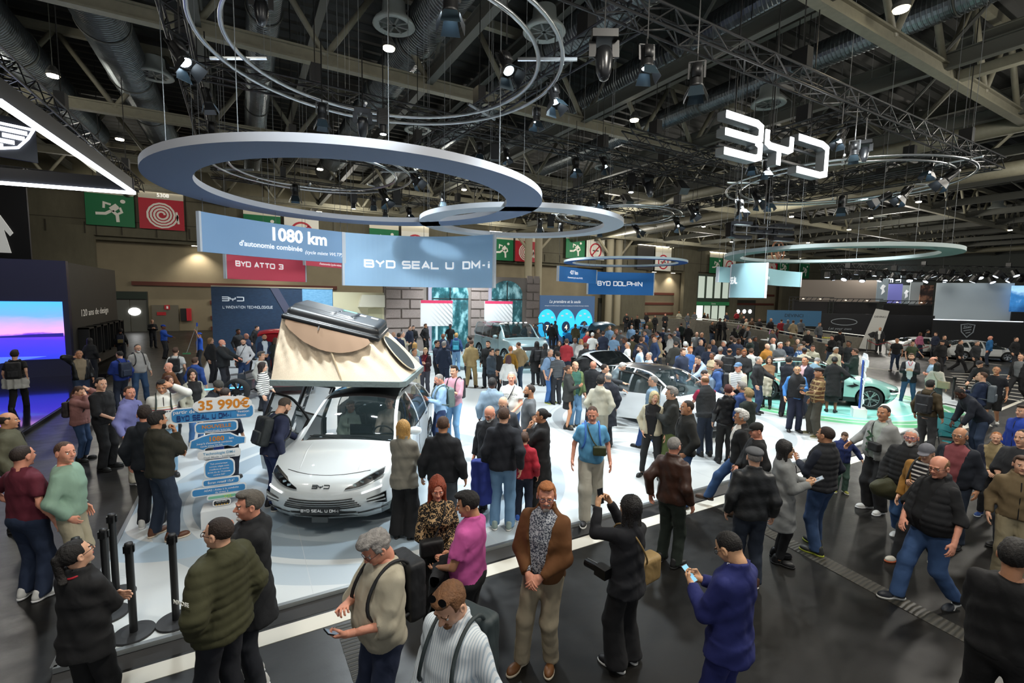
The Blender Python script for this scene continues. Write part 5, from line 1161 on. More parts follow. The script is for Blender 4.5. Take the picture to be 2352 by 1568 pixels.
hl = [(893,110),(275,319),(1457,275),(2070,20),(735,388),(1066,435),(122,173),(2110,463),(1818,497),(2000,500),(1950,527),(1202,440),(1616,520),(1856,557),(2140,560),(2320,528),(2280,590),(1680,555)]
hall_lamp = None; LM = [('the large lit letters',1785,335),('the blue-grey ring at its left end',300,380),('the blue-grey ring at its right end',1255,470),('the top pipe hoop at its left',480,110),('the top pipe hoop at its right',1290,180),('the right pipe hoop',2100,420),('the middle pipe hoop',1430,490),('the 1080 km banner',620,480),('the largest banner',960,500),('the pale green-grey ring',1950,585),('the slanted light bar',160,330)]
for i,(px,py) in enumerate(hl):
 p = atz(px,py,10.8)
 if hall_lamp is None:
  hall_lamp = t = thing('hall_lamp',place(px,py,'bright hall lamp',LM),'lamp',tuple(p),0,'bright hall lamps under the roof')
  part('lens',mat('#fff0cc',.4,emit=28),t,lambda b: b.lathe([(0,-.05),(.16,-.05),(.17,0),(0,0)],16)); part('housing',mat('#3c3c3a',.5),t,lambda b: b.lathe([(.19,.0),(.19,.10),(.08,.30),(0,.30)],16)); part('rod',steel2,t,lambda b: b.tube([(0,0,.3),(0,0,3.4)],.012,4))
 else:
  o = hall_lamp.copy(); COL.objects.link(o); o.location = tuple(p); o['label'] = place(px,py,'bright hall lamp',LM)
  for ch in hall_lamp.children: c_ = ch.copy(); COL.objects.link(c_); c_.parent = o
# ---------------------------------------------------------------- lighting trusses
blackm = mat('#0d0d0e',.45)
tcache = {}
def box_truss(a,b,lab,s=.36,nb=None,near=True):
 a,b = Vector(a),Vector(b); L = (b-a).length; d = (b-a)/L; n = nb or max(2,round(L/.5)); t = thing('lighting_truss',lab,'truss',tuple(a)); u = d.cross(Vector((0,0,1))).normalized()*s/2; w = Vector((0,0,s/2))
 for p,q in ((1,1),(1,-1),(-1,1),(-1,-1)): part('chord',blackm,t,lambda m: m.tube([u*p+w*q,u*p+w*q+(b-a)],.026,6))
 m = MB()
 for i in range(n):
  p0,p1 = d*(L*i/n),d*(L*(i+1)/n); s_ = 1 if i % 2 else -1
  for sd in (-1,1): m.bar(p0+u*sd-w*s_,p1+u*sd+w*s_,.022,.022); m.bar(p0+w*sd-u*s_,p1+w*sd+u*s_,.022,.022)
 o = m.build('lattice',blackm,t); o['kind'] = 'stuff'
 for f_ in (.12,.5,.88):
  if L > 6: part('hoist_chain',blackm,t,lambda m: m.tube([d*(L*f_)+w,d*(L*f_)+Vector((0,0,14.1-max(a.z,b.z)))],.014,4)); part('hoist_motor',blackm,t,lambda m: m.cbox(d*(L*f_)+Vector((0,0,.45)),(.22,.34,.42)))
 return t
ZT = list(ZT)
RZ = 8.5
for i,(a,b,lab) in enumerate((((-1.2,6.5,RZ),(23.3,6.5,RZ),'long black lighting truss carrying the lit letters'),((-1.2,13.1,RZ),(23.3,13.4,RZ),'black lighting truss crossing behind the large pipe frame'),
  ((23.2,6.4,RZ),(23.2,13.6,RZ),'short black truss closing the rig at the right'),((6.2,6.6,RZ),(5.3,17.6,RZ),'black cross truss above the white hatchback side of the rig'),((-.9,6.5,RZ),(-.9,18,RZ),'black truss at the left end of the rig'),
  ((-1,17.8,RZ),(21,20.2,RZ),'black truss deeper in the hall above the grey ring'),((10.3,11.3,RZ),(20.8,11.5,RZ),'black truss behind the lit letters'),((14.3,6.6,RZ),(13.8,20,RZ),'black cross truss left of the right pipe frame'),
  ((-1,24,RZ),(22,25.5,RZ),'farthest black truss of the rig'),((21,6.6,RZ),(20.6,20,RZ),'black cross truss beside the right pipe frame'),
  ((-4.2,8,8),(-3.75,26.3,8),'black truss carrying the slanted light bar of the left booth'),((-14,25.2,8),(-3.75,26.3,8),'black truss carrying the low light bar of the left booth'),((-12,14,8),(-4,14.2,8),'black truss over the left booth'))):
 box_truss(a,b,lab)
# aluminium pipe hoops
alu = mat('#a7abad',.28,.9)
def hoop(c,r,z,lab,r2=None,rad=.035,c2=None):
 t = thing('pipe_hoop',lab,'frame',(c[0],c[1],z)); n = 72
 part('pipe',alu,t,lambda b: b.tube([(r*math.cos(a),r*math.sin(a),0) for a in np.linspace(0,2*PI,n+1)[:-1]],rad,8,True),True)
 if r2:
  dx,dy = (c2[0]-c[0],c2[1]-c[1]) if c2 else (0,0); part('pipe',alu,t,lambda b: b.tube([(dx+r2*math.cos(a),dy+r2*math.sin(a),.0) for a in np.linspace(0,2*PI,n+1)[:-1]],rad,8,True),True)
  for k in range(6):
   a = k*PI/3+.5; part('cross_pipe',alu,t,lambda b: b.tube([((r2-.35)*math.cos(a)+dx,(r2-.35)*math.sin(a)+dy,.05),((r+.25)*math.cos(a),(r+.25)*math.sin(a),.05)],rad*.9,7))
 for k in range(6): a = k*PI/3+.5; part('wire',mat('#6d7072',.6),t,lambda b: b.tube([(r*math.cos(a),r*math.sin(a),0),(r*math.cos(a),r*math.sin(a),14.25-z)],.006,4))
hoop((2.34,8.41),2.9,7.5,'large double aluminium pipe hoop at the top of the rig',2.5); hoop((1.97,14.9),2.64,7.0,'double pipe hoop seen through the blue-grey ring',2.2); hoop((17.6,8.87),3.42,7.5,'double pipe hoop behind the lit letters',2.95); hoop((14.67,16.4),2.7,7.2,'double pipe hoop in the middle distance of the rig',2.35)
# painted rings
def ring(c,ro,ri,z,lab,under,rim,h=.12):
 t = thing('hanging_ring',lab,'ring',(c[0],c[1],z)); n = 96
 A = [(math.cos(a),math.sin(a)) for a in np.linspace(0,2*PI,n+1)[:-1]]
 def side(b,r,inv): b.add([(r*x,r*y,zz) for zz in (0,h) for x,y in A],[((i+1) % n,i,n+i,n+(i+1) % n) if inv else (i,(i+1) % n,n+(i+1) % n,n+i) for i in range(n)])
 part('underside',mat(under,.7),t,lambda b: b.add([(r*x,r*y,0) for r in (ro,ri) for x,y in A],[(i,n+i,n+(i+1) % n,(i+1) % n) for i in range(n)])); part('top',mat(rim,.7),t,lambda b: b.add([(r*x,r*y,h) for r in (ro,ri) for x,y in A],[((i+1) % n,n+(i+1) % n,n+i,i) for i in range(n)]))
 part('outer_rim',mat(rim,.6),t,lambda b: side(b,ro,False),True); part('inner_rim',mat(rim,.6),t,lambda b: side(b,ri,True),True)
 for k in range(10): a = k*PI/5+.2; r = (ro+ri)/2; part('wire',mat('#6d7072',.6),t,lambda b: b.tube([(r*math.cos(a),r*math.sin(a),h),(r*math.cos(a),r*math.sin(a),14.25-z)],.006,4))
K = 2.1/2.6
ring((3.01*K,13.64*K),4.9*K,3.93*K,5.65,'large blue-grey painted ring hanging above the white SUV','#5c6c88','#a9adb6',.13)
ring((7.26,12.3),2.97,2.42,5.65,'pale grey ring hanging behind the large blue-grey ring','#9aa3ad','#aab0b8'); ring((16.5,17.85),2.98,2.55,5.3,'blue ring hanging above the blue model banner','#2c5aa0','#b8cbd6',.1)
ring((18.75,9.45),3.58,3.0,5.22,'pale green-grey ring hanging above the mint saloon','#6f8683','#a3b0b0')
# hanging banners: curved panels
def arc3(p,q,bulge):
 p,q = Vector(p),Vector(q); m = (p+q)/2; d = (q-p); n = Vector((-d.y,d.x)).normalized()
 def f(u): return p+d*u+n*bulge*(1-(2*u-1)**2)
 return f
def banner(lab,pL,pR,bulge,z0,z1,c,letters=None,endc='#c7ced6',back='#3a5272'):
 f = arc3(pL[:2],pR[:2],bulge); t = thing('hanging_banner',lab,'banner',(0,0,0)); n = 32; th = .06; b = MB(); vs = []
 L = (Vector(pR[:2])-Vector(pL[:2])).length
 def pt(u,z,d=0.):
  e = 1e-3; p = f(u); q = f(u+e)-f(u-e); nn = Vector((q.y,-q.x)).normalized(); return (p.x+nn.x*d,p.y+nn.y*d,z)
 for i in range(n+1):
  u = i/n; vs += [pt(u,z0),pt(u,z1),pt(u,z0,-th),pt(u,z1,-th)]
 b.add(vs,[(4*i,4*i+4,4*i+5,4*i+1) for i in range(n)]); b.mi = 1; b.add(vs,[(4*i+3,4*i+7,4*i+6,4*i+2) for i in range(n)]+[(4*i+1,4*i+5,4*i+7,4*i+3) for i in range(n)]+[(4*i+2,4*i+6,4*i+4,4*i) for i in range(n)])
 b.build('fabric',[mat(c,.75),mat(back,.7)],t,False); E = MB()
 for u in (0,1): p = pt(u,z0,.02); q = pt(u,z1,.02); r = pt(u,z0,-th-.02); s_ = pt(u,z1,-th-.02); w_ = .05/L; p2,q2,r2,s2 = pt(u+(w_ if u else -w_),z0,.02),pt(u+(w_ if u else -w_),z1,.02),pt(u+(w_ if u else -w_),z0,-th-.02),pt(u+(w_ if u else -w_),z1,-th-.02); E.add([p,q,s_,r,p2,q2,s2,r2],[(0,1,2,3),(7,6,5,4),(0,4,5,1),(3,2,6,7),(0,3,7,4),(1,5,6,2)])
 E.build('end_trim',mat(endc,.6),t)
 for u in (.02,.5,.98): part('wire',mat('#6d7072',.6),t,lambda b: b.tube([pt(u,z1,-.03),pt(u,14.25,-.03)],.006,4))
 return t,lambda x,z,d: pt(x/L,z,d+.012),L
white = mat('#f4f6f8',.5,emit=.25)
k = 2.05/2.25                                             # banner scale about the camera
def bl(px,py,z): return tuple(atz(px,py,z))
zt_ = 5.35
P1,P2,P3,P4,P5 = bl(460,485,zt_),bl(790,530,zt_),bl(790,533,zt_),bl(1133,538,zt_),None
t,T,L = banner('wide blue-grey banner with 1080 km lettering',P1,bl(789,533,zt_),.22,4.45,zt_,'#86aad0')
text('range_lettering','1080 km',white,t,lambda x,y,z: T(L*.66+x,4.92+y,z),.46,.035); text('range_lettering',"d'autonomie combinée",white,t,lambda x,y,z: T(L*.46+x,4.69+y,z),.185,.018); text('range_lettering','(cycle mixte WLTP)',white,t,lambda x,y,z: T(L*.845+x,4.64+y,z),.135,.004,slant=.25)
a_,b2_ = bl(790,655,3.84),bl(1133,667,3.84)
q1 = atz(790,533,zt_); q2 = atz(1133,538,zt_)
t,T,L = banner('largest pale blue banner reading BYD SEAL U DM-i',(q1[0],q1[1]),(q2[0],q2[1]),.75,3.80,zt_,'#a0c6e6')
W_ = word_len('BYD SEAL U',.27,.085); b = MB(); x0 = .50; sc_ = 1.; word(b,'BYD SEAL U',lambda x,y,d: T(x0+x*L*.60/W_,4.38+y,d),.19,.27,.085,.055,.01); word(b,'DM-i',lambda x,y,d: T(x0+L*.675+x*1.0,4.38+y,d),.19,.20,.085,.046,.01); b.build('model_lettering',white,t)
r1,r2 = atz(518,565,5.1),atz(700,585,5.1)
t,T,L = banner('red banner reading BYD ATTO 3 below the 1080 km banner',r1[:2],r2[:2],.2,4.0,5.2,'#ee5a70',back='#7e2a38')
W_ = word_len('BYD ATTO 3',.2,.06); b = MB(); word(b,'BYD ATTO 3',lambda x,y,d: T(L*.12+x*L*.6/W_,4.47+y,d),.16,.2,.06,.042,.01); b.build('model_lettering',white,t)
r3,r4 = atz(701,580,5.1),atz(840,596,5.1)
t,T,L = banner('small red banner with 420 km lettering right of the red model banner',r3[:2],r4[:2],.1,4.62,5.2,'#ee5a70',back='#7e2a38')
text('range_lettering','420 km',white,t,lambda x,y,z: T(L*.40+x,4.86+y,z),.30,.03); text('range_lettering',"d'autonomie (cycle mixte WLTP)",white,t,lambda x,y,z: T(L*.46+x,4.70+y,z),.12,.006)
r1,r2 = atz(1352,623,4.9),atz(1502,627,4.9)
t,T,L = banner('blue banner reading BYD DOLPHIN',r1[:2],r2[:2],.15,3.75,4.9,'#2a78c4')
W_ = word_len('BYD DOLPHIN',.2,.06); b = MB(); word(b,'BYD DOLPHIN',lambda x,y,d: T(L*.15+x*L*.68/W_,4.22+y,d),.2,.2,.06,.045,.01); b.build('model_lettering',white,t)
r1,r2 = atz(1284,610,4.9),atz(1370,620,4.9)
t,T,L = banner('small blue banner with 427 km lettering',r1[:2],r2[:2],.1,4.25,4.9,'#2e7cc8')
text('range_lettering','427 km',white,t,lambda x,y,z: T(L*.42+x,4.60+y,z),.24,.02); text('range_lettering',"d'autonomie (cycle mixte WLTP)",white,t,lambda x,y,z: T(L*.45+x,4.42+y,z),.10,.004)
r1,r2 = atz(1681,607,4.75),atz(1760,603,4.75)
t,T,L = banner('pale teal curved banner ending in SEAL lettering',r1[:2],r2[:2],-.25,3.65,4.75,'#8ab0b8'); b = MB(); W_ = word_len('SEAL',.2,.06); word(b,'SEAL',lambda x,y,d: T(.02+x*L*.30/W_,4.12+y,d),.18,.2,.06,.045,.01); b.build('model_lettering',white,t)
r1,r2 = atz(1762,615,4.75),atz(1840,625,4.75)
t,T,L = banner('narrow pale teal banner with WLTP) lettering behind the pale green-grey ring',r1[:2],r2[:2],.15,4.15,4.75,'#86aeb6'); text('range_lettering','WLTP)',white,t,lambda x,y,z: T(.22+x,4.35+y,z),.14,.0)
r1,r2 = atz(1652,612,4.75),atz(1682,614,4.75)
banner('small pale teal banner at the left of the curved one',r1[:2],r2[:2],.02,4.2,4.75,'#86aeb6')
# ---------------------------------------------------------------- big lit letters and their back-to-front twin
facem = mat('#ffffff',.4,emit=5.5); sidem = mat('#8f9496',.3,.7)
def logo_sign(lab,org,w,h,face,sd,front=True,t_=.032,stroke=None,yaw=0):
 t = thing('illuminated_sign' if front else 'letter_sign',lab,'sign',org,yaw); parts_ = ([0,1],[2,3],[4]); d = .22
 for ids in parts_:
  b = MB(); pl = [[(x*w,y*h) for x,y in LOGO[i]] for i in ids]; strokes(b,pl,lambda x,y,dd: (x,d-dd,y),stroke or .165,d); o = b.build('letter',sd,t)
  b = MB(); strokes(b,pl,lambda x,y,dd: (x,-.002-dd,y),(stroke or .15)*.96,.012); b.build('letter_face',face,o)
 part('frame_bar',blackm,t,lambda b: (b.box(.1,d,h*.25,w,d+.06,h*.32),b.box(.1,d,h*.72,w,d+.06,h*.79)))
 for x in (.15,.5,.9): part('hanger',blackm,t,lambda b: b.tube([(x*w,d,h),(x*w,d,14.1-org[2])],.015,5))
 return t
t = logo_sign('large white lit BYD letters hanging from the lighting truss',(9.1,6.9,6.76),4.0,.76,facem,sidem)
p = atz(1810,552,5.5); t = logo_sign('dark letters of a second sign seen from behind',(p[0],p[1],5.5),2.3,.42,mat('#0d0e10',.25,coat=.6),mat('#17181a',.2,.6),False,stroke=.10,yaw=math.radians(180)+math.radians(-15))
p = atY(1787,578,34); t = thing('arrow_sign','round salmon-coloured sign with a down arrow hanging in the distance','sign',tuple(p),0); am = mat('#a9785c',.6)
part('hoop',am,t,lambda b: b.tube([(1.25*math.cos(a),0,1.25*math.sin(a)) for a in np.linspace(0,2*PI,33)[:-1]],.09,6,True)); b = MB(); strokes(b,[[(0,.9),(0,-.85)],[(-.6,-.2),(0,-.85),(.6,-.2)]],lambda x,y,d: (x,-d,y),.16,.15); b.build('arrow',am,t); part('wire',blackm,t,lambda m: m.tube([(0,0,1.3),(0,0,14.3-p[2])],.02,4))
# ================================================================ THE STAND
SZ = .12
stg = NT('platform',.30); stg.b.inputs['Coat Weight'].default_value = .15; stg.b.inputs['Coat Roughness'].default_value = .2
def disc(cx,cy):                                        # distance from a turntable centre
 dx = stg.math('SUBTRACT',stg.x,cx); dy = stg.math('SUBTRACT',stg.y,cy); return stg.math('SQRT',stg.math('ADD',stg.math('MULTIPLY',dx,dx),stg.math('MULTIPLY',dy,dy)))
base = stg.mix(stg.noise(.4,3),'#bfc4c5','#cfd3d3')
d1 = disc(2.2,8.9); d2 = disc(10.3,9.2); d3 = disc(17.9,8.9); d4 = disc(12.5,22.3); d5 = disc(-.6,8.6)
def band(d,a,b): return stg.math('MULTIPLY',stg.math('GREATER_THAN',d,a),stg.math('LESS_THAN',d,b))
vor = stg.t.nodes.new('ShaderNodeTexVoronoi'); stg.t.links.new(stg.tc,vor.inputs['Vector']); vor.inputs['Scale'].default_value = .75
fac = stg.ramp(vor.outputs['Distance'],[(0,'#a9b4bc'),(.45,'#b4c0c8'),(.5,'#9aaab5'),(1,'#c4cdd2')])
c = stg.mix(band(d1,0,2.55),base,fac); c = stg.mix(band(d1,2.55,3.0),c,'#95a4af'); c = stg.mix(band(d1,3.12,3.55),c,'#a9b4bb'); c = stg.mix(band(d5,1.0,1.5),c,'#a3b6c4')
c = stg.mix(band(d2,2.9,3.2),c,'#a6abad'); c = stg.mix(band(d2,3.3,3.36),c,'#b7bcbe'); c = stg.mix(band(d4,0,3.2),c,'#a9c6cc')
c = stg.mix(band(d3,0,3.0),c,'#8fd8cc'); c = stg.mix(band(d3,3.08,3.75),c,'#6fbe8a'); c = stg.mix(band(d3,3.35,3.42),c,'#e6efe9'); c = stg.mix(band(d3,2.5,2.56),c,'#d5f0ea')
stg.color(c)
poly = [(-1.6,5.5),(20.3,5.55),(24.0,7.6),(23.2,10.5),(17.8,17),(17.8,28.6),(-1.6,28.6)]
plat = thing('display_platform','low glossy white exhibition platform carrying all the show cars','platform',(0,0,0))
part('deck',stg.m,plat,lambda b: b.prism(poly,.10,SZ))
inn = [(-1.57,5.53),(20.28,5.58),(23.95,7.62),(23.15,10.48),(17.75,16.95),(17.75,28.55),(-1.57,28.55)]
part('skirting',mat('#101113',.45),plat,lambda b: b.prism(inn,0,.10))
part('edge_trim',mat('#8d9193',.35,.7),plat,lambda b: [b.bar((poly[i][0],poly[i][1],.105),(poly[(i+1) % 7][0],poly[(i+1) % 7][1],.105),.05,.05) for i in range(7)])
part('cable_ramp',mat('#17181a',.5),plat,lambda b: b.prism([(5.36,0),(5.50,.085),(5.50,0)],-1.6,20.3,lambda x,y,z: (z,x,y)))
for x in np.arange(0.6,20,2.4): part('deck_joint',mat('#b9bdbe',.4),plat,lambda b: b.box(x-.003,5.52,SZ,x+.003,9,SZ+.001))
wl_ = thing('floor_stripe','white carpet stripe laid on the floor along the platform front','stripe',(0,0,0)); wm = mat('#cfcbbf',.8)
part('strip',wm,wl_,lambda b: b.box(-1.5,5.08,0,20,5.31,.006))
def stripe(a,b,w_,lab,m=wm):
 t = thing('floor_marking',lab,'marking',(0,0,0)); part('line',m,t,lambda q: q.bar((a[0],a[1],.002),(b[0],b[1],.002),w_,.005))
g_ = lambda x,y: atz(x,y,0)
stripe(g_(1980,843),g_(2352,886),.12,'long pale line on the aisle floor behind the mint saloon'); stripe(g_(1980,805),g_(2300,838),.10,'farther pale line on the aisle floor by the black booth'); stripe(g_(2285,946),g_(2352,918),.12,'short pale line at the right edge of the aisle'); stripe((23.5,7.2),(19,4.9),.22,'white stripe around the right corner of the platform',wm)
z0 = thing('zebra_crossing','white zebra crossing bars on the aisle floor at the far right','marking',(0,0,0))
for k in range(8):
 a,b_ = g_(2185+k*3,857+k*6),g_(2352,862+k*8.5); part('bar',wm,z0,lambda q: q.bar((a[0],a[1],.002),(b_[0],b_[1],.002),.16,.005))
tr = NT('tread',.5); wv = tr.t.nodes.new('ShaderNodeTexWave'); tr.t.links.new(tr.tc,wv.inputs['Vector']); wv.inputs['Scale'].default_value = 6; wv.inputs['Distortion'].default_value = 3; wv.inputs['Detail Scale'].default_value = .6; wv.bands_direction = 'Y'
tr.color(tr.mix(wv.outputs['Fac'],'#262622','#3e3b33')); tr.bump(wv.outputs['Fac'],.6,.01)
for (a,b_,lab) in ((g_(1660,1165),g_(2250,1478),'ribbed trench cover strip crossing the aisle floor'),(g_(800,1430),g_(850,1568),'ribbed trench cover strip beside the man in the beige sweater')):
 t = thing('trench_cover',lab,'cover',(0,0,0)); part('plate',tr.m,t,lambda q: q.bar((a[0],a[1],.002),(b_[0],b_[1],.002),.26,.006))
# ---- barrier posts
pm_,po = mat('#17181a',.4),None
for i,(x,y,lab) in enumerate(((308,1455,'black retractable barrier post nearest the camera, second from the right'),(405,1427,'black retractable barrier post, rightmost of the group by the platform corner'),(250,1412,'black barrier post third from the right with its base behind the woman in black'),(268,1366,'black barrier post fourth from the right, beside the dark aisle'),(188,1440,'black barrier post mostly hidden behind the dark-haired woman in black'),(2187,925,'black barrier post at the right end of the platform'),(2215,935,'second black barrier post at the right end of the platform'))):
 p = atz(x,y,SZ if i < 5 else 0)
 t = thing('barrier_post',lab,'post',(p[0],p[1],SZ if i < 5 else 0),0,'black barrier posts')
 if po is None:
  po = [part('base',mat('#1d1e20',.55),t,lambda b: b.lathe([(0,.03),(.10,.03),(.175,.022),(.18,.012),(.178,0),(0,0)],32)),part('post',pm_,t,lambda b: b.lathe([(.034,.02),(.034,.84),(.036,.845),(.036,.94),(.033,.955),(0,.957)],20),True),part('belt_head',mat('#0e0f10',.3),t,lambda b: (b.box(-.045,-.018,.86,.045,.018,.93),b.box(-.018,-.05,.86,.018,.05,.93)))]
 else:
  for q in po: c_ = q.copy(); COL.objects.link(c_); c_.parent = t
# ---- price totems made of cut-out plates on a blue pole
WHT,BLU,NAV,ORG = mat('#eef1f3',.5),mat('#3f8cc8',.5),mat('#1c2c6a',.5),mat('#d98a2b',.5)
def totem(lab,loc,yaw,small=False,logo=False):
 t = thing('price_totem',lab,'sign',loc,yaw); part('plinth',mat('#e8eaea',.4),t,lambda b: b.box(-.24,-.17,0,.24,.17,.26)); part('pole',mat('#2b4fa8',.5),t,lambda b: b.box(-.065,-.012,.26,.065,.012,1.72))
 if logo: b = MB(); strokes(b,[[(x*.2-.1,y*.04+.10) for x,y in pl] for pl in LOGO],lambda x,y,d: (x,-.172-d,y),.009,.004); b.build('plinth_lettering',mat('#777b7d',.4),t)
 def plate(x0,x1,z0,z1,c,shape='round',y=-.03):
  w_,h = x1-x0,z1-z0; cx,cz = (x0+x1)/2,(z0+z1)/2; pts = []
  if shape == 'cloud':
   for k in range(28):
    a = 2*PI*k/28; pts.append((cx+w_/2*math.cos(a)*(1 if abs(math.cos(a)) < .8 else .98),cz+h/2*max(-.8,min(1.1,1.3*math.sin(a)))*(1+.10*math.sin(k*2.1)*(math.sin(a) > 0))))
  elif shape == 'car': pts = [(x0,cz-h*.3),(x0+.02,cz+h*.15),(x0+w_*.22,cz+h*.38),(x0+w_*.38,z1),(x0+w_*.72,z1-h*.05),(x0+w_*.85,cz+h*.2),(x1,cz+h*.1),(x1-.01,cz-h*.28),(x0+w_*.85,cz-h*.32),(x0+w_*.78,z0+h*.05),(x0+w_*.66,cz-h*.32),(x0+w_*.32,cz-h*.36),(x0+w_*.22,z0),(x0+w_*.12,cz-h*.34)]
  else:
   r = min(w_,h)*.3
   for (sx,sz,a0) in ((1,-1,-PI/2),(1,1,0),(-1,1,PI/2),(-1,-1,PI)):
    for q in range(5): a = a0+PI/2*q/4; pts.append((cx+sx*(w_/2-r)+r*math.cos(a),cz+sz*(h/2-r)+r*math.sin(a)))
  o = part('plate',WHT,t,lambda b: b.prism(pts,0,.02,lambda x,z,d: (x,y-d,z)))
  ip = [(cx+(x-cx)*(1-.05*.6/max(w_,.3)*1.2),cz+(z-cz)*(1-.03/h)) for x,z in pts]; part('face',c,o,lambda b: b.prism(ip,.0,.004,lambda x,z,d: (x,y-.02-d,z))); return o,y-.026
 def tx(o,s_,m,x,z,sz,bold=.01,y=-.056): text('lettering',s_,m,o,lambda a,b_,d: (x+a,y-d*.5,z+b_),sz,bold,.002)
 o,y = plate(-.56,.48,1.56,1.78,BLU); o2,y2 = plate(-.30,.46,1.68,1.90,WHT,'cloud',-.05)
 if not small:
  tx(o2,'35 990€',ORG,.10,1.735,.19,.03,-.076); tx(o,'À partir de',WHT,-.43,1.70,.075,.006,y-.001)
  b = MB(); W_ = word_len('BYD SEAL U DM-i',.1,.035); word(b,'BYD SEAL U DM-i',lambda x_,z_,d: (-.48+x_*.66/W_,-.060-d,1.60+z_),.065,.1,.035,.016,.003); b.build('lettering',NAV,o); tx(o,'"Finition',WHT,.33,1.655,.05,.004,-.060); tx(o,'Boost',WHT,.31,1.60,.05,.004,-.060)
 o,y = plate(-.28,.26,1.385,1.545,BLU)
 if not small: tx(o,'NOUVELLE',ORG,-.01,1.455,.075,.014,y-.001); tx(o,'technologie hybride',WHT,0,1.405,.04,.004,y-.001)
 o,y = plate(-.36,.36,1.13,1.375,BLU,'car')
 if not small: tx(o,'1080',ORG,-.02,1.26,.10,.02,y-.001); tx(o,'km',WHT,.17,1.27,.05,.006,y-.001); tx(o,"Jusqu'à d'autonomie combinée",WHT,-.04,1.225,.036,.004,y-.001); tx(o,'(cycle mixte WLTP)',WHT,-.08,1.185,.034,.004,y-.001)
 o,y = plate(-.26,.28,.995,1.12,WHT)
 if not small: tx(o,'Technologie DM-i',mat('#6fa6c8'),.01,1.06,.055,.01,y-.001); tx(o,'Dual Mode - Intelligent',mat('#9aa5ac'),.01,1.01,.042,.002,y-.001)
 o,y = plate(-.19,.20,.70,.98,BLU)
 if not small:
  for k,s_ in enumerate(('Toit panoramique','ouvrant, sièges avant','chauffants et ventilés','Jantes alu de 19 pouces,','caméra 360°')): tx(o,s_,WHT,0,.91-k*.042,.030,.002,y-.001)
 o,y = plate(-.22,.26,.585,.695,BLU)
 if not small: tx(o,'Écran rotatif 15,6"',WHT,.02,.625,.046,.008,y-.001)
 o,y = plate(-.36,.34,.45,.575,BLU)
 if not small: tx(o,'ADAS : Aides à la conduite',WHT,.02,.515,.040,.005,y-.001); tx(o,'de niveau 2',WHT,.02,.475,.036,.005,y-.001)
 o,y = plate(-.17,.22,.375,.445,mat('#7cc0a0'))
 if not small: tx(o,'V2L',mat('#b9d86a'),.10,.385,.07,.012,y-.001)
 o,y = plate(-.10,.13,.27,.365,mat('#23282c'))
 if not small:
  for k in range(5): b = MB(); b.prism([(-.055+k*.035+.013*(1 if q % 2 == 0 else .45)*math.sin(q*PI/5),.292+.013*(1 if q % 2 == 0 else .45)*math.cos(q*PI/5)) for q in range(10)],0,.002,lambda x,z,d: (x,y-d,z)); b.build('star',mat('#e0b030'),o)
  tx(o,'EURO NCAP',WHT,.015,.33,.024,.003,y-.001)
 return t
p = atz(500,1206,SZ); totem('tall price totem of blue cut-out plates beside the white SUV',(p[0]+.05,p[1]+.1,SZ),math.atan2(-p[1],-p[0])+PI/2-.12)
p = atz(1993,960,SZ); totem('price totem seen edge-on in front of the mint saloon',(p[0],p[1]+.25,SZ),math.radians(33),True,True)
p = atz(1465,790,SZ); totem('small distant price totem beside the blue hatchback',(p[0],p[1],SZ),math.radians(-30),True)
# ---- the technology chassis on show at the left
def wheel_part(parent,loc,r,yaw,name='wheel'):
 w_ = bpy.data.objects.new(name,None); COL.objects.link(w_); w_.parent = parent; w_.location = loc; w_.rotation_euler = (PI/2,0,yaw)
 part('tyre',mat('#2a2c2e',.7),w_,lambda b: b.lathe([(r*.74,-.10),(r*.95,-.11),(r,-.06),(r,.06),(r*.95,.11),(r*.74,.10),(r*.74,-.10)],44),True); part('rim',mat('#33363a',.4,.6),w_,lambda b: (b.lathe([(r*.75,.09),(r*.72,.10),(r*.70,.05),(r*.70,-.09),(r*.75,-.09)],40),))
 sp = part('spokes',mat('#3d4044',.4,.6),w_,lambda b: (b.lathe([(0,.06),(.06,.06),(.07,0),(.07,-.06),(0,-.06)],16),[b.bar((.04*math.cos(a),.04*math.sin(a),.05),(r*.73*math.cos(a+d_),r*.73*math.sin(a+d_),.06),.03,.04) for a in np.linspace(0,2*PI,7)[:-1] for d_ in (-.12,.12)])); sp['kind'] = 'stuff'; return w_
a = atz(545,925,SZ); b2 = atz(588,893,SZ)
ch = thing('chassis_display','bare car chassis with engine, big wheels and red and blue light pipes','chassis',(0,0,0)); a = Vector(a); b2 = Vector((a.x+.75,a.y+1.45,a.z)); ax = (b2-a).normalized(); lt = Vector((-ax.y,ax.x,0)); yaw = math.atan2(ax.y,ax.x)
wheel_part(ch,a+Vector((0,0,.38)),.38,yaw+PI/2); wheel_part(ch,b2+Vector((0,0,.38)),.38,yaw+PI/2)
m_ = (a+b2)/2; em = mat('#84888a',.35,.8); en = part('engine',em,ch,lambda b: (b.bar(m_+Vector((0,0,.5))-ax*.35,m_+Vector((0,0,.5))+ax*.35,.45,.3),b.bar(m_+lt*.1+Vector((0,0,.74))-ax*.32,m_+lt*.1+Vector((0,0,.74))+ax*.32,.26,.16)))
for k in range(7): q = m_+ax*(-.3+k*.1)+Vector((0,0,.82)); part('cylinder_cap',mat('#3b3e40',.4,.6),en,lambda b: b.tube([q,q+Vector((0,0,.07))],.035,8))
for k in range(4): q = m_+ax*(-.3+k*.2)-lt*.24; part('intake_pipe',mat('#5a5d60',.35,.8),en,lambda b: b.tube([q+Vector((0,0,.8)),q-lt*.1+Vector((0,0,.7)),q-lt*.08+Vector((0,0,.45))],.028,8))
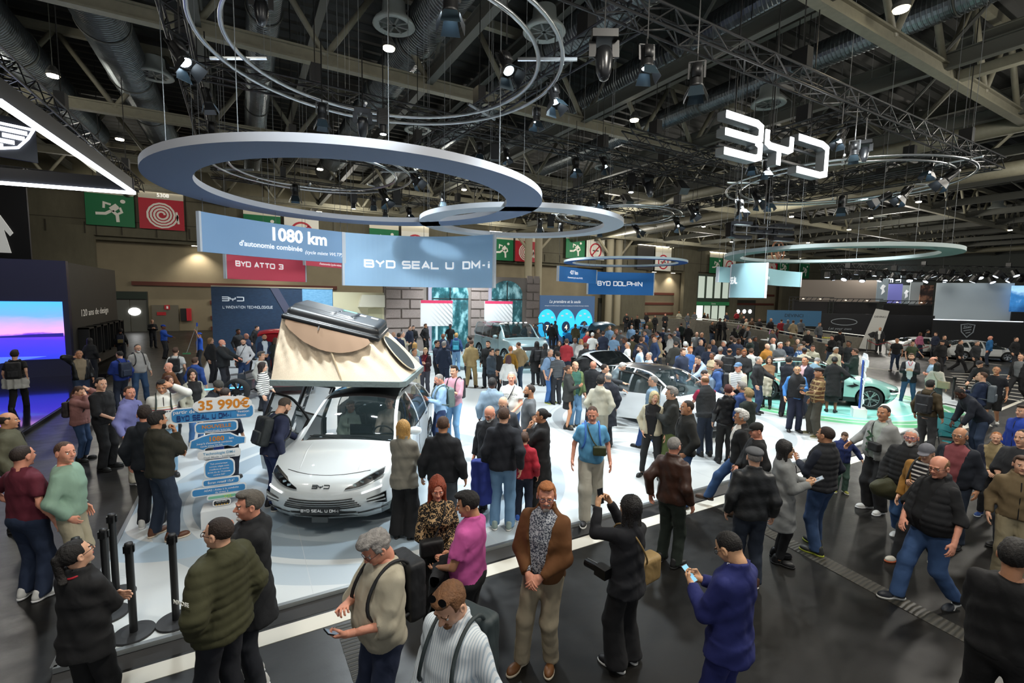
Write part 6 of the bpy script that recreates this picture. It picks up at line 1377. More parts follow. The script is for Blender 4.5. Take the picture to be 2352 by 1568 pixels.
part('blue_light_pipe',mat('#3f9ff0',.4,emit=3),ch,lambda b: b.tube([a+Vector((-1.2,.4,.42)),a+Vector((.0,.35,.42)),b2+Vector((.2,-.5,.42))],.022,6)); part('red_light_pipe',mat('#f0506a',.4,emit=2.5),ch,lambda b: b.tube([b2+Vector((0,.1,.38)),b2+Vector((1.3,-.2,.38))],.03,6)); part('battery_tray',mat('#1b1d20',.5),ch,lambda b: b.bar(b2+Vector((.3,-.2,.22))+lt*.0,b2+Vector((1.6,-.4,.22)),1.2,.14)); part('front_subframe',mat('#22252a',.5),ch,lambda b: b.bar(a+Vector((-.1,.1,.3)),b2+Vector((-.1,-.1,.3)),.3,.12))
# ---------------------------------------------------------------- rear wall of the stand
sea = NT('sea',.5); nw = sea.noise(5,8,sea.scalev((1,1,3.5)),.65); sea.color(sea.mix(nw,'#0e1a2c','#233f5c')); sea.b.inputs['Emission Strength'].default_value = .05; sea.t.links.new(sea.mix(nw,'#14263e','#345778'),sea.b.inputs['Emission Color'])
def panel(name,lab,cat,m,x0,x1,z1,y=28,th=.3,z0=SZ): t = thing(name,lab,cat,((x0+x1)/2,y,z0)); w_ = (x1-x0)/2; part('board',m,t,lambda b: b.box(-w_,0,0,w_,th,z1-z0)); return t,w_
t,w_ = panel('poster_wall','dark sea poster wall headed L INNOVATION TECHNOLOGIQUE','wall panel',sea.m,-1.35,4.4,3.8); wh2 = mat('#c5cdd4',.5,emit=.15)
b = MB(); strokes(b,[[(x*.95,y*.19) for x,y in pl] for pl in LOGO],lambda x,y,d: (-2.42+x,-.01-d,2.98+y),.05,.01); b.build('poster_logo',wh2,t)
b = MB(); W_ = word_len("L'INNOVATION TECHNOLOGIQUE",.12,.045); word(b,"L'INNOVATION TECHNOLOGIQUE",lambda x,y,d: (-2.40+x*2.25/W_,-.01-d,2.60+y),.12,.12,.045,.022,.008); b.build('poster_lettering',wh2,t)
sea2 = NT('sea2',.5); n_ = sea2.noise(6,7,sea2.scalev((1,1,3)),.6); sea2.color(sea2.mix(n_,'#3a7aa8','#8cc0de')); part('light_sea_strip',sea2.m,t,lambda b: b.box(1.3,-.02,2.0,2.85,0,3.66)); part('mast',mat('#4a4c60',.5),t,lambda b: b.prism([(-.25,3.66),(.15,3.66),(1.5,1.0),(1.1,1.0)],0,.03,lambda x,y,d: (x,-.01-d,y))); part('top_trim',mat('#a59a84',.6),t,lambda b: b.box(-w_,-.05,3.68,w_,.35,3.74))
t,w_ = panel('cream_wall','cream partition wall between the sea poster and the brick facade','wall panel',mat('#c9c2a2',.7),4.4,7.25,3.65); part('door_leaf',mat('#b6b291',.6),t,lambda b: b.box(.5,-.03,0,1.3,0,2.6)); part('duct_hood',mat('#d5d0bc',.6),t,lambda b: b.prism([(-.1,2.7),(1.38,2.7),(1.38,3.4),(.1,3.4)],0,.35,lambda x,y,d: (x,-d,y)))
# stone facade with raised blocks and two arched windows
gr = NT('granite',.8); v_ = gr.noise(22,5,rough=.8); gr.color(gr.mix(v_,'#6b5f5c','#c2b2aa')); gr.bump(v_,.6,.02)
t,w_ = panel('stone_facade','mock stone facade with raised blocks and tall arched windows','wall panel',mat('#8d837c',.8),7.25,18.15,4.85)
sky_w = NT('archglass',.12); n_ = sky_w.noise(1.6,7,sky_w.scalev((1,1,.6)),.6); ca = sky_w.ramp(n_,[(.30,'#0d2426'),(.5,'#2c6068'),(.62,'#8fc4cc'),(.8,'#d5eef0')]); sky_w.color(ca); sky_w.emit(ca,.22)
for (a0,a1) in ((-2.55,-.05),(1.6,4.0)):
 r = (a1-a0)/2; cx = (a0+a1)/2; pts = [(a0,0),(a1,0),(a1,3.6)]+[(cx+r*math.cos(q),3.6+.9*math.sin(q)) for q in np.linspace(0,PI,13)[1:-1]]+[(a0,3.6)]
 o = part('arched_window',sky_w.m,t,lambda b: b.prism(pts,0,.04,lambda x,y,d: (x,-d,y))); part('mullion',mat('#2a3a3e',.4),o,lambda b: (b.box(cx-.04,-.07,0,cx+.04,-.04,4.4),b.box(a0,-.07,3.2,a1,-.04,3.28))); part('reveal',mat('#a9a4b4',.5),o,lambda b: b.box(a0-.22,-.12,0,a0,-.0,4.2))
for (a0,a1,seed) in ((-5.4,-3.0,1),(.1,1.5,2),(4.3,5.4,3)):
 z = .9; row = 0
 while z < 4.5:
  x = a0+(.0 if row % 2 else .0); cuts = [a0,a0+(a1-a0)*(.62 if row % 2 else .40 if a1-a0 > 2 else .5),a1] if a1-a0 > 1.6 else ([a0,a1] if row % 2 else [a0,(a0+a1)/2,a1])
  for c0,c1 in zip(cuts[:-1],cuts[1:]):
   part('stone_block',gr.m,t,lambda b: b.prism([(c0+.05,z),(c1-.05,z),(c1-.05,z+.50),(c0+.05,z+.50)],0,.07+.015*((row*7+seed) % 3),lambda x,y,d: (x,-d,y)))
  z += .58; row += 1
t,w_ = panel('led_wall','blue-grey screen wall with 7 4 and 2 roundels','screen',mat('#3e5878',.4,emit=.5),18.2,23.1,3.7)
text('heading','La première et la seule',white,t,lambda x,y,z: (-.3+x,-.01-z,3.05+y),.30,.012,slant=.2); text('subheading','entreprise au monde à proposer des solutions complètes pour les véhicules électriques et hybrides',white,t,lambda x,y,z: (-.1+x,-.01-z,2.82+y),.098,0)
cy_ = mat('#2fb4ec',.4,emit=.9); dk = mat('#2a3f5e',.4,emit=.3)
for i,n_ in enumerate('742'):
 cx = -1.85+i*1.65; o = part('roundel',cy_,t,lambda b: b.prism([(cx+.82*math.cos(q),1.55+1.05*math.sin(q)) for q in np.linspace(0,2*PI,33)[:-1]],0,.02+.004*i,lambda x,y,d: (x,-d,y))); part('hub',dk,o,lambda b: b.prism([(cx+.36*math.cos(q),1.30+.42*math.sin(q)) for q in np.linspace(0,2*PI,25)[:-1]],0,.05,lambda x,y,d: (x,-d,y))); text('numeral',n_,mat('#f2dcc0',.4,emit=.8),o,lambda x,y,z: (cx+x,-.06-z,1.12+y),.50,.02)
 for k in range(3): q = .7+k*.75; part('icon',white,o,lambda b: b.cbox((cx+.58*math.cos(q),-.03,1.55+.72*math.sin(q)),(.20,.01,.10)))
rib = NT('ribart',.5); wv = rib.t.nodes.new('ShaderNodeTexWave'); rib.t.links.new(rib.tc,wv.inputs['Vector']); wv.inputs['Scale'].default_value = 2.2; wv.bands_direction = 'DIAGONAL'; wv.inputs['Distortion'].default_value = .6
gxr = rib.ramp(rib.math('ADD',rib.math('MULTIPLY',rib.x,.35),.45),[(.2,'#f2f4f5'),(1,'#8b9196')]); cr = rib.mix(rib.math('GREATER_THAN',wv.outputs['Fac'],.62),'#eef1f3',gxr); rib.color(cr); rib.emit(cr,.2)
for (px,lab) in ((1003,'white portrait screen with diagonal ribs and a pink header, left of the two'),(1145,'white portrait screen with diagonal ribs behind the boxy off-roader')):
 p = atY(px,722,26.2); t = thing('display_screen',lab,'screen',(p[0],26.2,SZ)); part('panel',rib.m,t,lambda b: b.box(-.98,-.05,1.65,.98,.03,3.15)); part('header',mat('#e0406a',.5,emit=.2),t,lambda b: b.box(-.98,-.055,2.98,.98,-.05,3.15)); part('stand',mat('#bfe0ea',.4,emit=.3),t,lambda b: (b.box(-.06,-.02,0,.06,.04,1.65),b.box(-.4,-.25,0,.4,.3,.03)))
# ---------------------------------------------------------------- the neighbouring booth at the left
navy = mat('#17183a',.35); dkg = NT('booth',.55); dkg.color(dkg.mix(dkg.noise(1.5,3),'#1d1b18','#2a2723'))
t = thing('booth_platform','dark glossy platform of the left booth with violet reflections','platform',(0,0,0)); part('deck',mat('#15141f',.12,coat=.6),t,lambda b: b.box(-26,9,.0,-4.75,25,.10)); part('edge',mat('#08080a',.4),t,lambda b: b.box(-4.75,9,0,-4.70,25,.09))
t = thing('screen_wall','dark navy booth wall with a sunset screen and a white crest','wall panel',(-6,25,.1)); part('wall',navy,t,lambda b: b.box(-18,0,0,0,.3,4.55))
scr = NT('sunset',.4); gz = scr.math('MULTIPLY',scr.z,.42); nn = scr.noise(1.1,5,scr.scalev((.5,1,2.2)),.6); up_ = scr.ramp(scr.math('ADD',scr.math('SUBTRACT',gz,.25),scr.math('MULTIPLY',scr.math('SUBTRACT',nn,.5),.25)),[(.0,'#1d2fa8'),(.36,'#3f2fd0'),(.44,'#5a2cc0'),(.48,'#c98ac8'),(.62,'#a58ae0'),(.78,'#5a8ee8'),(1,'#3f9af0')]); scr.color(scr.mix(0.,'#000000','#000000')); scr.emit(up_,1.25)
part('screen',scr.m,t,lambda b: b.box(-12,-.04,.70,-.18,0,2.95)); part('sun',mat('#ffe9c8',.5,emit=5),t,lambda b: b.prism([(-3.05+.10*math.cos(q),1.62+.06*math.sin(q)) for q in np.linspace(0,2*PI,13)[:-1]],0,.05,lambda x,y,d: (x,-d,y))); part('headland',mat('#2a2390',.5,emit=.5),t,lambda b: b.prism([(-3.4,1.60),(-2.2,1.62),(-1.1,1.68),(-.2,1.72),(-.2,1.57),(-3.4,1.57)],0,.045,lambda x,y,d: (x,-d,y)))
def crest(b,T,s):
 o = [(-1,1),(1,1),(.86,.45),(.62,-.15),(0,-.5),(-.62,-.15),(-.86,.45),(-1,1)]; strokes(b,[[(x*s,y*s*.55) for x,y in o]],T,.07*s,.03)
 for k,(x0,x1,z) in enumerate(((-.8,-.1,.72),(.1,.85,.72),(-.75,.1,.40),(.3,.78,.40),(-.6,-.2,.08),(.0,.55,.08),(-.3,.3,-.2))): strokes(b,[[(x0*s,z*s*.55),(x1*s,z*s*.55)]],T,.12*s,.02)
 strokes(b,[[(0,.9*s*.55),(0,-.35*s*.55)]],T,.05*s,.03)
lw = mat('#e8f0ff',.4,emit=3.5); b = MB(); crest(b,lambda x,y,d: (-2.95+x,-.01-d,3.85+y),.62); b.build('crest',lw,t)
t = thing('booth_side_wall','dark side wall of the left booth reading 120 ans de design with six framed boxes','wall panel',(-6,25,.1)); part('wall',dkg.m,t,lambda b: b.box(-.3,.3,0,0,8.3,4.5)); text('lettering','120 ans de design',mat('#b9b4aa',.5,emit=.2),t,lambda x,y,z: (.01+z,3.9+x*1.6,2.3+y),.42,.0)
for k in range(6): y = 1.0+k*1.18; o = part('framed_box',mat('#0c0b0a',.5),t,lambda b: (b.box(0,y,.55,.35,y+.85,.62),b.box(0,y,1.78,.35,y+.85,1.85),b.box(0,y,.55,.35,y+.07,1.85),b.box(0,y+.78,.55,.35,y+.85,1.85))); part('exhibit',mat('#6a645a',.5),o,lambda b: b.lathe([(.0,0),(.05,0),(.03,.2),(.05,.4),(0,.5)],8,(.12,y+.42,.8)))
lb = mat('#e9f4ff',.4,emit=7); pA,pB,pC = atz(308,443,7),atz(-10,419,7),atz(-4,232,7)
t = thing('light_frame','slanted white light bars of the hanging frame at the upper left','lamp',(0,0,0)); part('light_bar',lb,t,lambda b: b.bar(pC,pA,.10,.10)); part('light_bar',lb,t,lambda b: b.bar(pB,pA,.10,.10)); part('fascia',mat('#070810',.5),t,lambda b: (b.bar(pC+np.array([-.06,0,.28]),pA+np.array([-.06,0,.28]),.06,.45),b.bar(pB+np.array([0,.06,.28]),pA+np.array([0,.06,.28]),.06,.45)))
p = atz(-28,310,7.2); t = thing('crest_sign','white lit crest sign inside the slanted light frame','sign',(p[0],p[1],p[2]),math.radians(25)); b = MB(); crest(b,lambda x,y,d: (x,-d,y-.1),.80); b.build('crest',lw,t); part('backing',mat('#070810',.5),t,lambda b: b.box(-.85,.03,-.45,.85,.08,.55))
t = thing('restroom_sign','dark hanging panel with a white skirted figure at the left edge','sign',tuple(atY(5,545,40))); part('panel',mat('#15151a',.6),t,lambda b: b.box(-2.2,0,-1.8,1.2,.2,4)); part('figure',mat('#d8d8d4',.6,emit=.2),t,lambda b: b.prism([(-.9,-.9),(.35,-.9),(.1,.5),(.35,.1),(.5,.3),(.0,1.3),(-.5,1.3)],0,.05,lambda x,y,d: (x,-d,y)))
t = thing('floor_screen','blue glowing wedge screen at the left edge by the booth','screen',tuple(atz(0,838,.9))); part('panel',mat('#4a6ae8',.4,emit=.9),t,lambda b: b.prism([(-2.5,-.35),(1.2,.25),(-2.5,.3)],0,.08,lambda x,y,d: (x,-d,y))); part('leg',mat('#101014',.5),t,lambda b: b.box(-2.3,0,-.9,-2.2,.06,-.3))
# ---------------------------------------------------------------- far right: ramp, black booths, blank screens
def board(name,lab,cat,m,x0,y0,x1,y1,depth,yaw=0.,th=.15,sub=None):
 c = CAM+ray((x0+x1)/2,(y0+y1)/2)*depth; w_ = (x1-x0)/F*depth/2; h = (y1-y0)/F*depth/2; rz = math.atan2(c[1],c[0])-PI/2+yaw; c2_ = Vector((c[0],c[1])); ud = Vector((math.cos(rz),math.sin(rz)))
 def hit(x_):
  r_ = ray(x_,(y0+y1)/2); A_ = Matrix(((r_[0],-ud.x),(r_[1],-ud.y))); q_ = A_.inverted()@c2_; return q_[1]
 e0,e1 = hit(x0),hit(x1); w_ = abs(e1-e0)/2; c = (c[0]+ud.x*(e0+e1)/2,c[1]+ud.y*(e0+e1)/2,c[2])
 t = thing(name,lab,cat,tuple(c),rz); part('board',m,t,lambda b: b.box(-w_,0,-h,w_,th,h)); return t,w_,h
bl_ = mat('#0b0b0d',.5)
board('blank_screen','large blank taupe screen above the black booth','screen',mat('#8a8078',.6),1838,643,2022,693,62,.3)
t,w_,h = board('blank_screen','large blank pale grey screen at the right','screen',mat('#c3d2dc',.6),2148,650,2326,737,46,.35)
t,w_,h = board('light_column','grey lit booth column with a small prancing emblem, left of two','column',mat('#8b98a0',.5,emit=.15),2014,640,2040,692,60,.3); part('emblem',white,t,lambda b: b.prism([(-.1,-.6),(.25,-.2),(.1,.2),(.3,.5),(0,.7),(-.25,.2),(-.05,0)],0,.05,lambda x,y,d: (x,-d-.01,y)))
board('light_column','violet lit booth panel between two emblem columns','column',mat('#6a6cae',.5,emit=.3),2040,652,2072,696,60,.3)
t,w_,h = board('light_column','grey lit booth column with a small emblem, right of the violet panel','column',mat('#8f9a9c',.5,emit=.15),2070,655,2092,698,60,.3); part('emblem',white,t,lambda b: b.prism([(-.1,-.5),(.2,-.2),(.1,.2),(.25,.4),(0,.6),(-.2,.2),(-.05,0)],0,.05,lambda x,y,d: (x,-d-.01,y)))
board('light_column','plain pale booth block beside the photo panel','column',mat('#a9b2b5',.5,emit=.1),2090,648,2118,700,58,.3)
ph = NT('photo',.5); n_ = ph.noise(.9,5,rough=.6); ph.color(ph.ramp(n_,[(.35,'#1c1a1c'),(.5,'#4a3630'),(.62,'#c08a6c'),(.8,'#6a6a72')])); board('photo_panel','tall panel printed with a dark photo of people','poster',ph.m,2113,655,2143,700,57,.3)
mt_ = NT('mountain',.5); n_ = mt_.noise(.7,6,rough=.6); cz_ = mt_.ramp(mt_.math('ADD',mt_.math('MULTIPLY',mt_.z,.22),mt_.math('MULTIPLY',n_,.8)),[(.2,'#16406e'),(.42,'#2f6ea8'),(.5,'#7aa6cc'),(.55,'#9cc8f0'),(1,'#5aa0e0')]); mt_.color(cz_); mt_.emit(cz_,.7); board('mountain_screen','bright screen showing blue mountains at the right edge','screen',mt_.m,2322,656,2372,716,44,.35); board('dark_fascia','black fascia under the mountain screen','panel',bl_,2322,717,2380,745,44,.35)
for (x0,y0,x1,y1,lab) in ((2232,625,2352,652,'x'),(2035,628,2052,648,'x'),(2058,630,2070,648,'x'),(2095,632,2110,646,'x')):
 o,w_,h = board('window_%d' % (2+[2232,2035,2058,2095].index(x0)),'x','x',mat('#dff0ff',.5,emit=3.2),x0,y0,x1,y1,78,.2)
 for k in ('label','category'): del o[k]
 o['kind'] = 'structure';
 for k in range(4): part('mullion',mat('#30373a',.5),o,lambda b: b.box(-w_+k*2*w_/4-.08,-.1,-h,-w_+k*2*w_/4+.08,0,h))
t,w_,h = board('black_booth','long black booth back wall with a shield crest and script lettering','wall panel',bl_,2140,737,2420,800,40,.35)
sl = mat('#9ea4a8',.4,.6); b = MB(); strokes(b,[[(-.45,.42),(-.38,-.2),(0,-.65),(.38,-.2),(.45,.42),(0,.5),(-.45,.42)],[(-.3,.1),(.2,.22)],[(-.25,-.1),(.25,.02)],[(-.1,-.3),(.2,-.2)]],lambda x,y,d: (-w_+2.35+x,-.01-d,.35+y),.07,.02); b.build('shield_crest',sl,t); text('crest_lettering','PGO',sl,t,lambda x,y,z: (-w_+2.35+x,-.01-z,.52+y),.26,.01); text('script_lettering','L âme à la Française',sl,t,lambda x,y,z: (-w_+2.6+x,-.01-z,-.9+y),.42,0,slant=.4); part('top_light',mat('#cfd8e0',.4,emit=1.5),t,lambda b: b.box(-w_,-.1,h-.03,w_*.5,0,h+.03))
t,w_,h = board('black_booth','black booth wall with an oval badge behind the beach banner','wall panel',bl_,1880,722,2144,800,46,.35); b = MB(); strokes(b,[[(1.1*math.cos(q),.32*math.sin(q)) for q in np.linspace(0,2*PI,25)]],lambda x,y,d: (-w_*.55+x,-.01-d,.85+y),.06,.02); b.build('oval_badge',sl,t); text('script_lettering','Let your own',sl,t,lambda x,y,z: (-w_*.62+x,-.01-z,.05+y),.36,0,slant=.4)
for (x0,x1,lab) in ((1822,1900,'black cloth backdrop hung in a truss frame, leftmost'),(1915,2012,'black cloth backdrop hung in a truss frame, middle'),(2030,2140,'black cloth backdrop hung in a truss frame, rightmost')):
 t,w_,h = board('truss_backdrop',lab,'backdrop',mat('#100f11',.8),x0,692+(x0-1822)*.04,x1,745,50,.35); part('truss_post',blackm,t,lambda b: [b.box(-w_-.5+q,-.05,-h,-w_-.42+q,.03,h+.3) for q in (0,.35)]+[b.bar((-w_-.46,0,-h+k*.4),(-w_-.1,0,-h+.2+k*.4),.05,.05) for k in range(int(2*h/.4))])['kind'] = 'stuff'; part('truss_beam',blackm,t,lambda b: (b.box(-w_-.5,-.1,h+.05,w_+.5,.0,h+.12),b.box(-w_-.5,-.1,h+.4,w_+.5,0,h+.47),[b.bar((-w_+k*.5,-.05,h+.08),(-w_+.25+k*.5,-.05,h+.43),.05,.05) for k in range(int(w_*4))]))['kind'] = 'stuff'
 for k in range(2): part('clip_lamp',mat('#ffe0b0',.4,emit=14),t,lambda b: b.lathe([(0,0),(.10,0),(0,.05)],10,(-w_*.5+k*w_,-.15,h+.25)))
t,w_,h = board('blue_backdrop','blue gradient backdrop reading DEVINCI','backdrop',mat('#3f6f94',.6),1762,713,1886,748,44,.3); text('lettering','DEVINCI',mat('#16202c'),t,lambda x,y,z: (x,-.01-z,.1+y),.42,.0)
p = atz(1975,800,0); t = thing('beach_banner','leaning white beach banner with a small car picture','banner',(p[0]-1.5,p[1]-1.2,0),math.atan2(p[1],p[0])-PI/2); part('sheet',mat('#c9c9c4',.7),t,lambda b: b.prism([(-.55,.15),(.45,.1),(1.05,3.0),(.25,3.15)],0,.04,lambda x,y,d: (x,-d,y))); part('picture',mat('#2c2c2e'),t,lambda b: b.prism([(-.1,1.25),(.2,1.45),(.55,1.4),(.75,1.15),(.1,1.0)],0,.01,lambda x,y,d: (x,-.045-d,y))); part('foot',blackm,t,lambda b: b.box(-.6,-.3,0,.5,.3,.12)); text('lettering','DEVINCI',mat('#2a2c30'),t,lambda x,y,z: (.55+x,-.045-z,2.5+y),.18,0)
for i,(px,lab) in enumerate(((1887,'left white recycling bin by the ramp'),(1901,'right white recycling bin by the ramp'))):
 p = atz(px,815,0); t = thing('recycling_bin',lab,'bin',(p[0],p[1],0),.3); part('body',mat('#c9cabf',.6),t,lambda b: b.box(-.28,-.28,0,.28,.28,1.15)); part('rim',mat('#b8b23a',.5),t,lambda b: b.box(-.30,-.30,1.15,.30,.30,1.20)); part('badge',mat('#8a9a3a',.5),t,lambda b: b.prism([(.13*math.cos(q),.7+.13*math.sin(q)) for q in np.linspace(0,2*PI,13)[:-1]],0,.01,lambda x,y,d: (x,-.28-d,y)))
rp = mat('#6e6a60',.8,var=.15); rmt = mat('#a5a69f',.35,.8)
def parapet(pts,h0,h1,lab):
 t = thing('ramp_parapet',lab,'parapet',(0,0,0)); n = len(pts)
 for i in range(n-1):
  a,b_ = pts[i],pts[i+1]; za,zb = h0+(h1-h0)*i/(n-1),h0+(h1-h0)*(i+1)/(n-1); d = (Vector(b_)-Vector(a)).normalized(); nn = Vector((-d.y,d.x))*.12
  part('wall_slab',rp,t,lambda m: m.add([(a[0]-nn.x,a[1]-nn.y,0),(b_[0]-nn.x,b_[1]-nn.y,0),(b_[0]+nn.x,b_[1]+nn.y,0),(a[0]+nn.x,a[1]+nn.y,0),(a[0]-nn.x,a[1]-nn.y,za),(b_[0]-nn.x,b_[1]-nn.y,zb),(b_[0]+nn.x,b_[1]+nn.y,zb),(a[0]+nn.x,a[1]+nn.y,za)],[(3,2,1,0),(4,5,6,7),(0,1,5,4),(1,2,6,5),(2,3,7,6),(3,0,4,7)]))
  for dz in (.18,): part('handrail',rmt,t,lambda m: m.tube([(a[0],a[1],za+dz),(b_[0],b_[1],zb+dz)],.035,6))
  for q in range(4): f_ = q/4; part('baluster',rmt,t,lambda m: m.tube([(a[0]+(b_[0]-a[0])*f_,a[1]+(b_[1]-a[1])*f_,za+(zb-za)*f_),(a[0]+(b_[0]-a[0])*f_,a[1]+(b_[1]-a[1])*f_,za+(zb-za)*f_+.18)],.02,5))
gp = lambda x,y: tuple(atz(x,y,0)[:2])
parapet([gp(1900,835),gp(1800,818),gp(1700,800),gp(1600,790)],1.15,1.9,'near concrete ramp parapet with a steel handrail'); parapet([gp(2000,806),gp(1880,795),gp(1780,784),gp(1650,772),gp(1500,766)],.9,1.7,'rear concrete ramp parapet with a steel handrail')
# white reception tables with orchids behind the crowd
for i,(px,py,lab) in enumerate(((1690,800,'white round table with pink orchids behind the crowd'),(1762,818,'white table with a small sign behind the crowd'))):
 p = atz(px,py,0); t = thing('reception_table',lab,'table',(p[0],p[1],0)); part('top',WHT,t,lambda b: b.lathe([(0,1.08),(.45,1.08),(.45,1.04),(0,1.04)],24)); part('column',WHT,t,lambda b: b.lathe([(.05,.03),(.05,1.04)],12)); part('base',WHT,t,lambda b: b.lathe([(0,.03),(.3,.03),(.3,0),(0,0)],20))
 v_ = thing('orchid',('tall pink orchid on the white round table','pale orchid on the second white table')[i],'plant',(p[0],p[1],1.08)); part('pot',WHT,v_,lambda b: b.lathe([(.05,0),(.07,.12),(0,.12)],10)); part('stem',mat('#3f6a34'),v_,lambda b: b.tube([(0,0,.1),(.03,0,.4),(.12,0,.6)],.008,5))
 for k in range(6): part('flower',mat('#c98ac0',.6),v_,lambda b: b.prism([(.02+k*.018+.045*math.cos(q)*(1 if j % 2 else .55),.40+k*.045+.045*math.sin(q)*(1 if j % 2 else .55)) for j,q in enumerate(np.linspace(0,2*PI,11)[:-1])],0,.015,lambda x,y,d: (x,-.02-d,y)))
 for k in range(4): part('leaf',mat('#3f6a34'),v_,lambda b: b.bar((0,0,.12),(.14*math.cos(k*1.6),.14*math.sin(k*1.6),.16),.05,.008))
# ---------------------------------------------------------------- show cars
hd = Vector((-.48,-.877)); tail = Vector((.92,6.95))-hd*4.62
HERO = hero((tail.x,tail.y,SZ),(hd.x,hd.y)); roof_tent(HERO)
c2 = Car('white hatchback with its tailgate and left front door open',(10.3,11.75,SZ),(.0,-1),prof=PROF['hatch'],L=4.29,W=1.80,H=1.56,paintc='#dfe6ea',roof='#0c0d0f',clad='#7d868a',wheel=.335,fo=.85,ro=.76,hatch=True,open_r=[(1.94,3.0)],seatc='#8f9a9c',dashc='#2b3436')
c2.t.scale = (1.06,1.06,1.0); c2.tailgate(78); d_,R_ = c2.door_panel(1,1.94,2.98,38); d_['label'] = 'opened front door'
MF = Vector((.58,-.815)); nose = Vector((18.75,7.15)); tl = nose-MF*4.75
c3 = Car('mint green saloon with a black glass roof',(tl.x,tl.y,SZ),(MF.x,MF.y),prof=PROF['sedan'],L=4.8,W=1.875,H=1.46,paintc='#8fbfb5',roof='#0c0d0f',clad='#14181a',wheel=.355,fo=.90,ro=.95,solver='FAST',rimc='#a9adb0',open_r=[(2.10,3.2)],bow=.42)
q = MB()
for sx in (-1,1):
 h = MB(); c3.strip(h,sx*.48,sx*.86,lambda t: .575+.03*t,lambda t: .60+.085*t,.008,.05,8); h.build('headlight',mat('#0d1012',.1,coat=1.),c3.t); h = MB(); c3.strip(h,sx*.50,sx*.84,lambda t: .545,lambda t: .562,.012,.02,8); h.build('daytime_light',mat('#ffffff',.3,emit=2),c3.t); h = MB(); c3.strip(h,sx*.62,sx*.90,lambda t: .40,lambda t: .44+.06*t,.010,.02,8); h.build('bumper_blade',mat('#c9d6d6',.2,.8),c3.t)
 y = 3.42; p_ = c3.side(y,6.2); part('side_vent',mat('#15181a',.3),c3.t,lambda b: b.prism([(y-.18,p_[2]-.03),(y+.02,p_[2]+.02),(y+.0,p_[2]+.08),(y+.16,p_[2]+.0),(y-.02,p_[2]-.08)],0,.02,lambda u,v,d: (sx*(p_[0]+.002+d),u,v)))
g_1 = MB(); c3.strip(g_1,-.5,.5,lambda t: .26,lambda t: .36,.004,.03,10); g_1.build('lower_grille',mat('#101214',.5),c3.t)
d_,R_ = c3.door_panel(-1,2.10,3.15,60); d_['label'] = 'opened far front door'
for cc_,nz_ in ((c2,.60),):
 for sx in (-1,1): h = MB(); cc_.strip(h,sx*.42,sx*.80,lambda t: nz_+.02*t,lambda t: nz_+.03+.075*t,.008,.05,8); h.build('headlight',mat('#101316',.1,coat=1.),cc_.t); h = MB(); cc_.strip(h,sx*.45,sx*.86,lambda t: .30+.0*t,lambda t: .36+.12*t,.006,.03,8); h.build('side_vent',mat('#15181a',.4),cc_.t)
 h = MB(); cc_.strip(h,-.45,.45,lambda t: .25,lambda t: .38,.004,.03,10); h.build('lower_grille',mat('#15181a',.5),cc_.t)
c4 = Car('boxy silver-green off-roader with a black roof and orange interior',(11.9,23.4,SZ+.14),(-.05,-1),prof=PROF['boxy'],L=4.66,W=1.97,H=1.93,boxy=1,paintc='#8fa8ac',roof='#16191b',clad='#2b2f31',wheel=.39,seatc='#8a4a30',dashc='#c07a55',open_l=[(2.20,3.10)],pillar=True); c4.t.scale = (1.1,1.1,1.06); c4.door_panel(-1,2.20,3.06,62)
tt = thing('turntable','round pale turntable under the boxy off-roader','platform',(11.8,21,SZ)); part('disc',mat('#a9c6cc',.3),tt,lambda b: b.lathe([(3.1,0),(3.1,.14),(0,.14)],64))
for sx in (-1,1): h = MB(); c4.strip(h,sx*.55,sx*.90,lambda t: .82,lambda t: .95,.006,.04,6); h.build('headlight',mat('#e8eef0',.1,emit=.4),c4.t)
h = MB(); c4.strip(h,-.5,.5,lambda t: .80,lambda t: .95,.004,.03,8); h.build('grille',mat('#15181a',.5),c4.t)
for k in range(5): part('roof_light',mat('#e9eef0',.2,emit=.8),c4.t,lambda b: b.cbox((-.5+k*.25,2.88,1.90),(.12,.05,.05)))
c5 = Car('red hatchback with its tailgate raised behind the crowd',(1.4,22.6,SZ),(.15,1),prof=PROF['hatch'],L=4.29,W=1.8,H=1.56,paintc='#b3202a',hatch=True,detail=1,wheel=.335,fo=.85,ro=.76,roof='#14090a'); c5.tailgate(92,'#c02430')
c6 = Car('blue hatchback with its tailgate raised near the screen wall',(20.7,24.4,SZ),(.1,1),prof=PROF['hatch'],L=4.29,W=1.8,H=1.56,paintc='#4f9ac8',hatch=True,detail=1,wheel=.335,fo=.85,ro=.76); c6.tailgate(92,'#8fb6cc')
for px,py,lab in ((2042,812,'low white sports car behind the rope at the black booth'),(2150,822,'second white sports car farther right at the black booth')):
 p = atz(px,py,0); Car(lab,(p[0],p[1],0),(.80,-.60),prof=PROF['sedan'],L=4.4,W=1.85,H=1.25,paintc='#c9cbc8',detail=1,wheel=.33,solver='FAST',ninter=False).t.scale = (1,1,.86)
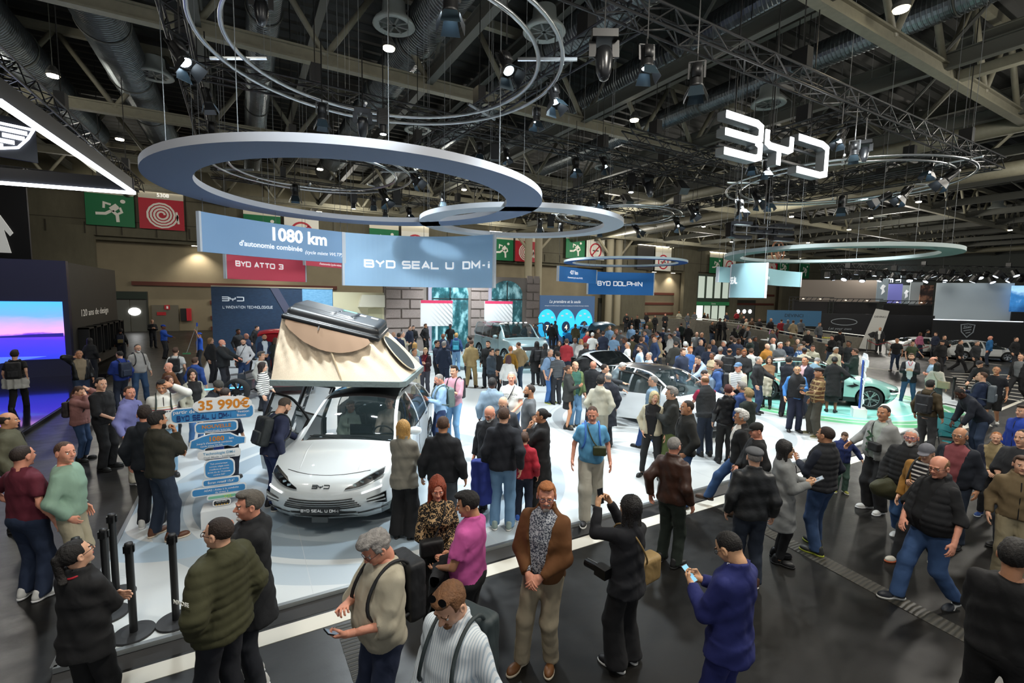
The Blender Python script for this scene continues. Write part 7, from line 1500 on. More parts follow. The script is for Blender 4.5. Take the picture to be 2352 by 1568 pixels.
# rope barrier at the black booth
for i,px in enumerate((1990,2035,2085,2240)):
 p = atz(px,808+i*6+(20 if i == 3 else 0),0); t = thing('rope_post',('chrome rope post left of the white sports cars','chrome rope post second from the left','chrome rope post before the first white sports car','chrome rope post at the right of the white sports cars')[i],'post',(p[0],p[1],0)); part('base',mat('#9a9c9e',.2,.9),t,lambda b: b.lathe([(0,.03),(.16,.02),(.16,0)],16)); part('post',mat('#9a9c9e',.2,.9),t,lambda b: b.lathe([(.03,0),(.03,.95),(0,.98)],10))
 if i < 3: q_ = atz((2035,2085,2130)[i],814+i*6,0); part('rope',mat('#8a1f2a',.7),t,lambda b: b.tube([(0,0,.85),((q_[0]-p[0])*.5,(q_[1]-p[1])*.5,.60),(q_[0]-p[0],q_[1]-p[1],.85)],.025,6))
# ---------------------------------------------------------------- stage lights
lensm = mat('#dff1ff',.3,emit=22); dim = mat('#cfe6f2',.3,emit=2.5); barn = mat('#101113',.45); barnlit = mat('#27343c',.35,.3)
def fixture(kind,lab,group,on=True):
 t = thing('stage_light',lab,'lamp',(0,0,0),0,group); H = blackm
 part('yoke',H,t,lambda b: (b.bar((-.16,0,0),(-.16,0,.34),.015,.04),b.bar((.16,0,0),(.16,0,.34),.015,.04),b.bar((-.17,0,.34),(.17,0,.34),.04,.02),b.tube([(0,0,.34),(0,0,.50)],.018,6)))
 if kind == 'barn':
  part('housing',H,t,lambda b: (b.lathe([(.0,.30),(.10,.30),(.125,.22),(.13,-.12),(.145,-.14),(.145,-.20),(.12,-.20)],18),b.box(-.09,-.155,.0,.09,-.10,.26)),True); part('lens',lensm if on else dim,t,lambda b: b.lathe([(0,-.175),(.115,-.175)],18))
  for a in range(4):
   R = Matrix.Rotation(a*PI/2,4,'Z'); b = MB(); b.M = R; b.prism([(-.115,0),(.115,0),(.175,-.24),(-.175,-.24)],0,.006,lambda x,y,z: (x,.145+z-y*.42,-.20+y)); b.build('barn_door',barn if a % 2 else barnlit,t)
 elif kind == 'profile':
  part('housing',H,t,lambda b: (b.box(-.13,-.15,-.05,.13,.15,.42),b.lathe([(.10,-.05),(.10,-.25),(.115,-.28),(.10,-.30)],16))); part('fins',mat('#1c1d1f',.4),t,lambda b: [b.box(-.14,-.16,.05+k*.05,.14,.16,.07+k*.05) for k in range(6)])['kind'] = 'stuff'; part('lens',lensm if on else dim,t,lambda b: b.lathe([(0,-.29),(.09,-.29)],16))
 elif kind == 'moving':
  part('housing',H,t,lambda b: (b.box(-.22,-.15,.30,.22,.15,.44),b.bar((-.20,0,.02),(-.20,0,.32),.05,.12),b.bar((.20,0,.02),(.20,0,.32),.05,.12))); part('head',mat('#191a1c',.3),t,lambda b: b.lathe([(0,.20),(.12,.17),(.155,.02),(.13,-.22),(.08,-.36),(0,-.40)],18),True); part('lens',dim,t,lambda b: b.lathe([(0,-.365),(.07,-.365)],14))
 else: part('housing',H,t,lambda b: b.prism([(-.16,-.28),(.16,-.28),(.12,.30),(-.12,.30)],-.12,.12,lambda x,y,z: (x,z,y))); part('grille',mat('#242628',.6),t,lambda b: b.box(-.13,-.13,-.24,.13,-.12,.24))
 return t
def copy_tree(o,parent=None):
 c_ = o.copy(); COL.objects.link(c_); c_.parent = parent
 for chd in list(o.children): copy_tree(chd,c_)
 return c_
FX = {k: fixture(k if k != 'barn2' else 'barn',l,g,k != 'barn2') for k,l,g in (('barn','black spotlight with four barn doors hanging in the rig','barn door spotlights in the rig'),('barn2','dimmed black spotlight with four barn doors hanging in the rig','dimmed barn door spotlights in the rig'),('profile','black finned profile spotlight hanging in the rig','profile spotlights in the rig'),('moving','black moving head lamp hanging in the rig','moving head lamps in the rig'),('speaker','black wedge loudspeaker hanging in the rig','loudspeakers in the rig'))}
used = set()
FL = [  # px, py, z, kind, tilt, turn, scale, lit
 (415,128,6.9,'barn',38,40,1.15),(475,225,7.4,'barn',12,90,1.0),(487,300,7.3,'barn',0,0,1.0),(1163,150,7.0,'barn2',35,30,1.15),(1387,135,7.0,'moving',8,10,1.35),(1486,138,7.1,'barn',8,20,1.1),(1600,180,7.2,'barn2',0,0,1.25),(1272,220,7.4,'barn',20,40,1.2),
 (740,262,7.2,'barn2',0,0,1.1),(833,285,7.1,'moving',-25,0,1.2),(880,286,7.0,'profile',5,0,1.1),(1232,268,7.2,'barn',0,30,.9),(1102,345,7.6,'barn2',0,0,1.1),(1137,350,7.7,'speaker',5,0,1.3),(1163,355,7.6,'barn',15,50,.9),(1322,380,7.4,'barn',10,30,1.1),(1388,375,7.6,'barn2',30,40,1.1),
 (1932,315,7.5,'barn',30,-30,1.0),(1962,345,7.3,'barn2',0,0,1.1),(1985,350,7.4,'moving',15,0,1.1),(2135,385,7.4,'barn',15,-30,1.15),(2180,405,7.3,'barn',45,-60,1.1),(2028,455,7.0,'barn',60,-70,1.0),(2078,445,7.1,'barn',40,-50,1.0),(1933,468,6.9,'barn',5,0,1.0),(1727,375,7.2,'barn',10,0,1.0),(1760,385,7.2,'barn2',10,20,1.0),
 (1700,475,6.9,'barn',25,40,1.0),(1738,455,7.1,'barn2',30,50,1.0),(1767,460,7.0,'barn',10,20,.9),(1590,485,7.0,'barn',30,60,1.0),(1555,512,6.9,'barn',30,40,1.0),(1463,527,6.8,'barn2',50,50,1.0),(1600,480,7.2,'barn',10,0,.9),(1440,460,7.6,'speaker',50,30,1.2),(1565,430,7.8,'speaker',50,30,1.3),
 (678,440,6.8,'barn',0,0,.9),(950,405,7.0,'barn',45,60,1.0),(882,450,6.8,'barn',30,50,1.0),(912,455,7.0,'speaker',8,0,1.2),(812,465,6.9,'profile',0,0,.9),(858,462,6.8,'barn2',-20,0,.8),(885,487,6.7,'barn',-20,0,.8),(940,488,6.8,'barn2',20,30,.8),(1018,455,7.2,'barn',0,0,.9),(1165,466,7.0,'barn',0,0,.9),
 (1240,515,6.7,'barn2',-30,0,.9),(1265,508,6.9,'speaker',8,0,1.1),(1288,525,6.6,'barn2',0,0,.9),(1378,528,6.6,'barn2',0,0,.8),(1380,455,7.4,'barn',10,20,1.),(1395,490,7.3,'barn',0,0,.9),(1020,500,7.1,'barn2',0,0,.9),(1050,500,7.1,'barn2',0,0,.9),(1090,495,7.1,'barn2',0,0,.9),(600,20,8.0,'moving',0,0,1.1),(1035,5,7.6,'barn',0,0,1.3),(1490,430,7.7,'moving',20,40,1.2),(1450,425,7.7,'profile',10,0,1.1)]
for (px,py,z,kd,tilt,turn,sc_) in FL:
 src = FX[kd]; p = atz(px,py,z)
 o = src if kd not in used else copy_tree(src); used.add(kd); o['label'] = place(px,py,{'barn': 'lit barn door spotlight','barn2': 'dim barn door spotlight','profile': 'finned profile spotlight','moving': 'moving head lamp','speaker': 'wedge loudspeaker'}[kd],LM); o.location = tuple(p); o.scale = (sc_*(.62 if py < 400 else .85),)*3; o.rotation_euler = (-math.radians(tilt),0,math.radians(turn+math.degrees(math.atan2(p[1],p[0]))-90))
for o in [x for x in bpy.data.objects if x.name.startswith('stage_light')]:
 bpy.context.view_layer.update(); mb = MB(); mb.M = o.matrix_world.inverted(); q = o.location; mb.tube([(q.x,q.y,q.z+.3),(q.x,q.y,8.66)],.012,4); mb.build('safety_cable',blackm,o)
# small lamps over the far booths
fb = None; LM2 = [('the taupe screen',1930,640),('the violet panel',2056,640),('the photo panel',2128,640),('the middle of the pale grey screen',2235,640),('the mountain screen',2330,640)]
for i in range(34):
 px = 1900+i*13.5; py = 632+8*math.sin(i*2.3)+(px-1900)*.01; c = CAM+ray(px,py)*(44+6*math.sin(i*1.7))
 if fb is None:
  fb = thing('booth_lamp',place(px,py,'small booth lamp',LM2),'lamp',tuple(c),0,'small lamps of the far right rig'); part('housing',blackm,fb,lambda b: b.lathe([(0,.35),(.22,.3),(.25,-.2),(0,-.2)],10)); part('lens',mat('#dfeeff',.4,emit=6),fb,lambda b: b.lathe([(0,-.22),(.2,-.22)],10))
 else: o = copy_tree(fb); o.location = tuple(c); o['label'] = place(px,py,'small booth lamp',LM2); o.rotation_euler = (.5*math.sin(i*3.1),.6*math.cos(i*2.2),0)
a,b_ = CAM+ray(1885,612)*46,CAM+ray(2380,622)*42
box_truss(a,b_,'black truss carrying the small lamps at the far right',s=.6,nb=40)
a,b_ = CAM+ray(1915,622)*36,CAM+ray(2200,640)*34; box_truss(a,b_,'lower black truss of the far right rig',s=.5,nb=20)
# ================================================================ THE PEOPLE
def pat(name,fn,rough=.85):
 n = NT(name,rough); fn(n); return n.m
def _stripes(bg,c,sc,w_,ax='z'):
 def f(n): n.color(n.mix(n.math('GREATER_THAN',n.math('FRACT',n.math('MULTIPLY',getattr(n,ax),sc)),w_),bg,c))
 return f
LEO = pat('leopard',lambda n: (lambda v: (n.t.links.new(n.tc,v.inputs['Vector']),setattr(v.inputs['Scale'],'default_value',34),n.color(n.mix(n.math('MULTIPLY',n.math('GREATER_THAN',v.outputs['Distance'],.24),n.math('LESS_THAN',v.outputs['Distance'],.60)),n.mix(n.noise(25,2),'#8a6a42','#c9ab80'),'#120d0a'))))(n.t.nodes.new('ShaderNodeTexVoronoi')))
STR_BLUE = pat('fine_stripes',_stripes('#dde3e7','#b4c3cf',64,.62,'x')); STR_BW = pat('sailor_stripes',_stripes('#dad8d2','#23262e',19,.66)); STR_GREY = pat('grey_stripes',_stripes('#8c9091','#d4d6d6',22,.5)); STR_DK = pat('dark_stripes',_stripes('#22262c','#8e959b',22,.72)); STR_RED = pat('chest_stripes',_stripes('#1c1a1e','#d6d2cc',18,.62))
FLORAL = pat('floral',lambda n: n.color(n.mix(n.math('GREATER_THAN',n.noise(75,3,rough=.7),.5),'#3b4150','#b9bcc2')))
PLAID = pat('plaid',lambda n: n.color(n.mix(n.math('GREATER_THAN',n.math('FRACT',n.math('MULTIPLY',n.x,9)),.78),n.mix(n.math('GREATER_THAN',n.math('FRACT',n.math('MULTIPLY',n.z,9)),.72),n.mix(n.noise(5,2),'#3a2618','#6a4524'),'#a08a5c'),'#8a7450')))
PLAID_B = pat('blue_plaid',lambda n: n.color(n.mix(n.math('GREATER_THAN',n.math('FRACT',n.math('MULTIPLY',n.x,12)),.5),n.mix(n.math('GREATER_THAN',n.math('FRACT',n.math('MULTIPLY',n.z,12)),.5),'#b9c6d6','#5f86b8'),'#3a5f98')))
TRACK = pat('track_jacket',lambda n: n.color(n.ramp(n.math('MULTIPLY',n.z,.5),[(0,'#cfcdc4'),(.635,'#a8862a'),(.640,'#cfcdc4'),(.612,'#a02834'),(.622,'#cfcdc4'),(.595,'#1e2a52'),(.604,'#cfcdc4')][:1]+[(.590,'#1e2a52'),(.600,'#cfcdc4'),(.610,'#a02834'),(.620,'#cfcdc4'),(.634,'#b08a2a'),(.640,'#cfcdc4')],True)))
def who(px,py,label,**k):
 z0 = k.get('z0',0); h = k.get('h',1.75)
 if 'lod' not in k:
  d = float(np.linalg.norm((atz(px,py,z0+h*1.0)-CAM)[:2])); k['lod'] = 1 if d < 7.2 else (2 if d < 17 else 3)
 return person(px,py,label,**k)
D = '#22252c'; J = '#2c3c58'; JB = '#3d5f8c'; JL = '#6d93b8'; K = '#141416'; WS = ('#cfcfcb','#dddddd'); KW = ('#1a1a1c','#d8d8d4'); S = SZ
f = {}
# --- nearest row
f['maroon'] = who(51,1021,'heavy man in a maroon polo shirt with striped sleeves, leftmost in the foreground',face=125,h=1.80,fat=.085,top=('polo','#551224'),pants=('reg','#1b2840'),hair=('crop','dark'),arms=('down','hip'),shoes=WS,skin='rosy')
f['mint'] = who(148,1013,'man in a pale green ribbed sweater and khaki trousers',face=70,head=(35,0),h=1.80,top=('sweat','#7e9a88'),pants=('reg','#9a927c'),hair=('crop','brown'),arms=('pocket','down'),skin='rosy')
who(18,946,'balding man in an olive jacket at the left edge of the picture',face=80,h=1.76,fat=.03,top=('jacket','#4e4c3a'),hair=('fringe','dark'),skin='tan')
f['blkw'] = who(163,1243,'woman in black with a dark curly ponytail and a red lanyard behind the barrier posts',face=130,head=(20,-15),h=1.66,sex='f',top=('blazer','#141416'),pants=('reg',K),hair=('pony','black'),arms=('cross','cross'),glasses='#333333')
strap(f['blkw'],f['blkw'][0],[(-.07,-.10,1.49),(0,-.115,1.47),(.07,-.10,1.49),(.075,.02,1.50)],.009,mat('#b02030',.6))
f['green'] = who(500,1187,'man in an olive green quilted jacket with orange hood lining, seen from behind',face=-140,head=(-15,0),h=1.80,top=('hoodpuffer','#383820'),pants=('reg','#191b22'),hair=('crop','dark'),arms=('down','pocket'),skin='fair',glasses='#222222')
b = MB(); P_ = f['green'][1].up(np.array([(-.075,.03,1.47),(-.085,-.06,1.50),(0,-.11,1.51),(.085,-.06,1.50),(.075,.03,1.47)],np.float32)); b.tube(P_,.02,6); b.build('orange_lining',mat('#c24a24',.7),f['green'][0],True)
g_ = f['green'][1]; Sg,Eg = g_.arm[1][0],g_.arm[1][1]; text('sleeve_lettering','NIVOSE',mat('#d8d8d0',.6),f['green'][0],lambda x,y,z: (Eg[0]*.5+Sg[0]*.5-.125-z,Eg[1]*.45+Sg[1]*.55-x,Eg[2]*.45+Sg[2]*.55+y),.042,.012)
who(571,1126,'grey-haired man with a white goatee in a long black coat rubbing his chin',face=-80,h=1.81,top=('parka','#15171b',.0),inner=None,pants=('reg',D),hair=('short','#5a544c'),beard=('goatee','white'),arms=('down','chin'),skin='rosy',shoes=WS)
f['beige'] = who(848,1228,'grey-haired man in a beige sweater with glasses tapping his phone',face=-62,head=(0,32),h=1.80,fat=.075,top=('sweatr','#a9a28f'),pants=('reg','#1d2740'),hair=('wavy','grey'),arms=('tap','phonelow'),glasses='#4a2c28',skin='rosy',lod=1)
backpack(f['beige'],'black leather backpack worn by the man in the beige sweater','#16171a',sz=1.1); phone(f['beige'],'phone held by the man in the beige sweater',1,screen='#5a6670')
f['strp'] = who(1022,1352,'fair bearded man in a white striped shirt with sunglasses on his head',face=-38,head=(0,28),h=1.84,fat=.045,top=('shirt',STR_BLUE),pants=('reg',D),hair=('short','#6f4a2c'),beard=('goatee','#7a5232'),arms=('down','down2'),lod=1)
backpack(f['strp'],'dark teal backpack with tan straps on the man in the striped shirt','#2a3436','#a0652c'); t_,g_,hT,s_ = f['strp']
b = MB()
for sx in (-1,1): b.prism([(sx*.034+.027*math.cos(a),.021*math.sin(a)) for a in np.linspace(0,2*PI,13)[:-1]],0,.006,lambda x,y,z: tuple(g_.up(hT(np.array([[x,.062+y*.75,.122-y*.4+z]],np.float32)))[0]))
b.build('sunglasses',mat('#101012',.05,coat=1.),t_)
f['leo'] = who(1005,1098,'red-haired woman in a leopard print top holding a black bag',face=12,head=(5,12),h=1.66,sex='f',top=('knit',LEO),pants=('slim',K),hair=('longb','red'),arms=('clasp','clasp'),skin='rosy',lod=1); crossbag(f['leo'],'black cloth bag held by the woman in the leopard print top','#101012',z=1.05,big=1.3)
f['pink'] = who(1068,1127,'dark-haired man in a bright pink polo shirt',face=-115,head=(-20,15),h=1.76,fat=.07,top=('polo','#bf5496'),pants=('reg',K),hair=('short','black'),arms=('carry','carry'),skin='tan',lod=1)
cj = worn(f['pink'],'jacket','black jacket draped over the arm of the man in the pink polo shirt','jacket')
def drape(r,parent,cx,cy,z0_,z1_,c,rx=.13,ry=.07):
 V,Q = nets(lambda P: np.maximum(np.abs(P[...,2]-(z0_+z1_)/2)-(z1_-z0_)/2+.03,(((P[...,0]-cx)/rx)**2+((P[...,1]-cy)/(ry*(1+.2*np.sin(P[...,0]*40))))**2)**.5*ry-ry)-.03+fold(P,.006),(cx-rx-.08,cy-ry-.1,z0_-.05),(cx+rx+.08,cy+ry+.1,z1_+.05),.018); o = mesh_obj('cloth',np_mesh(r[1].up(V),Q),parent); o.data.materials[0] = cloth(c)
drape(f['pink'],cj,-.02,.22,.48,1.03,'#131315',.20,.07)
f['brown'] = who(1256,1107,'man in a brown suede jacket, floral shirt and beige trousers with clasped hands',face=-22,head=(-22,4),h=1.83,fat=.02,top=('jacket','#5f3a18',.07),inner=('shirt',FLORAL),pants=('reg','#958a74'),hair=('short','ginger'),beard=('goatee','grey'),glasses='#2a3050',arms=('clasp','clasp'),legs='shift',shoes=('#6b4422','#b9ad98'),skin='rosy',lod=1)
f['photo'] = who(1448,1137,'woman in black with long dark hair photographing with her phone',face=-128,h=1.70,sex='f',top=('blazer','#13141a'),pants=('wide','#0e0e11'),hair=('longb','black'),arms=('eye','eye'),skin='asian',shoes=KW,lod=1); phone(f['photo'],'phone raised by the woman in black with long dark hair',1)
f['tote'] = crossbag(f['photo'],'beige canvas tote bag on the photographing woman','#8f7548',sx=1,z=.93,y=-.05,big=1.9,infl=.05)
cam_ = worn(f['photo'],'camera','black camera hanging at the side of the photographing woman','camera'); P_ = f['photo'][1]
part('camera_body',mat('#0d0d0e',.4),cam_,lambda b: b.cbox((-.22,.12,1.0),(.10,.14,.10))); part('camera_lens',mat('#0d0d0e',.3),cam_,lambda b: b.tube([(-.22,.18,1.0),(-.22,.34,.99)],.042,14))
f['suit'] = who(1660,1219,'black-haired man in a bright blue suit looking at his phone',face=-118,head=(0,35),h=1.79,fat=.01,top=('blazer','#1a2260'),pants=('reg','#1a2260'),hair=('crop','black'),arms=('phone','phone'),skin='asian',glasses='#222222',lod=1); phone(f['suit'],'phone with a lit blue screen held by the man in the blue suit',1,screen='#6f9fb8')
strap(f['suit'],f['suit'][0],[(-.07,.02,1.515),(-.05,-.085,1.52),(.05,-.085,1.52),(.07,.02,1.515)],.010,mat('#e4e4e0',.7))
who(2335,1240,'large man in black seen from behind at the bottom right corner',face=170,h=1.82,fat=.07,top=('sweat','#0e0e10'),pants=('reg','#0e0e10'),hair=('short','black'),arms=('phone','phone'),shoes=WS,legs='wide',lod=1,skin='tan')
f['vestman'] = who(2157,1047,'bald man with glasses in a black quilted vest and blue jeans walking',face=-42,head=(-15,10),h=1.84,fat=.09,top=('vest','#131418',.06),inner=('rolled','#101114'),pants=('reg','#34507a'),hair=('fringe','light'),glasses='#222222',arms=('clasp','down2'),legs='walk',shoes=('#20242c','#c9c9c4'),skin='rosy',lod=1)
f['must'] = who(2128,1020,'man in a mustard jacket, striped tee and grey cap walking',face=-25,head=(-10,15),h=1.70,top=('jacket','#8f6424',.07),inner=('tee',STR_RED),pants=('reg',K),hair=('crop','grey'),hat=('cap','#62636a'),arms=('down','phone'),legs='walk',shoes=('#c9c3b4','#c2603a'),lod=1)
backpack(f['must'],'dark backpack on the man in the mustard jacket','#191a1c',infl=.04)
who(2095,985,'white-haired man with blue glasses in a black quilted jacket',face=-8,h=1.74,fat=.03,top=('puffer','#17181a'),pants=('reg',JB),hair=('crop','white'),beard=('beard','white'),glasses='#2450a0',arms=('down2','down'),legs='walk2',shoes=WS,skin='rosy',lod=1)
t_ = thing('duffel_bag','olive duffel bag carried beside the man in the mustard jacket','bag',(0,0,0)); p = atz(2045,1120,.78); V,Q = nets(lambda P: ell(P,(0,0,0),(.30,.15,.17))+fold(P,.008),(-.36,-.22,-.24),(.36,.22,.24),.022); mesh_obj('bag_body',np_mesh(V,Q),t_).data.materials[0] = cloth('#3f3f28',.6); t_.location = tuple(p); t_.rotation_euler = (0,0,-.5); part('handle',cloth('#2b2b1c'),t_,lambda b: b.tube([(-.12,0,.14),(0,0,.26),(.12,0,.14)],.014,6))
f['lgrey'] = who(2031,930,'stocky man in an open pale grey jacket holding the hand of a boy',face=-40,head=(-12,0),h=1.84,fat=.07,top=('jacket','#8d8e8c',.06),inner=('tee','#9aa39a'),pants=('baggy','#101012'),hair=('crop','dark'),arms=('side','down'),shoes=WS,skin='tan',lod=1); crossbag(f['lgrey'],'small black shoulder bag across the pale grey jacket','#121214',sx=-1,z=1.12)
b = MB(); strokes(b,[[(.03,.18),(-.05,.12),(.03,.06),(-.05,0)],[(.04,-.02),(-.04,-.08),(.04,-.14)]],lambda x,y,d: (x,.19+f['lgrey'][1].fat*.6+d,1.16+y),.035,.004); b.build('shirt_print',mat('#2f5238',.7),f['lgrey'][0])
who(1942,993,'small boy in a royal blue jacket at the platform edge',face=15,head=(0,20),h=1.16,top=('jacket','#1c2a5c'),pants=('reg','#3a5248'),hair=('short','brown'),arms=('down','side'),shoes=('#8f8f40','#d0d0c8'),lod=1)
f['vn'] = who(1898,978,'man in a black quilted vest with navy sleeves and jeans holding up a phone',face=-118,h=1.83,fat=.05,top=('vest','#17191d'),inner=('shirt','#151b2a'),pants=('reg','#2c4468'),hair=('crop','dark'),arms=('pocket','phone'),shoes=('#2a2c2a','#a9b23a'),legs='shift',skin='tan',lod=1)
f['coat'] = who(1806,1012,'woman with long black hair in a grey wool coat holding a brochure',face=98,h=1.68,sex='f',top=('coat','#777978'),pants=('slim','#0e0e10'),hair=('longb','black'),arms=('phone','phone'),skin='asian',glasses='#222222',shoes=('#121214','#121214'),lod=1); phone(f['coat'],'grey brochure held by the woman in the grey coat',0,'#8a9094',size=1.6,cat='brochure',name='brochure',screen='#7c858c'); phone(f['coat'],'phone held up between the woman in the grey coat and the man in the vest',1)
who(1734,1027,'man in a grey flat cap and black leather jacket seen from behind',face=-165,h=1.76,fat=.02,top=('jacket',mat('#202224',.45,bump=.3,bscale=14)),pants=('reg','#1f2836'),hair=('crop','grey'),hat=('flatcap','#55575a'),arms=('down','down'),shoes=('#4a3024','#c9c4ba'),lod=1)
who(1550,1002,'grey-haired man in a dark brown leather jacket seen from behind',face=150,h=1.75,fat=.02,top=('jacket',mat('#3c2318',.45,bump=.3,bscale=14)),pants=('reg','#1a241c'),hair=('crop','grey'),arms=('down','back'),glasses='#222222',skin='rosy',lod=1)
# --- on the platform, middle row
who(1579,918,'dark-haired man in a black bomber jacket and blue jeans beside the hatchback',z0=S,face=-72,h=1.80,top=('jacket','#1c1d1b'),pants=('reg','#3a5a86'),hair=('crop','dark'),arms=('pocket','pocket'),skin='tan',shoes=('#8b8072','#b9b2a4'))
w_ = who(1543,888,'man with curly grey hair and glasses in a black jacket writing on a phone',z0=S,face=-78,h=1.78,fat=.02,top=('jacket','#222523'),pants=('reg','#4d5a30'),hair=('wavy','grey'),arms=('phone','tap'),glasses='#444444'); phone(w_,'phone held by the man with curly grey hair',0)
who(1504,898,'blonde woman with a bob in a cream jacket over black',z0=S,face=-12,head=(-25,5),h=1.68,sex='f',top=('jacket','#b3ab92',.09),inner=('knit','#111114'),pants=('slim','#1a1b1e'),hair=('bob','#c9b98e'),arms=('pocket','down'),legs='wide',shoes=('#151515','#151515'))
who(1500,862,'grey-haired man in a light blue denim shirt close to the hatchback door',z0=S,face=-100,h=1.76,top=('shirt','#7c98ae'),pants=('reg','#24447a'),hair=('crop','grey'),glasses='#222222',arms=('down','pocket'),legs='walk')
who(1618,862,'bald man in a black quilted vest over a crimson tee leaning over the hatchback bonnet',z0=S,face=-150,lean=14,h=1.78,fat=.04,top=('vest','#202326'),inner=('tee','#a02448'),pants=('reg','#1d2738'),hair=('fringe','light'),arms=('reach','fwd'),skin='rosy')
who(1673,883,'woman with short auburn hair in a black leather jacket seen from behind',z0=S,face=-172,h=1.68,sex='f',top=('jacket',mat('#141518',.35,bump=.3,bscale=14)),pants=('reg','#141416'),hair=('short','auburn'),arms=('brow','down'))
who(1703,940,'man with wavy grey hair in a black jacket and white shirt stepping onto the platform',z0=0,face=-82,h=1.76,top=('jacket','#141517',.07),inner=('shirt','#c9c3ba'),pants=('reg','#2c4a72'),hair=('wavy','white'),glasses='#333333',arms=('down','down'),legs='stepup',shoes=('#4a3424','#2a1e16'),skin='tan',lod=1)
who(1735,970,'man in a black cap and black sweater standing at the platform edge',z0=0,face=-68,head=(-10,10),h=1.70,fat=.04,top=('sweat','#121315'),pants=('reg','#202638'),hair=('crop','dark'),hat=('cap','#15130f'),arms=('clasp','down'),skin='rosy',lod=1)
who(1720,892,'woman with short curly blonde hair and a cream shoulder strap',z0=S,face=-140,h=1.65,sex='f',top=('sweat','#1c2622'),pants=('reg','#1a1d22'),hair=('wavy','#9a835a'),arms=('reach','down'))
who(1704,876,'grey-haired man in a blue jacket partly behind the curly blonde woman',z0=S,face=-120,h=1.74,top=('jacket','#2a4478'),hair=('short','grey'),arms=('fwd','down'))
who(1696,832,'man in a blue cap and grey striped polo shirt under a cream jacket',z0=S,face=-25,h=1.78,top=('jacket','#b9b5a6',.09),inner=('polo',STR_GREY),pants=('reg','#7d8284'),hair=('crop','grey'),hat=('cap','#4d6a88'),arms=('down','clasp'),skin='rosy')
w_ = who(1650,827,'curly-haired man in a blue jacket with a black backpack beside the hatchback',z0=S,face=-95,h=1.78,top=('jacket','#2b4a7c'),hair=('wavy','brown'),arms=('fwd','down')); backpack(w_,'black backpack on the curly-haired man in the blue jacket','#1c1e22')
who(1612,852,'man in a grey-blue shirt bending over the hatchback bonnet',z0=S,face=-88,lean=52,h=1.76,top=('shirt','#6f8296'),hair=('crop','dark'),arms=('fwd','fwd'))
who(1601,817,'young man in a pale blue denim jacket leaning with his hand at his mouth',z0=S,face=-50,lean=22,h=1.78,top=('jacket','#8ea2b4',.06),inner=('tee','#3a1420'),hair=('crop','dark'),arms=('chin','reach'))
who(1568,800,'man in a blue suit with folded arms looking down',z0=S,face=-5,head=(0,25),h=1.78,top=('blazer','#2a4674',.05),inner=('shirt','#c9d6e0'),pants=('reg','#2a4674'),hair=('short','dark'),arms=('cross','cross'),glasses='#333333')
w_ = who(1676,799,'bald man with a large black backpack seen from behind',z0=S,face=175,h=1.78,top=('jacket','#1c1d20'),hair=('fringe','dark'),skin='tan'); backpack(w_,'large glossy black backpack on the bald man','#0f1012',sz=1.25)
who(1553,783,'man in a dark quilted jacket seen from behind near the hatchback roof',z0=S,face=180,h=1.80,fat=.03,top=('puffer','#2e2d28'),hair=('crop','dark'))
who(1504,773,'red-haired man with glasses in a navy suit behind the hatchback roof',z0=S,face=-60,h=1.82,top=('blazer','#25395c'),inner=('shirt','#c9cfd6'),hair=('crop','ginger'),glasses='#333333'); who(1470,793,'bearded man in a pale blue shirt behind the hatchback roof',z0=S,face=-80,h=1.78,top=('shirt','#a9c3d8'),hair=('short','dark'),beard=('beard','dark')); who(1491,808,'grey-haired man in a white shirt with a blue strap behind the hatchback roof',z0=S,face=-60,h=1.72,top=('tee','#9fb4c4'),hair=('crop','grey'))
who(1434,833,'white-haired man leaning into the open hatchback',z0=S,face=100,lean=30,h=1.72,top=('jacket','#5c6a70'),hair=('short','white'))
f['tee'] = who(1361,933,'young man in a light blue tee and pale cargo trousers walking towards the camera',z0=S,face=5,head=(8,10),h=1.80,fat=.04,top=('tee','#5493bb'),pants=('baggy','#9d9a8e'),hair=('crop','brown'),arms=('down','down'),legs='walk',shoes=KW,skin='rosy',lod=1); backpack(f['tee'],'blue backpack worn by the young man in the light blue tee','#2a62b0'); crossbag(f['tee'],'olive waist bag slung across the light blue tee','#32381c',sx=-1,z=1.13)
who(1380,862,'dark-haired youth in a cream hooded jacket seen from behind',z0=S,face=172,h=1.76,top=('hoodie','#a9a594'),pants=('reg','#8f8b7c'),hair=('wavy','black'),arms=('pocket','pocket')); who(1397,855,'balding man in a navy coat beside the youth in the cream jacket',z0=S,face=-150,h=1.74,top=('coat','#171c28'),pants=('reg',D),hair=('fringe','grey')); who(1363,828,'bald man in a black puffer jacket with a red shoulder',z0=S,face=165,h=1.76,fat=.03,top=('puffer','#1b1d22'),hair=('bald','grey'),skin='rosy'); who(1390,835,'man in a dark grey jacket reaching toward the hatchback',z0=S,face=100,h=1.76,top=('jacket','#2a2e34'),hair=('crop','dark'),arms=('fwd','reach'))
who(1307,838,'woman in a grey suit jacket and black skirt with her hair in a bun',z0=S,face=82,h=1.68,sex='f',top=('blazer','#2b2c2a'),skirt=('#121214',.56,.02),hair=('bun','brown'),arms=('phone','phone'),shoes=('#101010','#101010'),skin='tan'); who(1322,829,'man in an open green quilted jacket and jeans',z0=S,face=30,h=1.76,fat=.04,top=('puffer','#5d7048',.08),inner=('tee','#2f5a4e'),pants=('reg','#5f86a8'),hair=('fringe','light'),shoes=('#6a6250','#8f8a78'))
w_ = who(1264,800,'bald man in a light blue sweater and jeans with a backpack',z0=S,face=50,h=1.78,top=('sweatr','#7a97ba'),pants=('reg','#3a66a0'),hair=('crop','grey'),arms=('down','clasp'),shoes=('#2c3a3c','#c9d24a')); backpack(w_,'grey backpack on the bald man in the light blue sweater','#4a4f52')
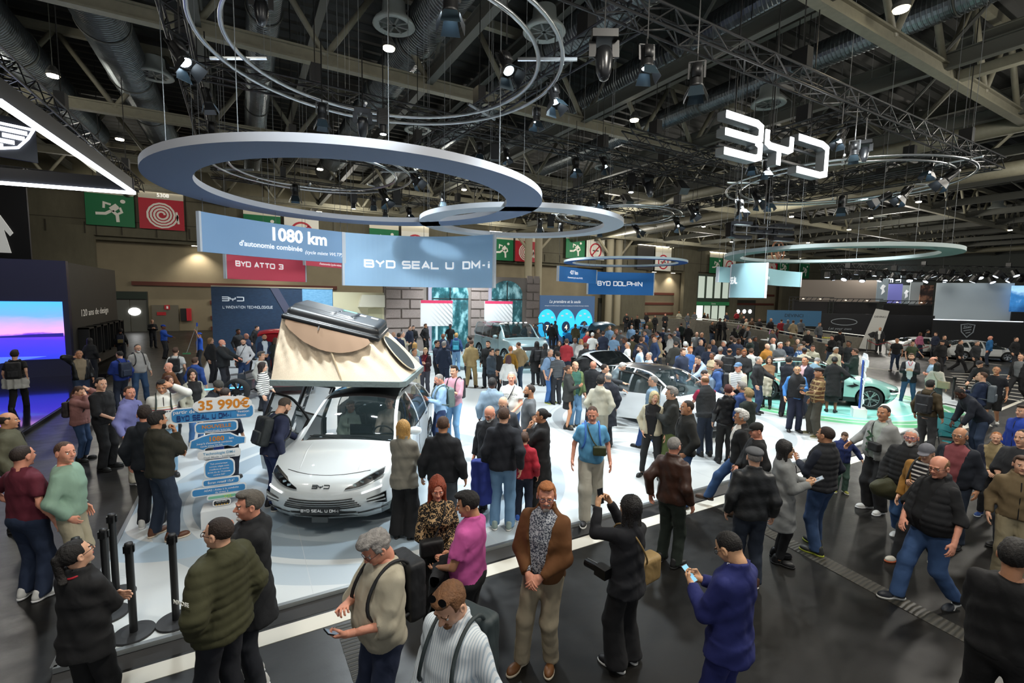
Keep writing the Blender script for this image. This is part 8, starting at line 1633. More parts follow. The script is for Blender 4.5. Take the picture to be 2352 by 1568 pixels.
who(1281,806,'dark-haired man in a striped black tee facing away',z0=S,face=-155,h=1.72,top=('tee',STR_DK),hair=('short','dark'),pants=('reg',D)); who(1285,782,'young woman with long brown hair in a black coat facing the camera',z0=S,face=0,h=1.66,sex='f',top=('coat','#141416'),hair=('long','brown')); w_ = who(1233,783,'person with long black dreadlocks and a black coat',z0=S,face=-160,h=1.72,sex='f',top=('coat','#141518'),hair=('long','black'),skin='brown'); backpack(w_,'black backpack on the person with dreadlocks','#1d1e22'); who(1252,788,'woman with black hair in a black puffer behind the bald man',z0=S,face=-120,h=1.66,sex='f',top=('puffer','#16171a'),hair=('bob','black'))
who(1190,785,'man in a khaki jacket looking at the boxy off-roader',z0=S,face=-155,head=(-20,10),h=1.80,fat=.02,top=('jacket','#7d6a4a'),pants=('reg','#22364a'),hair=('crop','brown'),arms=('pocket','pocket')); who(1173,795,'woman with cropped ginger hair in a mustard sweater',z0=S,face=180,h=1.66,sex='f',top=('sweat','#8a6416'),hair=('short','ginger')); who(1168,815,'woman with purple-brown hair in a white top and black vest',z0=S,face=178,h=1.62,sex='f',top=('sweat','#c9cac8'),pants=('reg','#2c2c30'),hair=('long','#4e2f34')); who(1143,801,'boy with black hair in a black jacket at the off-roader',z0=S,face=30,head=(0,15),h=1.62,top=('puffer','#161618'),hair=('short','black'),skin='asian'); who(1129,800,'man with glasses in a slate jacket at the off-roader',z0=S,face=60,h=1.70,top=('jacket','#33404c'),hair=('short','black'),glasses='#222222',arms=('carry','down')); who(1121,782,'man in a black suit with slick black hair at the off-roader',z0=S,face=-20,h=1.78,top=('blazer','#121417'),hair=('short','black'))
who(1083,780,'man in a sand-coloured suit seen from behind',z0=S,face=165,h=1.80,top=('blazer','#a08c62'),pants=('reg','#a08c62'),hair=('crop','brown'),arms=('clasp','down'),legs='wide',shoes=('#3c2618','#2a1b12')); who(1078,771,'man in a black suit with a red lanyard beside the sand-coloured suit',z0=S,face=-120,h=1.80,top=('blazer','#18191d'),hair=('short','dark')); w_ = who(1048,764,'person in a blue hoodie with short fair hair',z0=S,face=175,h=1.76,top=('hoodie','#1f3c68'),pants=('reg',JL),hair=('short','blond')); backpack(w_,'teal backpack on the person in the blue hoodie','#1c6a80','#3a98b0')
who(1020,783,'man with grey hair in a navy suit seen from behind',z0=S,face=160,h=1.78,top=('blazer','#1e2a40'),pants=('reg','#1e2a40'),hair=('short','grey')); who(1004,781,'man in a navy polo with a red lanyard and glasses',z0=S,face=60,h=1.78,top=('polo','#1a2238'),hair=('short','black'),glasses='#222222',arms=('phone','down')); w_ = who(977,798,'older woman with short blonde hair in a dark maroon jacket and grey trousers',z0=S,face=-15,head=(-15,10),h=1.64,sex='f',top=('jacket','#2e171e',.05),inner=('knit','#6a1c2c'),pants=('reg','#3e414c'),hair=('short','#cdb98e'),arms=('phonelow','phone')); crossbag(w_,'red shoulder bag of the older woman in the maroon jacket','#b02634',z=.98,big=1.2)
who(952,799,'man in a white tee and blue zip jacket beside the roof tent',z0=S,face=40,h=1.72,top=('jacket','#23427c',.09),inner=('tee','#b9bab6'),hair=('crop','dark'),arms=('clasp','clasp'),pants=('reg','#a9a696'),skin='tan'); who(953,786,'fair-haired woman in a pale grey jacket behind the man in the blue jacket',z0=S,face=150,h=1.64,sex='f',top=('jacket','#8fa39e'),hair=('bob','blond'))
w_ = who(1004,859,'grey-haired man in a light blue shirt looking down',z0=S,face=-72,head=(0,22),h=1.74,top=('shirt','#8fb0d0'),pants=('reg','#22355a'),hair=('crop','grey'),arms=('phone','phone'),skin='rosy'); backpack(w_,'grey-green backpack on the man in the light blue shirt','#5a6a66','#46564f')
w_ = who(1043,839,'young man in a pale pink sweater and light jeans',z0=S,face=-30,h=1.83,top=('sweatr','#b98a98'),pants=('slim','#6f9cc2'),hair=('short','dark'),arms=('phone','tap')); backpack(w_,'black backpack on the young man in pale pink','#17181b')
who(1131,865,'dark-skinned man in a pale blue-grey jacket seen from behind',z0=S,face=168,h=1.80,top=('jacket','#738594'),pants=('reg','#5a6c78'),hair=('crop','black'),skin='dark'); w_ = who(1175,853,'grey-haired man in a white printed tee',z0=S,face=-12,head=(-8,0),h=1.84,fat=.05,top=('tee','#c4c2bb'),pants=('reg','#2c4c78'),hair=('crop','grey'),arms=('down','clasp'),skin='rosy'); crossbag(w_,'black sling bag across the white printed tee','#101012',sx=1,z=1.05); text('shirt_lettering','PREPA MILEN',mat('#4a4a4a'),w_[0],lambda x,y,z: (-x,.165+z,1.30+y),.055,.01)
who(1216,882,'young man in a grey tee with his hand in his pocket',z0=S,face=-82,h=1.78,fat=.02,top=('tee','#55585b'),pants=('reg','#1d2a44'),hair=('crop','dark'),beard=('beard','dark'),arms=('down','pocket'),skin='tan'); who(1122,934,'bald man with glasses in a dark coat looking down',z0=S,face=-25,head=(0,25),h=1.74,top=('coat','#171a20'),pants=('reg',D),hair=('bald','grey'),beard=('beard','white'),glasses='#222222',skin='rosy'); who(1155,912,'grey-haired man behind the man in the navy bomber jacket',z0=S,face=-10,head=(0,20),h=1.74,top=('jacket','#2b2f36'),hair=('fringe','white'),glasses='#445566')
f['bomber'] = who(1158,934,'man in a navy bomber jacket and pale jeans seen from behind',z0=S,face=175,head=(10,0),h=1.83,fat=.02,top=('jacket','#12161f'),pants=('reg','#6488aa'),hair=('crop','brown'),arms=('back','down'),shoes=('#8fa09a','#d0d0cc')); bj = worn(f['bomber'],'jacket','blue quilted jacket held beside the man in the navy bomber','jacket'); drape(f['bomber'],bj,-.30,.03,.35,.98,'#1a2a74',.11,.07)
who(1205,993,'boy in a red, white and navy jacket seen from behind',z0=S,face=175,h=1.38,top=('jacket','#a01c2e'),pants=('reg','#141c30'),hair=('short','brown'),shoes=('#2a56a8','#c9cdd2')); who(1244,937,'woman in a black trouser suit with a dark bun seen in profile',z0=S,face=-92,h=1.70,sex='f',top=('coat','#121214'),pants=('wide','#121214'),hair=('bun','black'),arms=('down','chin'),skin='tan')
who(1018,954,'man in a black zip jacket seen from behind beside the white SUV',z0=S,face=168,h=1.80,fat=.05,top=('jacket','#0e1117'),pants=('reg','#3a4048'),hair=('crop','brown'),skin='tan',lod=1); f['blond'] = who(925,963,'woman with long blonde hair in a grey-beige blazer and wide black trousers',z0=S,face=160,head=(-45,0),h=1.70,sex='f',top=('blazer','#77746a'),pants=('wide','#101013'),hair=('long','#b98f50'),arms=('cross','cross'),lod=1)
f['door'] = who(661,913,'man in a navy sweater and dark jeans looking into the white SUV',z0=S,face=118,lean=16,head=(0,15),h=1.80,top=('sweat','#1c2440'),pants=('reg','#1b2c56'),hair=('crop','#4a4038'),arms=('down','fwd'),shoes=('#1a1a1c','#b9b9b4'),lod=1,beard=('beard','brown')); backpack(f['door'],'slim black office backpack on the man at the white SUV door','#23292c','#2e3538')
# --- left group
who(361,944,'man in a dark olive overshirt with his hand on his chin',z0=S,face=118,h=1.79,top=('jacket','#25241a'),pants=('reg','#1a2638'),hair=('short','black'),arms=('chin','cross'),shoes=('#5a3520','#c9b9a4'),legs='wide',skin='tan',lod=1,beard=('beard','black')); who(331,931,'man in a dark navy jacket and black jeans with white trainers',z0=S,face=150,head=(-30,0),h=1.79,top=('jacket','#141a22'),pants=('reg','#13161f'),hair=('short','dark'),shoes=WS,skin='rosy',lod=1)
f['track'] = who(371,872,'man in a white track jacket with red, yellow and blue stripes holding his forehead',z0=S,face=0,head=(10,15),h=1.82,fat=.02,top=('jacket',TRACK),pants=('slim','#86aac4'),hair=('short','black'),arms=('down','brow'),skin='tan',lod=1); backpack(f['track'],'dark green backpack on the man in the white track jacket','#25302a')
who(441,848,'young woman in a black top and cream cardigan with long brown hair',z0=S,face=35,head=(25,0),h=1.70,sex='f',top=('jacket','#a3a191',.10),inner=('knit','#0f0f11'),pants=('slim','#3f6a9c'),hair=('longb','dark'),arms=('down','pocket'),shoes=WS,lod=1); who(388,862,'young woman with wavy auburn hair behind the track jacket',face=30,h=1.62,sex='f',top=('sweat','#3a3238'),hair=('long','#5a3020'))
who(297,886,'young man in a lavender hoodie and pale cargo trousers',face=55,head=(30,0),h=1.80,top=('hoodie','#7a7db4'),pants=('baggy','#a7a293'),hair=('crop','brown'),arms=('down','pocket'),shoes=WS,legs='shift',skin='rosy',lod=1); who(232,866,'tall young man in a black long-sleeved shirt',face=50,head=(20,5),h=1.84,fat=.02,top=('sweatr','#121215'),pants=('reg','#121214'),hair=('crop','dark'),arms=('clasp','down'),lod=1); w_ = who(186,887,'girl in a dusty pink quilted jacket holding her hands to her face',face=60,head=(15,25),h=1.58,sex='f',top=('puffer','#8a5f5a'),pants=('slim','#2a4264'),hair=('pony','brown'),arms=('face','brow')); backpack(w_,'small dark backpack on the girl in pink','#2a2326',sz=.8)
w_ = who(274,805,'young man in a royal blue track jacket with white shoulder stripes',face=-150,h=1.76,top=('jacket','#16307c'),hair=('crop','black'),pants=('reg','#1c2436'),arms=('down','phone')); backpack(w_,'navy backpack on the young man in the royal blue track jacket','#1a2438'); w_ = who(316,790,'grey-bearded man in a white shirt and jeans',face=18,head=(0,5),h=1.85,fat=.04,top=('shirt','#a8a6a2'),pants=('reg','#2f4a6a'),hair=('crop','#4a4440'),beard=('beard','white'),glasses='#222222',arms=('down','down'),legs='wide'); backpack(w_,'dark backpack straps on the grey-bearded man in white','#22262a'); who(181,803,'man in a black leather jacket and beige shirt holding his ear',face=10,h=1.78,fat=.02,top=('jacket',mat('#151618',.4),.08),inner=('shirt','#8a7c66'),pants=('reg','#1d2c44'),hair=('crop','dark'),arms=('neck','down'),skin='tan')
w_ = who(33,804,'curly-haired man in a black tee walking away at the left edge',face=165,h=1.80,top=('tee','#121214'),pants=('reg','#121214'),hair=('wavy','dark'),legs='walk',arms=('back','down')); backpack(w_,'black backpack on the man walking away at the left edge','#141416',sz=1.1); wj = worn(w_,'puffer_jacket','white puffer jacket tied round the waist of the man walking away','jacket'); drape(w_,wj,0,-.10,.70,.98,'#b4b3ac',.23,.14)
who(386,832,'bald man in a rust brown sweater behind the track jacket',face=-60,h=1.68,top=('sweat','#5c3718'),hair=('bald','grey'),skin='rosy'); w_ = who(403,797,'young man in a white tee seen from behind',face=165,h=1.76,top=('tee','#b9b9b5'),hair=('short','brown')); backpack(w_,'black backpack on the young man in the white tee','#17181b'); who(448,820,'youth in a royal blue hoodie by the bare chassis',face=150,h=1.66,top=('hoodie','#1a3c7c'),hair=('short','brown'))
w_ = who(276,754,'woman with bushy dark hair standing in the dark aisle',face=175,h=1.66,sex='f',top=('sweat','#15161a'),hair=('afro','black'),skin='brown'); backpack(w_,'navy and red backpack on the woman with bushy dark hair','#1c2238','#7a6a3a'); who(207,762,'woman in a black leather jacket in front of the framed boxes',pos=tuple(atX(207,790,-5.2)[:2]),face=150,h=1.68,sex='f',top=('jacket','#131416'),hair=('long','black'))
who(375,745,'cleaner in a bright blue sweater and blue cap, left of the two',face=70,h=1.78,top=('sweat','#1f4fb4'),hair=('crop','dark'),hat=('cap','#1c45a8'),arms=('fwd','down'),skin='brown'); w_ = who(457,763,'cleaner in a bright blue tee and blue cap raising a broom',face=-80,h=1.70,top=('tee','#1f55c0'),hair=('crop','dark'),hat=('cap','#1c4ab0'),arms=('down','up'),skin='tan')
for i,(dx,lab,hd_) in enumerate(((0,'blue-tipped broom held up by the cleaner','#2a5ac0'),(.45,'green dustpan on a pole held by the cleaner','#3f8a5a'))):
 q = wpt(w_,(-.26,.16,1.82)); t_ = thing('broom' if i == 0 else 'dustpan',lab,'broom',tuple(q+Vector((-dx*.3,0,-.55)))); part('pole',mat('#a0a4a6',.4),t_,lambda b: b.tube([(-.25 if i else 0,0,-.4),(.15 if i else .05,0,.8)],.014,6)); part('head',mat(hd_,.6),t_,lambda b: b.cbox((-.25 if i else .05,0,-.42 if i else .86),(.30 if i else .06,.08,.06 if i else .16)))
who(349,733,'man in black holding a camera before the grey door',face=10,h=1.76,top=('sweat','#14171c'),hair=('crop','black'),arms=('phone','phone')); who(510,779,'bald man in a black puffer jacket resting his hand on the chassis',z0=S,face=60,h=1.80,fat=.03,top=('hoodpuffer','#15181a'),hair=('bald','grey'),beard=('beard','white'),arms=('fwd','fwd'),skin='rosy'); who(484,775,'woman with long blond hair in a black quilted jacket',z0=S,face=60,h=1.70,sex='f',top=('puffer','#17181b'),hair=('long','#94714a'))
w_ = who(558,777,'bearded man in a white shirt with a black sling bag looking at the chassis',z0=S,face=-22,head=(-10,25),h=1.80,top=('shirt','#c4c6c8'),pants=('reg','#223a60'),hair=('crop','dark'),beard=('beard','dark'),arms=('down','pocket')); crossbag(w_,'black sling bag with a red and white badge on the bearded man','#15191b',sx=1,z=1.0,big=1.2)
who(504,876,'man in a dark cap crouching close to the front chassis wheel',z0=S,face=40,lean=20,h=1.66,top=('hoodie','#10131a'),hair=('crop','dark'),hat=('beanie','#33312c'),beard=('beard','dark'),skin='tan'); who(519,889,'man in a dark blue suit bowing his head behind the price totem',z0=S,face=150,head=(0,15),h=1.72,top=('blazer','#171e30'),pants=('reg','#141a2a'),hair=('crop','dark')); who(603,831,'woman in a white sweater with navy stripes',z0=S,face=80,h=1.68,sex='f',top=('sweat',STR_BW),pants=('reg','#151a26'),hair=('bob','dark'),arms=('down','clasp'))
who(600,807,'person with curly grey hair behind the striped sweater',z0=S,face=60,h=1.72,top=('sweat','#a9aaa4'),hair=('wavy','#4e4a46')); who(607,767,'man in a navy suit with a white shirt near the red hatchback',z0=S,face=10,h=1.80,top=('blazer','#1e2c48',.05),inner=('shirt','#c4d0da'),hair=('crop','dark'),beard=('beard','dark'),arms=('clasp','clasp'),skin='tan'); who(632,775,'woman with long brown hair in a dark green jacket near the red hatchback',z0=S,face=170,h=1.66,sex='f',top=('jacket','#1c2420'),hair=('long','brown'))
who(547,755,'black-haired man in a dark suit in front of the sea poster',z0=S,face=40,h=1.76,top=('blazer','#1e1f22'),hair=('short','black'),skin='brown'); who(592,748,'man in a black jacket leaning toward the red hatchback',z0=S,face=80,lean=20,h=1.78,top=('jacket','#121316'),hair=('crop','dark')); who(566,765,'bald man before the sea poster',z0=S,face=60,h=1.70,top=('jacket','#2a3a58'),hair=('bald','grey'),skin='rosy')
# people sitting in the white SUV
rzH = HERO.t.rotation_euler.z
def incar(x,y,label,**k):
 q = Matrix.Rotation(rzH,4,'Z')@Vector((x,y,0))+HERO.t.location; fc = math.degrees(rzH+PI/2-math.atan2(-q.y,-q.x)); return person(0,0,label,pos=(q.x,q.y),z0=S-.17,face=fc,legs='sit',lod=2,**k)
incar(-.37,2.28,'driver in a white shirt holding the steering wheel of the white SUV',h=1.68,top=('shirt','#b9b8ae'),hair=('crop','dark'),arms=('wheel','wheel')); incar(.37,2.30,'passenger in a pale green hooded top in the white SUV',h=1.58,sex='f',top=('hoodie','#9fb8b0'),hair=('short','light'),arms=('clasp','clasp'),head=(-50,0))
# --- around the mint saloon and the right aisle
w_ = who(1832,838,'man with glasses in a black quilted vest and blue shirt holding a clipboard',z0=S,face=18,head=(15,0),h=1.77,top=('vest','#17191c'),inner=('shirt','#3f7cc0'),pants=('reg','#141a30'),hair=('crop','black'),arms=('down','phone'),skin='asian',glasses='#222222'); phone(w_,'grey clipboard held by the man in the quilted vest',1,'#3a3c3e',size=1.9,cat='clipboard',name='clipboard')
who(1882,844,'man in a brown plaid jacket, grey scarf and black flat cap',z0=S,face=-68,h=1.77,top=('jacket',PLAID),pants=('baggy','#35332a'),hair=('crop','dark'),hat=('flatcap','#151618'),arms=('down','phonelow'),shoes=('#4e4a26','#c9c4b4'),legs='wide',skin='tan'); who(1918,818,'woman in a long black dress with heels seen from behind',z0=S,face=178,h=1.76,sex='f',top=('coat','#0e0e10'),pants=None,skirt=('#0e0e10',.34,.02),hair=('bun','black'),arms=('hip','clasp'),skin='brown',shoes=('#101010','#101010'))
who(1813,818,'man in a navy suit with black hair seen from behind',z0=S,face=160,h=1.82,top=('blazer','#10141e'),pants=('reg','#10141e'),hair=('short','black'),arms=('down','fwd')); who(1850,818,'dark-haired man in a navy suit facing the camera by the mint saloon',z0=S,face=-30,h=1.82,top=('blazer','#141a2a',.04),inner=('shirt','#c9a4a8'),pants=('reg','#141a2a'),hair=('crop','dark'),skin='tan'); w_ = who(1768,818,'woman with long chestnut hair and a brown scarf carrying a cream trench coat',z0=S,face=-15,head=(-10,10),h=1.68,sex='f',top=('knit','#7a5a3c'),pants=('slim',K),hair=('longb','brown'),arms=('clasp','cross')); tj = worn(w_,'trench_coat','cream trench coat over the arms of the woman with chestnut hair','coat'); drape(w_,tj,.05,.22,.45,1.08,'#b3ac98',.17,.07)
who(1744,818,'grey-haired man in a black zip jacket turned to the right',z0=S,face=75,h=1.76,top=('jacket','#17181b'),pants=('reg','#20304c'),hair=('crop','grey'),arms=('down','fwd')); who(1880,822,'grey-haired man in a blue-grey shirt leaning into the mint saloon',z0=S,face=150,lean=35,h=1.74,top=('shirt','#5d7684'),hair=('short','grey'),arms=('fwd','fwd'))
w_ = who(2094,811,'bearded man in a navy blazer, white shirt and red lanyard at the mint saloon',face=-3,h=1.82,top=('blazer','#14161c',.07),inner=('shirt','#c9cdd2'),pants=('slim','#2c4c6c'),hair=('short','brown'),beard=('beard','brown'),arms=('phone','phone'),legs='wide',shoes=WS); strap(w_,w_[0],[(-.06,.09,1.48),(0,.175,1.28),(.06,.09,1.48)],.008,mat('#c02a4a',.6))
w_ = who(2138,872,'bearded man in an olive hoodie and grey jeans seen from behind',face=158,h=1.77,top=('hoodie','#3a2f1a'),pants=('reg','#333436'),hair=('short','black'),beard=('beard','black')); backpack(w_,'black backpack on the man in the olive hoodie','#191a1e'); who(2144,819,'bald man in a pale blue polo with folded arms',face=-85,h=1.76,top=('polo','#93adc4'),hair=('fringe','brown'),arms=('cross','cross'),glasses='#333333',skin='rosy'); w_ = who(2154,832,'woman with black curly hair in a white blouse and grey trousers',face=165,h=1.66,sex='f',top=('shirt','#b5b3a8'),pants=('wide','#3a3e44'),hair=('long','black')); crossbag(w_,'cream canvas bag of the woman in the white blouse','#8f8a70',sx=1,z=1.02,y=-.1,big=1.7)
who(2061,776,'man in a black tee and jeans walking along the right aisle',face=-12,h=1.78,top=('tee','#111215'),pants=('slim','#1c2c44'),hair=('crop','dark'),legs='walk',skin='tan'); who(2097,783,'youth in an olive green tee walking along the right aisle',face=25,h=1.70,top=('tee','#3d4a34'),pants=('reg',D),hair=('short','brown'),arms=('down','side'),legs='walk'); who(2165,781,'man in a black jacket and black cap walking right',face=40,h=1.76,top=('jacket','#121315'),pants=('reg',K),hair=('crop','dark'),hat=('cap','#16161a'),legs='walk'); who(2207,780,'man in a long black coat striding right past the sports cars',face=80,h=1.78,top=('jacket','#101113'),pants=('reg',K),hair=('crop','dark'),legs='stride'); who(2245,782,'grey-haired man in a dark grey jacket walking right',face=60,h=1.78,top=('jacket','#26282b'),pants=('reg',K),hair=('short','grey'),legs='walk'); who(2275,771,'bald man in a blue jacket at the far right booth',face=-90,h=1.76,top=('jacket','#1c5a8c'),pants=('reg','#232c3c'),hair=('bald','grey'),skin='rosy'); who(2335,774,'man in a dark suit at the far right edge',face=60,h=1.80,top=('blazer','#111215'),hair=('crop','dark')); who(2022,751,'bald man in a grey suit by the beach banner',face=-8,h=1.82,top=('blazer','#232427',.05),inner=('shirt','#c9c9c5'),pants=('reg','#232427'),hair=('bald','grey'),skin='tan')
f['lean'] = who(2197,893,'man in a dark navy jacket bending over the teal pushchair',face=-60,lean=42,h=1.80,top=('jacket','#141a26'),pants=('reg','#25344c'),hair=('crop','black'),arms=('fwd','fwd'),skin='dark',shoes=('#2a2c30','#b9b9b4')); w_ = who(2256,853,'man in a dark blue long-sleeved top with a grey backpack',face=-95,h=1.80,top=('sweat','#152440'),pants=('reg','#1c2a40'),hair=('crop','brown'),arms=('phone','phonelow')); backpack(w_,'grey backpack on the man in the dark blue top','#4e5860'); who(2290,840,'man in a navy tee and black shorts walking',face=-8,h=1.82,top=('tee','#10131c'),pants=('short','#101113'),hair=('crop','dark'),arms=('clasp','down'),legs='walk',shoes=('#c9c9c4','#ddddd8'),skin='tan'); who(2249,828,'person in a black cap and black jacket leaning forward',face=-30,lean=22,h=1.72,top=('jacket','#121214'),hair=('crop','dark'),hat=('cap','#1a1a1e'),arms=('fwd','phone')); who(2346,812,'man in a black jacket over a grey tee at the right edge',face=-30,h=1.82,top=('jacket','#17181c',.08),inner=('tee','#63676a'),pants=('reg',K),hair=('crop','brown'),legs='stride')
who(2207,981,'bald man with glasses in a dark jacket over a dusty pink shirt',face=-20,h=1.76,fat=.03,top=('jacket','#151b26',.08),inner=('polo','#7c3f44'),pants=('reg','#1b2636'),hair=('fringe','grey'),glasses='#333333',skin='tan',lod=1); who(2290,991,'ginger boy in a khaki hoodie under a dark jacket',face=-2,h=1.46,top=('jacket','#1c2030',.09),inner=('hoodie','#8a7a58'),pants=('slim',K),hair=('crop','ginger'),arms=('clasp','down'),shoes=('#2c4a88','#c9cdd2'),lod=1); who(2352,985,'man in a dark grey sweater cut by the right edge',face=-30,h=1.80,top=('sweatr','#2a2c30'),hair=('crop','dark'),arms=('clasp','down'),lod=2); who(2350,930,'person in a bright blue jacket at the right edge',face=-40,h=1.70,top=('jacket','#1c3c9c'),hair=('short','dark'),lod=2); who(2349,1046,'person in a tan hooded jacket and beige trousers at the right edge',face=10,h=1.66,top=('hoodie','#6a5a40'),pants=('reg','#8a8066'),hair=('short','brown'),shoes=WS,lod=2); who(2171,1015,'small child in a green top behind the mustard jacket',face=30,h=1.25,top=('tee','#1f6a3c'),hair=('short','brown'),lod=2)
p = atz(2178,1035,0); t_ = thing('pushchair','teal folding pushchair on the dark aisle floor','pushchair',(p[0],p[1],0),math.radians(30)); tl_ = mat('#0f6a6e',.7); fm = mat('#17181a',.4,.4)
part('seat',tl_,t_,lambda b: b.prism([(-.32,.42),(.05,.30),(.42,.82),(.38,.88),(.03,.40),(-.30,.50)],-.22,.22,lambda x,y,z: (x,z,y)))
for k in range(3): part('crossbelt',mat('#0c3f44',.7),t_,lambda b: b.bar((.0+k*.13,-.22,.40+k*.16),(.13+k*.10,.22,.50+k*.14),.03,.012))
for s_ in (-1,1):
 part('frame',fm,t_,lambda b: b.tube([(-.42,s_*.24,.10),(.1,s_*.24,.5),(.55,s_*.24,1.02)],.014,6)); part('frame',fm,t_,lambda b: b.tube([(.42,s_*.24,.10),(-.05,s_*.24,.52)],.014,6))
 for x in (-.42,.42): part('wheel',fm,t_,lambda b: b.tube([(x,s_*.24-.03,.09),(x,s_*.24+.03,.09)],.09,14))
part('handle',fm,t_,lambda b: b.tube([(.55,-.24,1.02),(.6,0,1.05),(.55,.24,1.02)],.016,6)); part('footrest',tl_,t_,lambda b: b.box(-.5,-.2,.28,-.28,.2,.31))
# --- the crowd farther back
R_ = random.Random(7); CN = {'black': '#131315','navy': '#1a2338','blue': '#2c5590','light blue': '#7d9fc0','grey': '#565a5e','pale grey': '#9ea1a2','white': '#c6c6c2','brown': '#4e3826','beige': '#9f8f72','green': '#34452f','olive': '#4a4630','red': '#8f1f28','maroon': '#4a1a26','orange': '#a06a20','cream': '#b5ae98','dark green': '#1c2a26','pink': '#a8607c'}
HS = {'b': ('short','black'),'d': ('crop','dark'),'n': ('short','brown'),'g': ('crop','grey'),'w': ('short','white'),'x': ('bald','grey'),'l': ('long','brown'),'L': ('long','black'),'y': ('long','blond'),'r': ('short','ginger'),'c': ('cap','dark'),'o': ('bun','dark'),'a': ('afro','black')}
HN = {'b': 'black hair','d': 'cropped dark hair','n': 'brown hair','g': 'grey hair','w': 'white hair','x': 'a bald head','l': 'long brown hair','L': 'long black hair','y': 'long blond hair','r': 'ginger hair','c': 'a dark cap','o': 'a dark bun','a': 'bushy black hair'}
def crowd(rows,ox,oy,sc,where,z0,group):
 L_ = []
 for r in rows.split(';'):
  X,Y,colr,hs,fc,typ = (r.strip().split(',')+['jacket'])[:6]; fc = int(fc)
  fw = 'facing the camera' if abs(fc) < 40 else ('from behind' if abs(fc) > 135 else ('facing right' if fc > 0 else 'facing left'))
  base = '%s in a %s %s, %s, %s %s' % ('woman' if hs in 'lLyoa' else 'man',colr,{'tee': 'tee','shirt': 'shirt','blazer': 'suit','puffer': 'puffer','sweat': 'sweater','hoodie': 'hoodie','coat': 'coat'}.get(typ,'jacket'),HN[hs],fw,where); L_.append((base,float(X),float(Y),colr,hs,fc,typ))
 for base,X,Y,colr,hs,fc,typ in L_:
  px,py = ox+X/sc,oy+Y/sc; same = sorted(q[1] for q in L_ if q[0] == base); k = same.index(X); n = len(same)
  lab = base if n == 1 else (('left-hand ','right-hand ')[k] if n == 2 else ('leftmost ' if k == 0 else ('rightmost ' if k == n-1 else ('second ','third ','fourth ')[k-1] if n > 3 else 'middle ')))+base
  sex = 'f' if hs in 'lLyoa' else 'm'; h = (1.62 if sex == 'f' else 1.72)+R_.randint(0,2)*.04
  d = float(np.linalg.norm((atz(px,py,z0+h)-CAM)[:2]))
  kw = dict(face=round(fc/45)*45,h=h,z0=z0,sex=sex,top=(typ,CN[colr]),hair=HS[hs] if hs != 'c' else ('crop','dark'),hat=('cap','#1d2230') if hs == 'c' else None,pants=('reg',R_.choice(['#1c2638','#22252c','#3a4a60','#2d2c2a','#151517'])),legs=R_.choice(['stand','shift','stand']),arms=R_.choice([('down','down'),('clasp','clasp'),('down','phone'),('pocket','down')]),skin=R_.choice(['fair','rosy','tan','fair','brown']),lod=3 if d > 13 else 2,group=group)
  person(px,py,lab,**kw)
crowd('60,215,black,d,170;90,195,grey,x,150;165,195,blue,b,0,sweat;213,170,pale grey,g,-20;287,182,pink,x,40,tee;322,200,blue,n,60,tee;395,178,blue,b,100;250,222,olive,n,160;295,342,white,y,0;247,332,pale grey,g,-10;330,372,black,n,160,blazer;387,290,white,w,170,tee;432,258,brown,n,60;472,280,navy,n,170;525,236,light blue,d,-20,shirt;578,262,brown,r,30;612,270,grey,g,170;645,330,navy,n,-90;700,232,light blue,w,20;742,268,black,b,170;776,330,navy,n,170;808,275,blue,b,-60;845,182,olive,x,0;822,232,grey,d,20;905,278,light blue,b,-90,shirt;705,318,olive,d,170;668,365,white,g,-90,tee;790,318,brown,n,60,coat;925,322,beige,n,100,blazer;952,250,navy,g,170,tee;998,260,grey,g,160;1045,280,grey,g,170;1098,212,dark green,n,170;1156,226,black,g,170,coat;1066,248,navy,n,60;1222,286,pale grey,x,-10,tee;1262,290,navy,x,-50,tee;1130,362,white,w,170;1170,402,blue,r,60,tee;1112,418,navy,n,60;1322,384,navy,n,170,sweat;1352,345,navy,g,60;1438,356,navy,w,-60;1412,402,white,g,175,tee;1345,448,beige,o,-60,tee;1560,416,pale grey,n,-30,hoodie;1602,426,black,r,0;1658,416,white,n,170;1505,312,black,d,170,blazer;1558,336,navy,n,30,blazer;1350,202,black,n,110;1632,246,black,n,-90,blazer;1690,322,black,b,60,blazer;1600,160,black,c,170;1525,335,navy,n,170;1650,330,dark green,b,-60;1255,345,navy,g,60,shirt;1010,300,white,n,-90;870,300,grey,n,30;560,300,light blue,g,170,tee;345,275,red,b,30;180,340,red,n,170',1250,680,3.484,'behind the hatchback',S,'visitors behind the white hatchback')
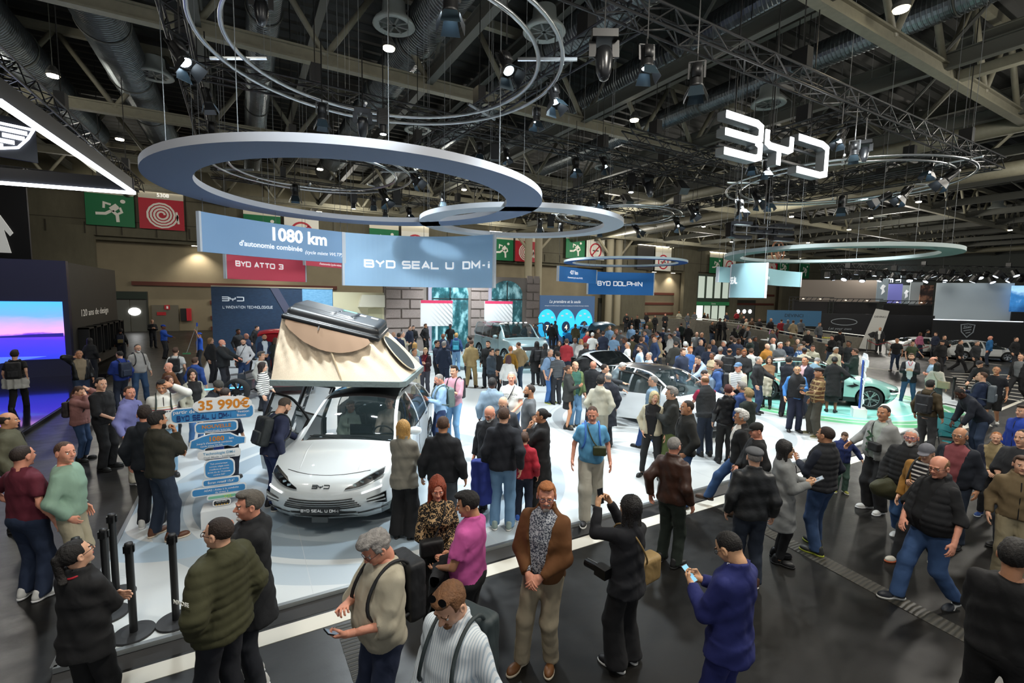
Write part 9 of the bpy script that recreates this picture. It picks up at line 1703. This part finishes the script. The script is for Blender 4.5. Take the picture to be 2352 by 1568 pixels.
crowd('660,135,black,b,0;700,165,black,L,0;745,150,black,b,10,tee;818,130,black,d,-60;888,150,black,l,0;970,138,black,d,0,coat;1080,122,cream,r,160;1150,134,grey,n,60;1204,124,grey,n,-10,blazer;1285,132,black,y,60;1308,140,brown,l,-60;1460,130,navy,g,60;1408,178,black,a,0;1446,176,black,d,90;1542,122,red,d,170;1580,128,olive,n,60',1250,680,3.484,'on the far ramp',.55,'visitors on the ramp')
crowd('380,172,cream,x,-90,tee;362,150,black,n,60;425,165,brown,n,30;482,168,black,b,60;572,168,black,g,60,coat;652,176,red,d,170,sweat;702,178,grey,g,170;742,184,beige,n,175,blazer;802,176,grey,n,160,blazer;945,202,grey,n,60,hoodie',1600,680,3.337,'before the blue backdrop',.5,'visitors before the blue backdrop')
crowd('120,196,black,d,60;290,240,black,L,170;358,222,black,d,60;396,236,grey,r,-60,blazer;585,256,grey,n,-60,hoodie;622,250,maroon,L,60,hoodie;725,290,olive,b,-30;858,262,black,w,20;1100,260,black,d,170;1092,342,black,L,170;1168,340,black,b,-60,tee;268,306,black,n,170,blazer;442,312,black,a,60,blazer;586,318,white,x,-90,tee;545,362,orange,x,60;642,352,grey,w,60;702,338,navy,n,20,sweat;776,326,brown,g,20;820,345,beige,n,160;828,396,cream,c,160;892,376,cream,n,10;1070,390,cream,w,60;1216,402,dark green,n,-90,blazer;1040,300,black,b,-30',1600,680,3.337,'beyond the mint saloon',S,'visitors beyond the mint saloon')
who(1838,790,'grey-haired man in a blue plaid shirt behind the mint saloon',z0=S,face=60,h=1.74,top=('shirt',PLAID_B),hair=('short','grey'),lod=2)
crowd('15,215,blue,x,40;55,225,navy,b,170,blazer;85,212,cream,g,100,sweat;145,170,navy,d,60;172,165,black,b,-20;270,150,black,n,30;410,228,navy,x,170;468,152,black,c,10,tee;562,136,pale grey,w,0,tee;1000,135,black,b,0;1178,115,black,b,0,blazer;1060,150,black,d,60;1140,150,navy,n,-60',900,700,3.484,'by the stone facade',S,'visitors by the stone facade')
crowd('560,740,pink,l,60;590,755,black,b,90;605,735,navy,n,-60;650,730,black,d,60;690,758,brown,n,170;725,740,black,n,-20',1550,495,1,'by the sports cars',0,'visitors by the white sports cars') if False else crowd('565,268,pink,l,60;582,262,black,b,90;600,268,navy,n,-60;620,275,black,d,60',1550,495,1,'by the sports cars',0,'visitors by the white sports cars')
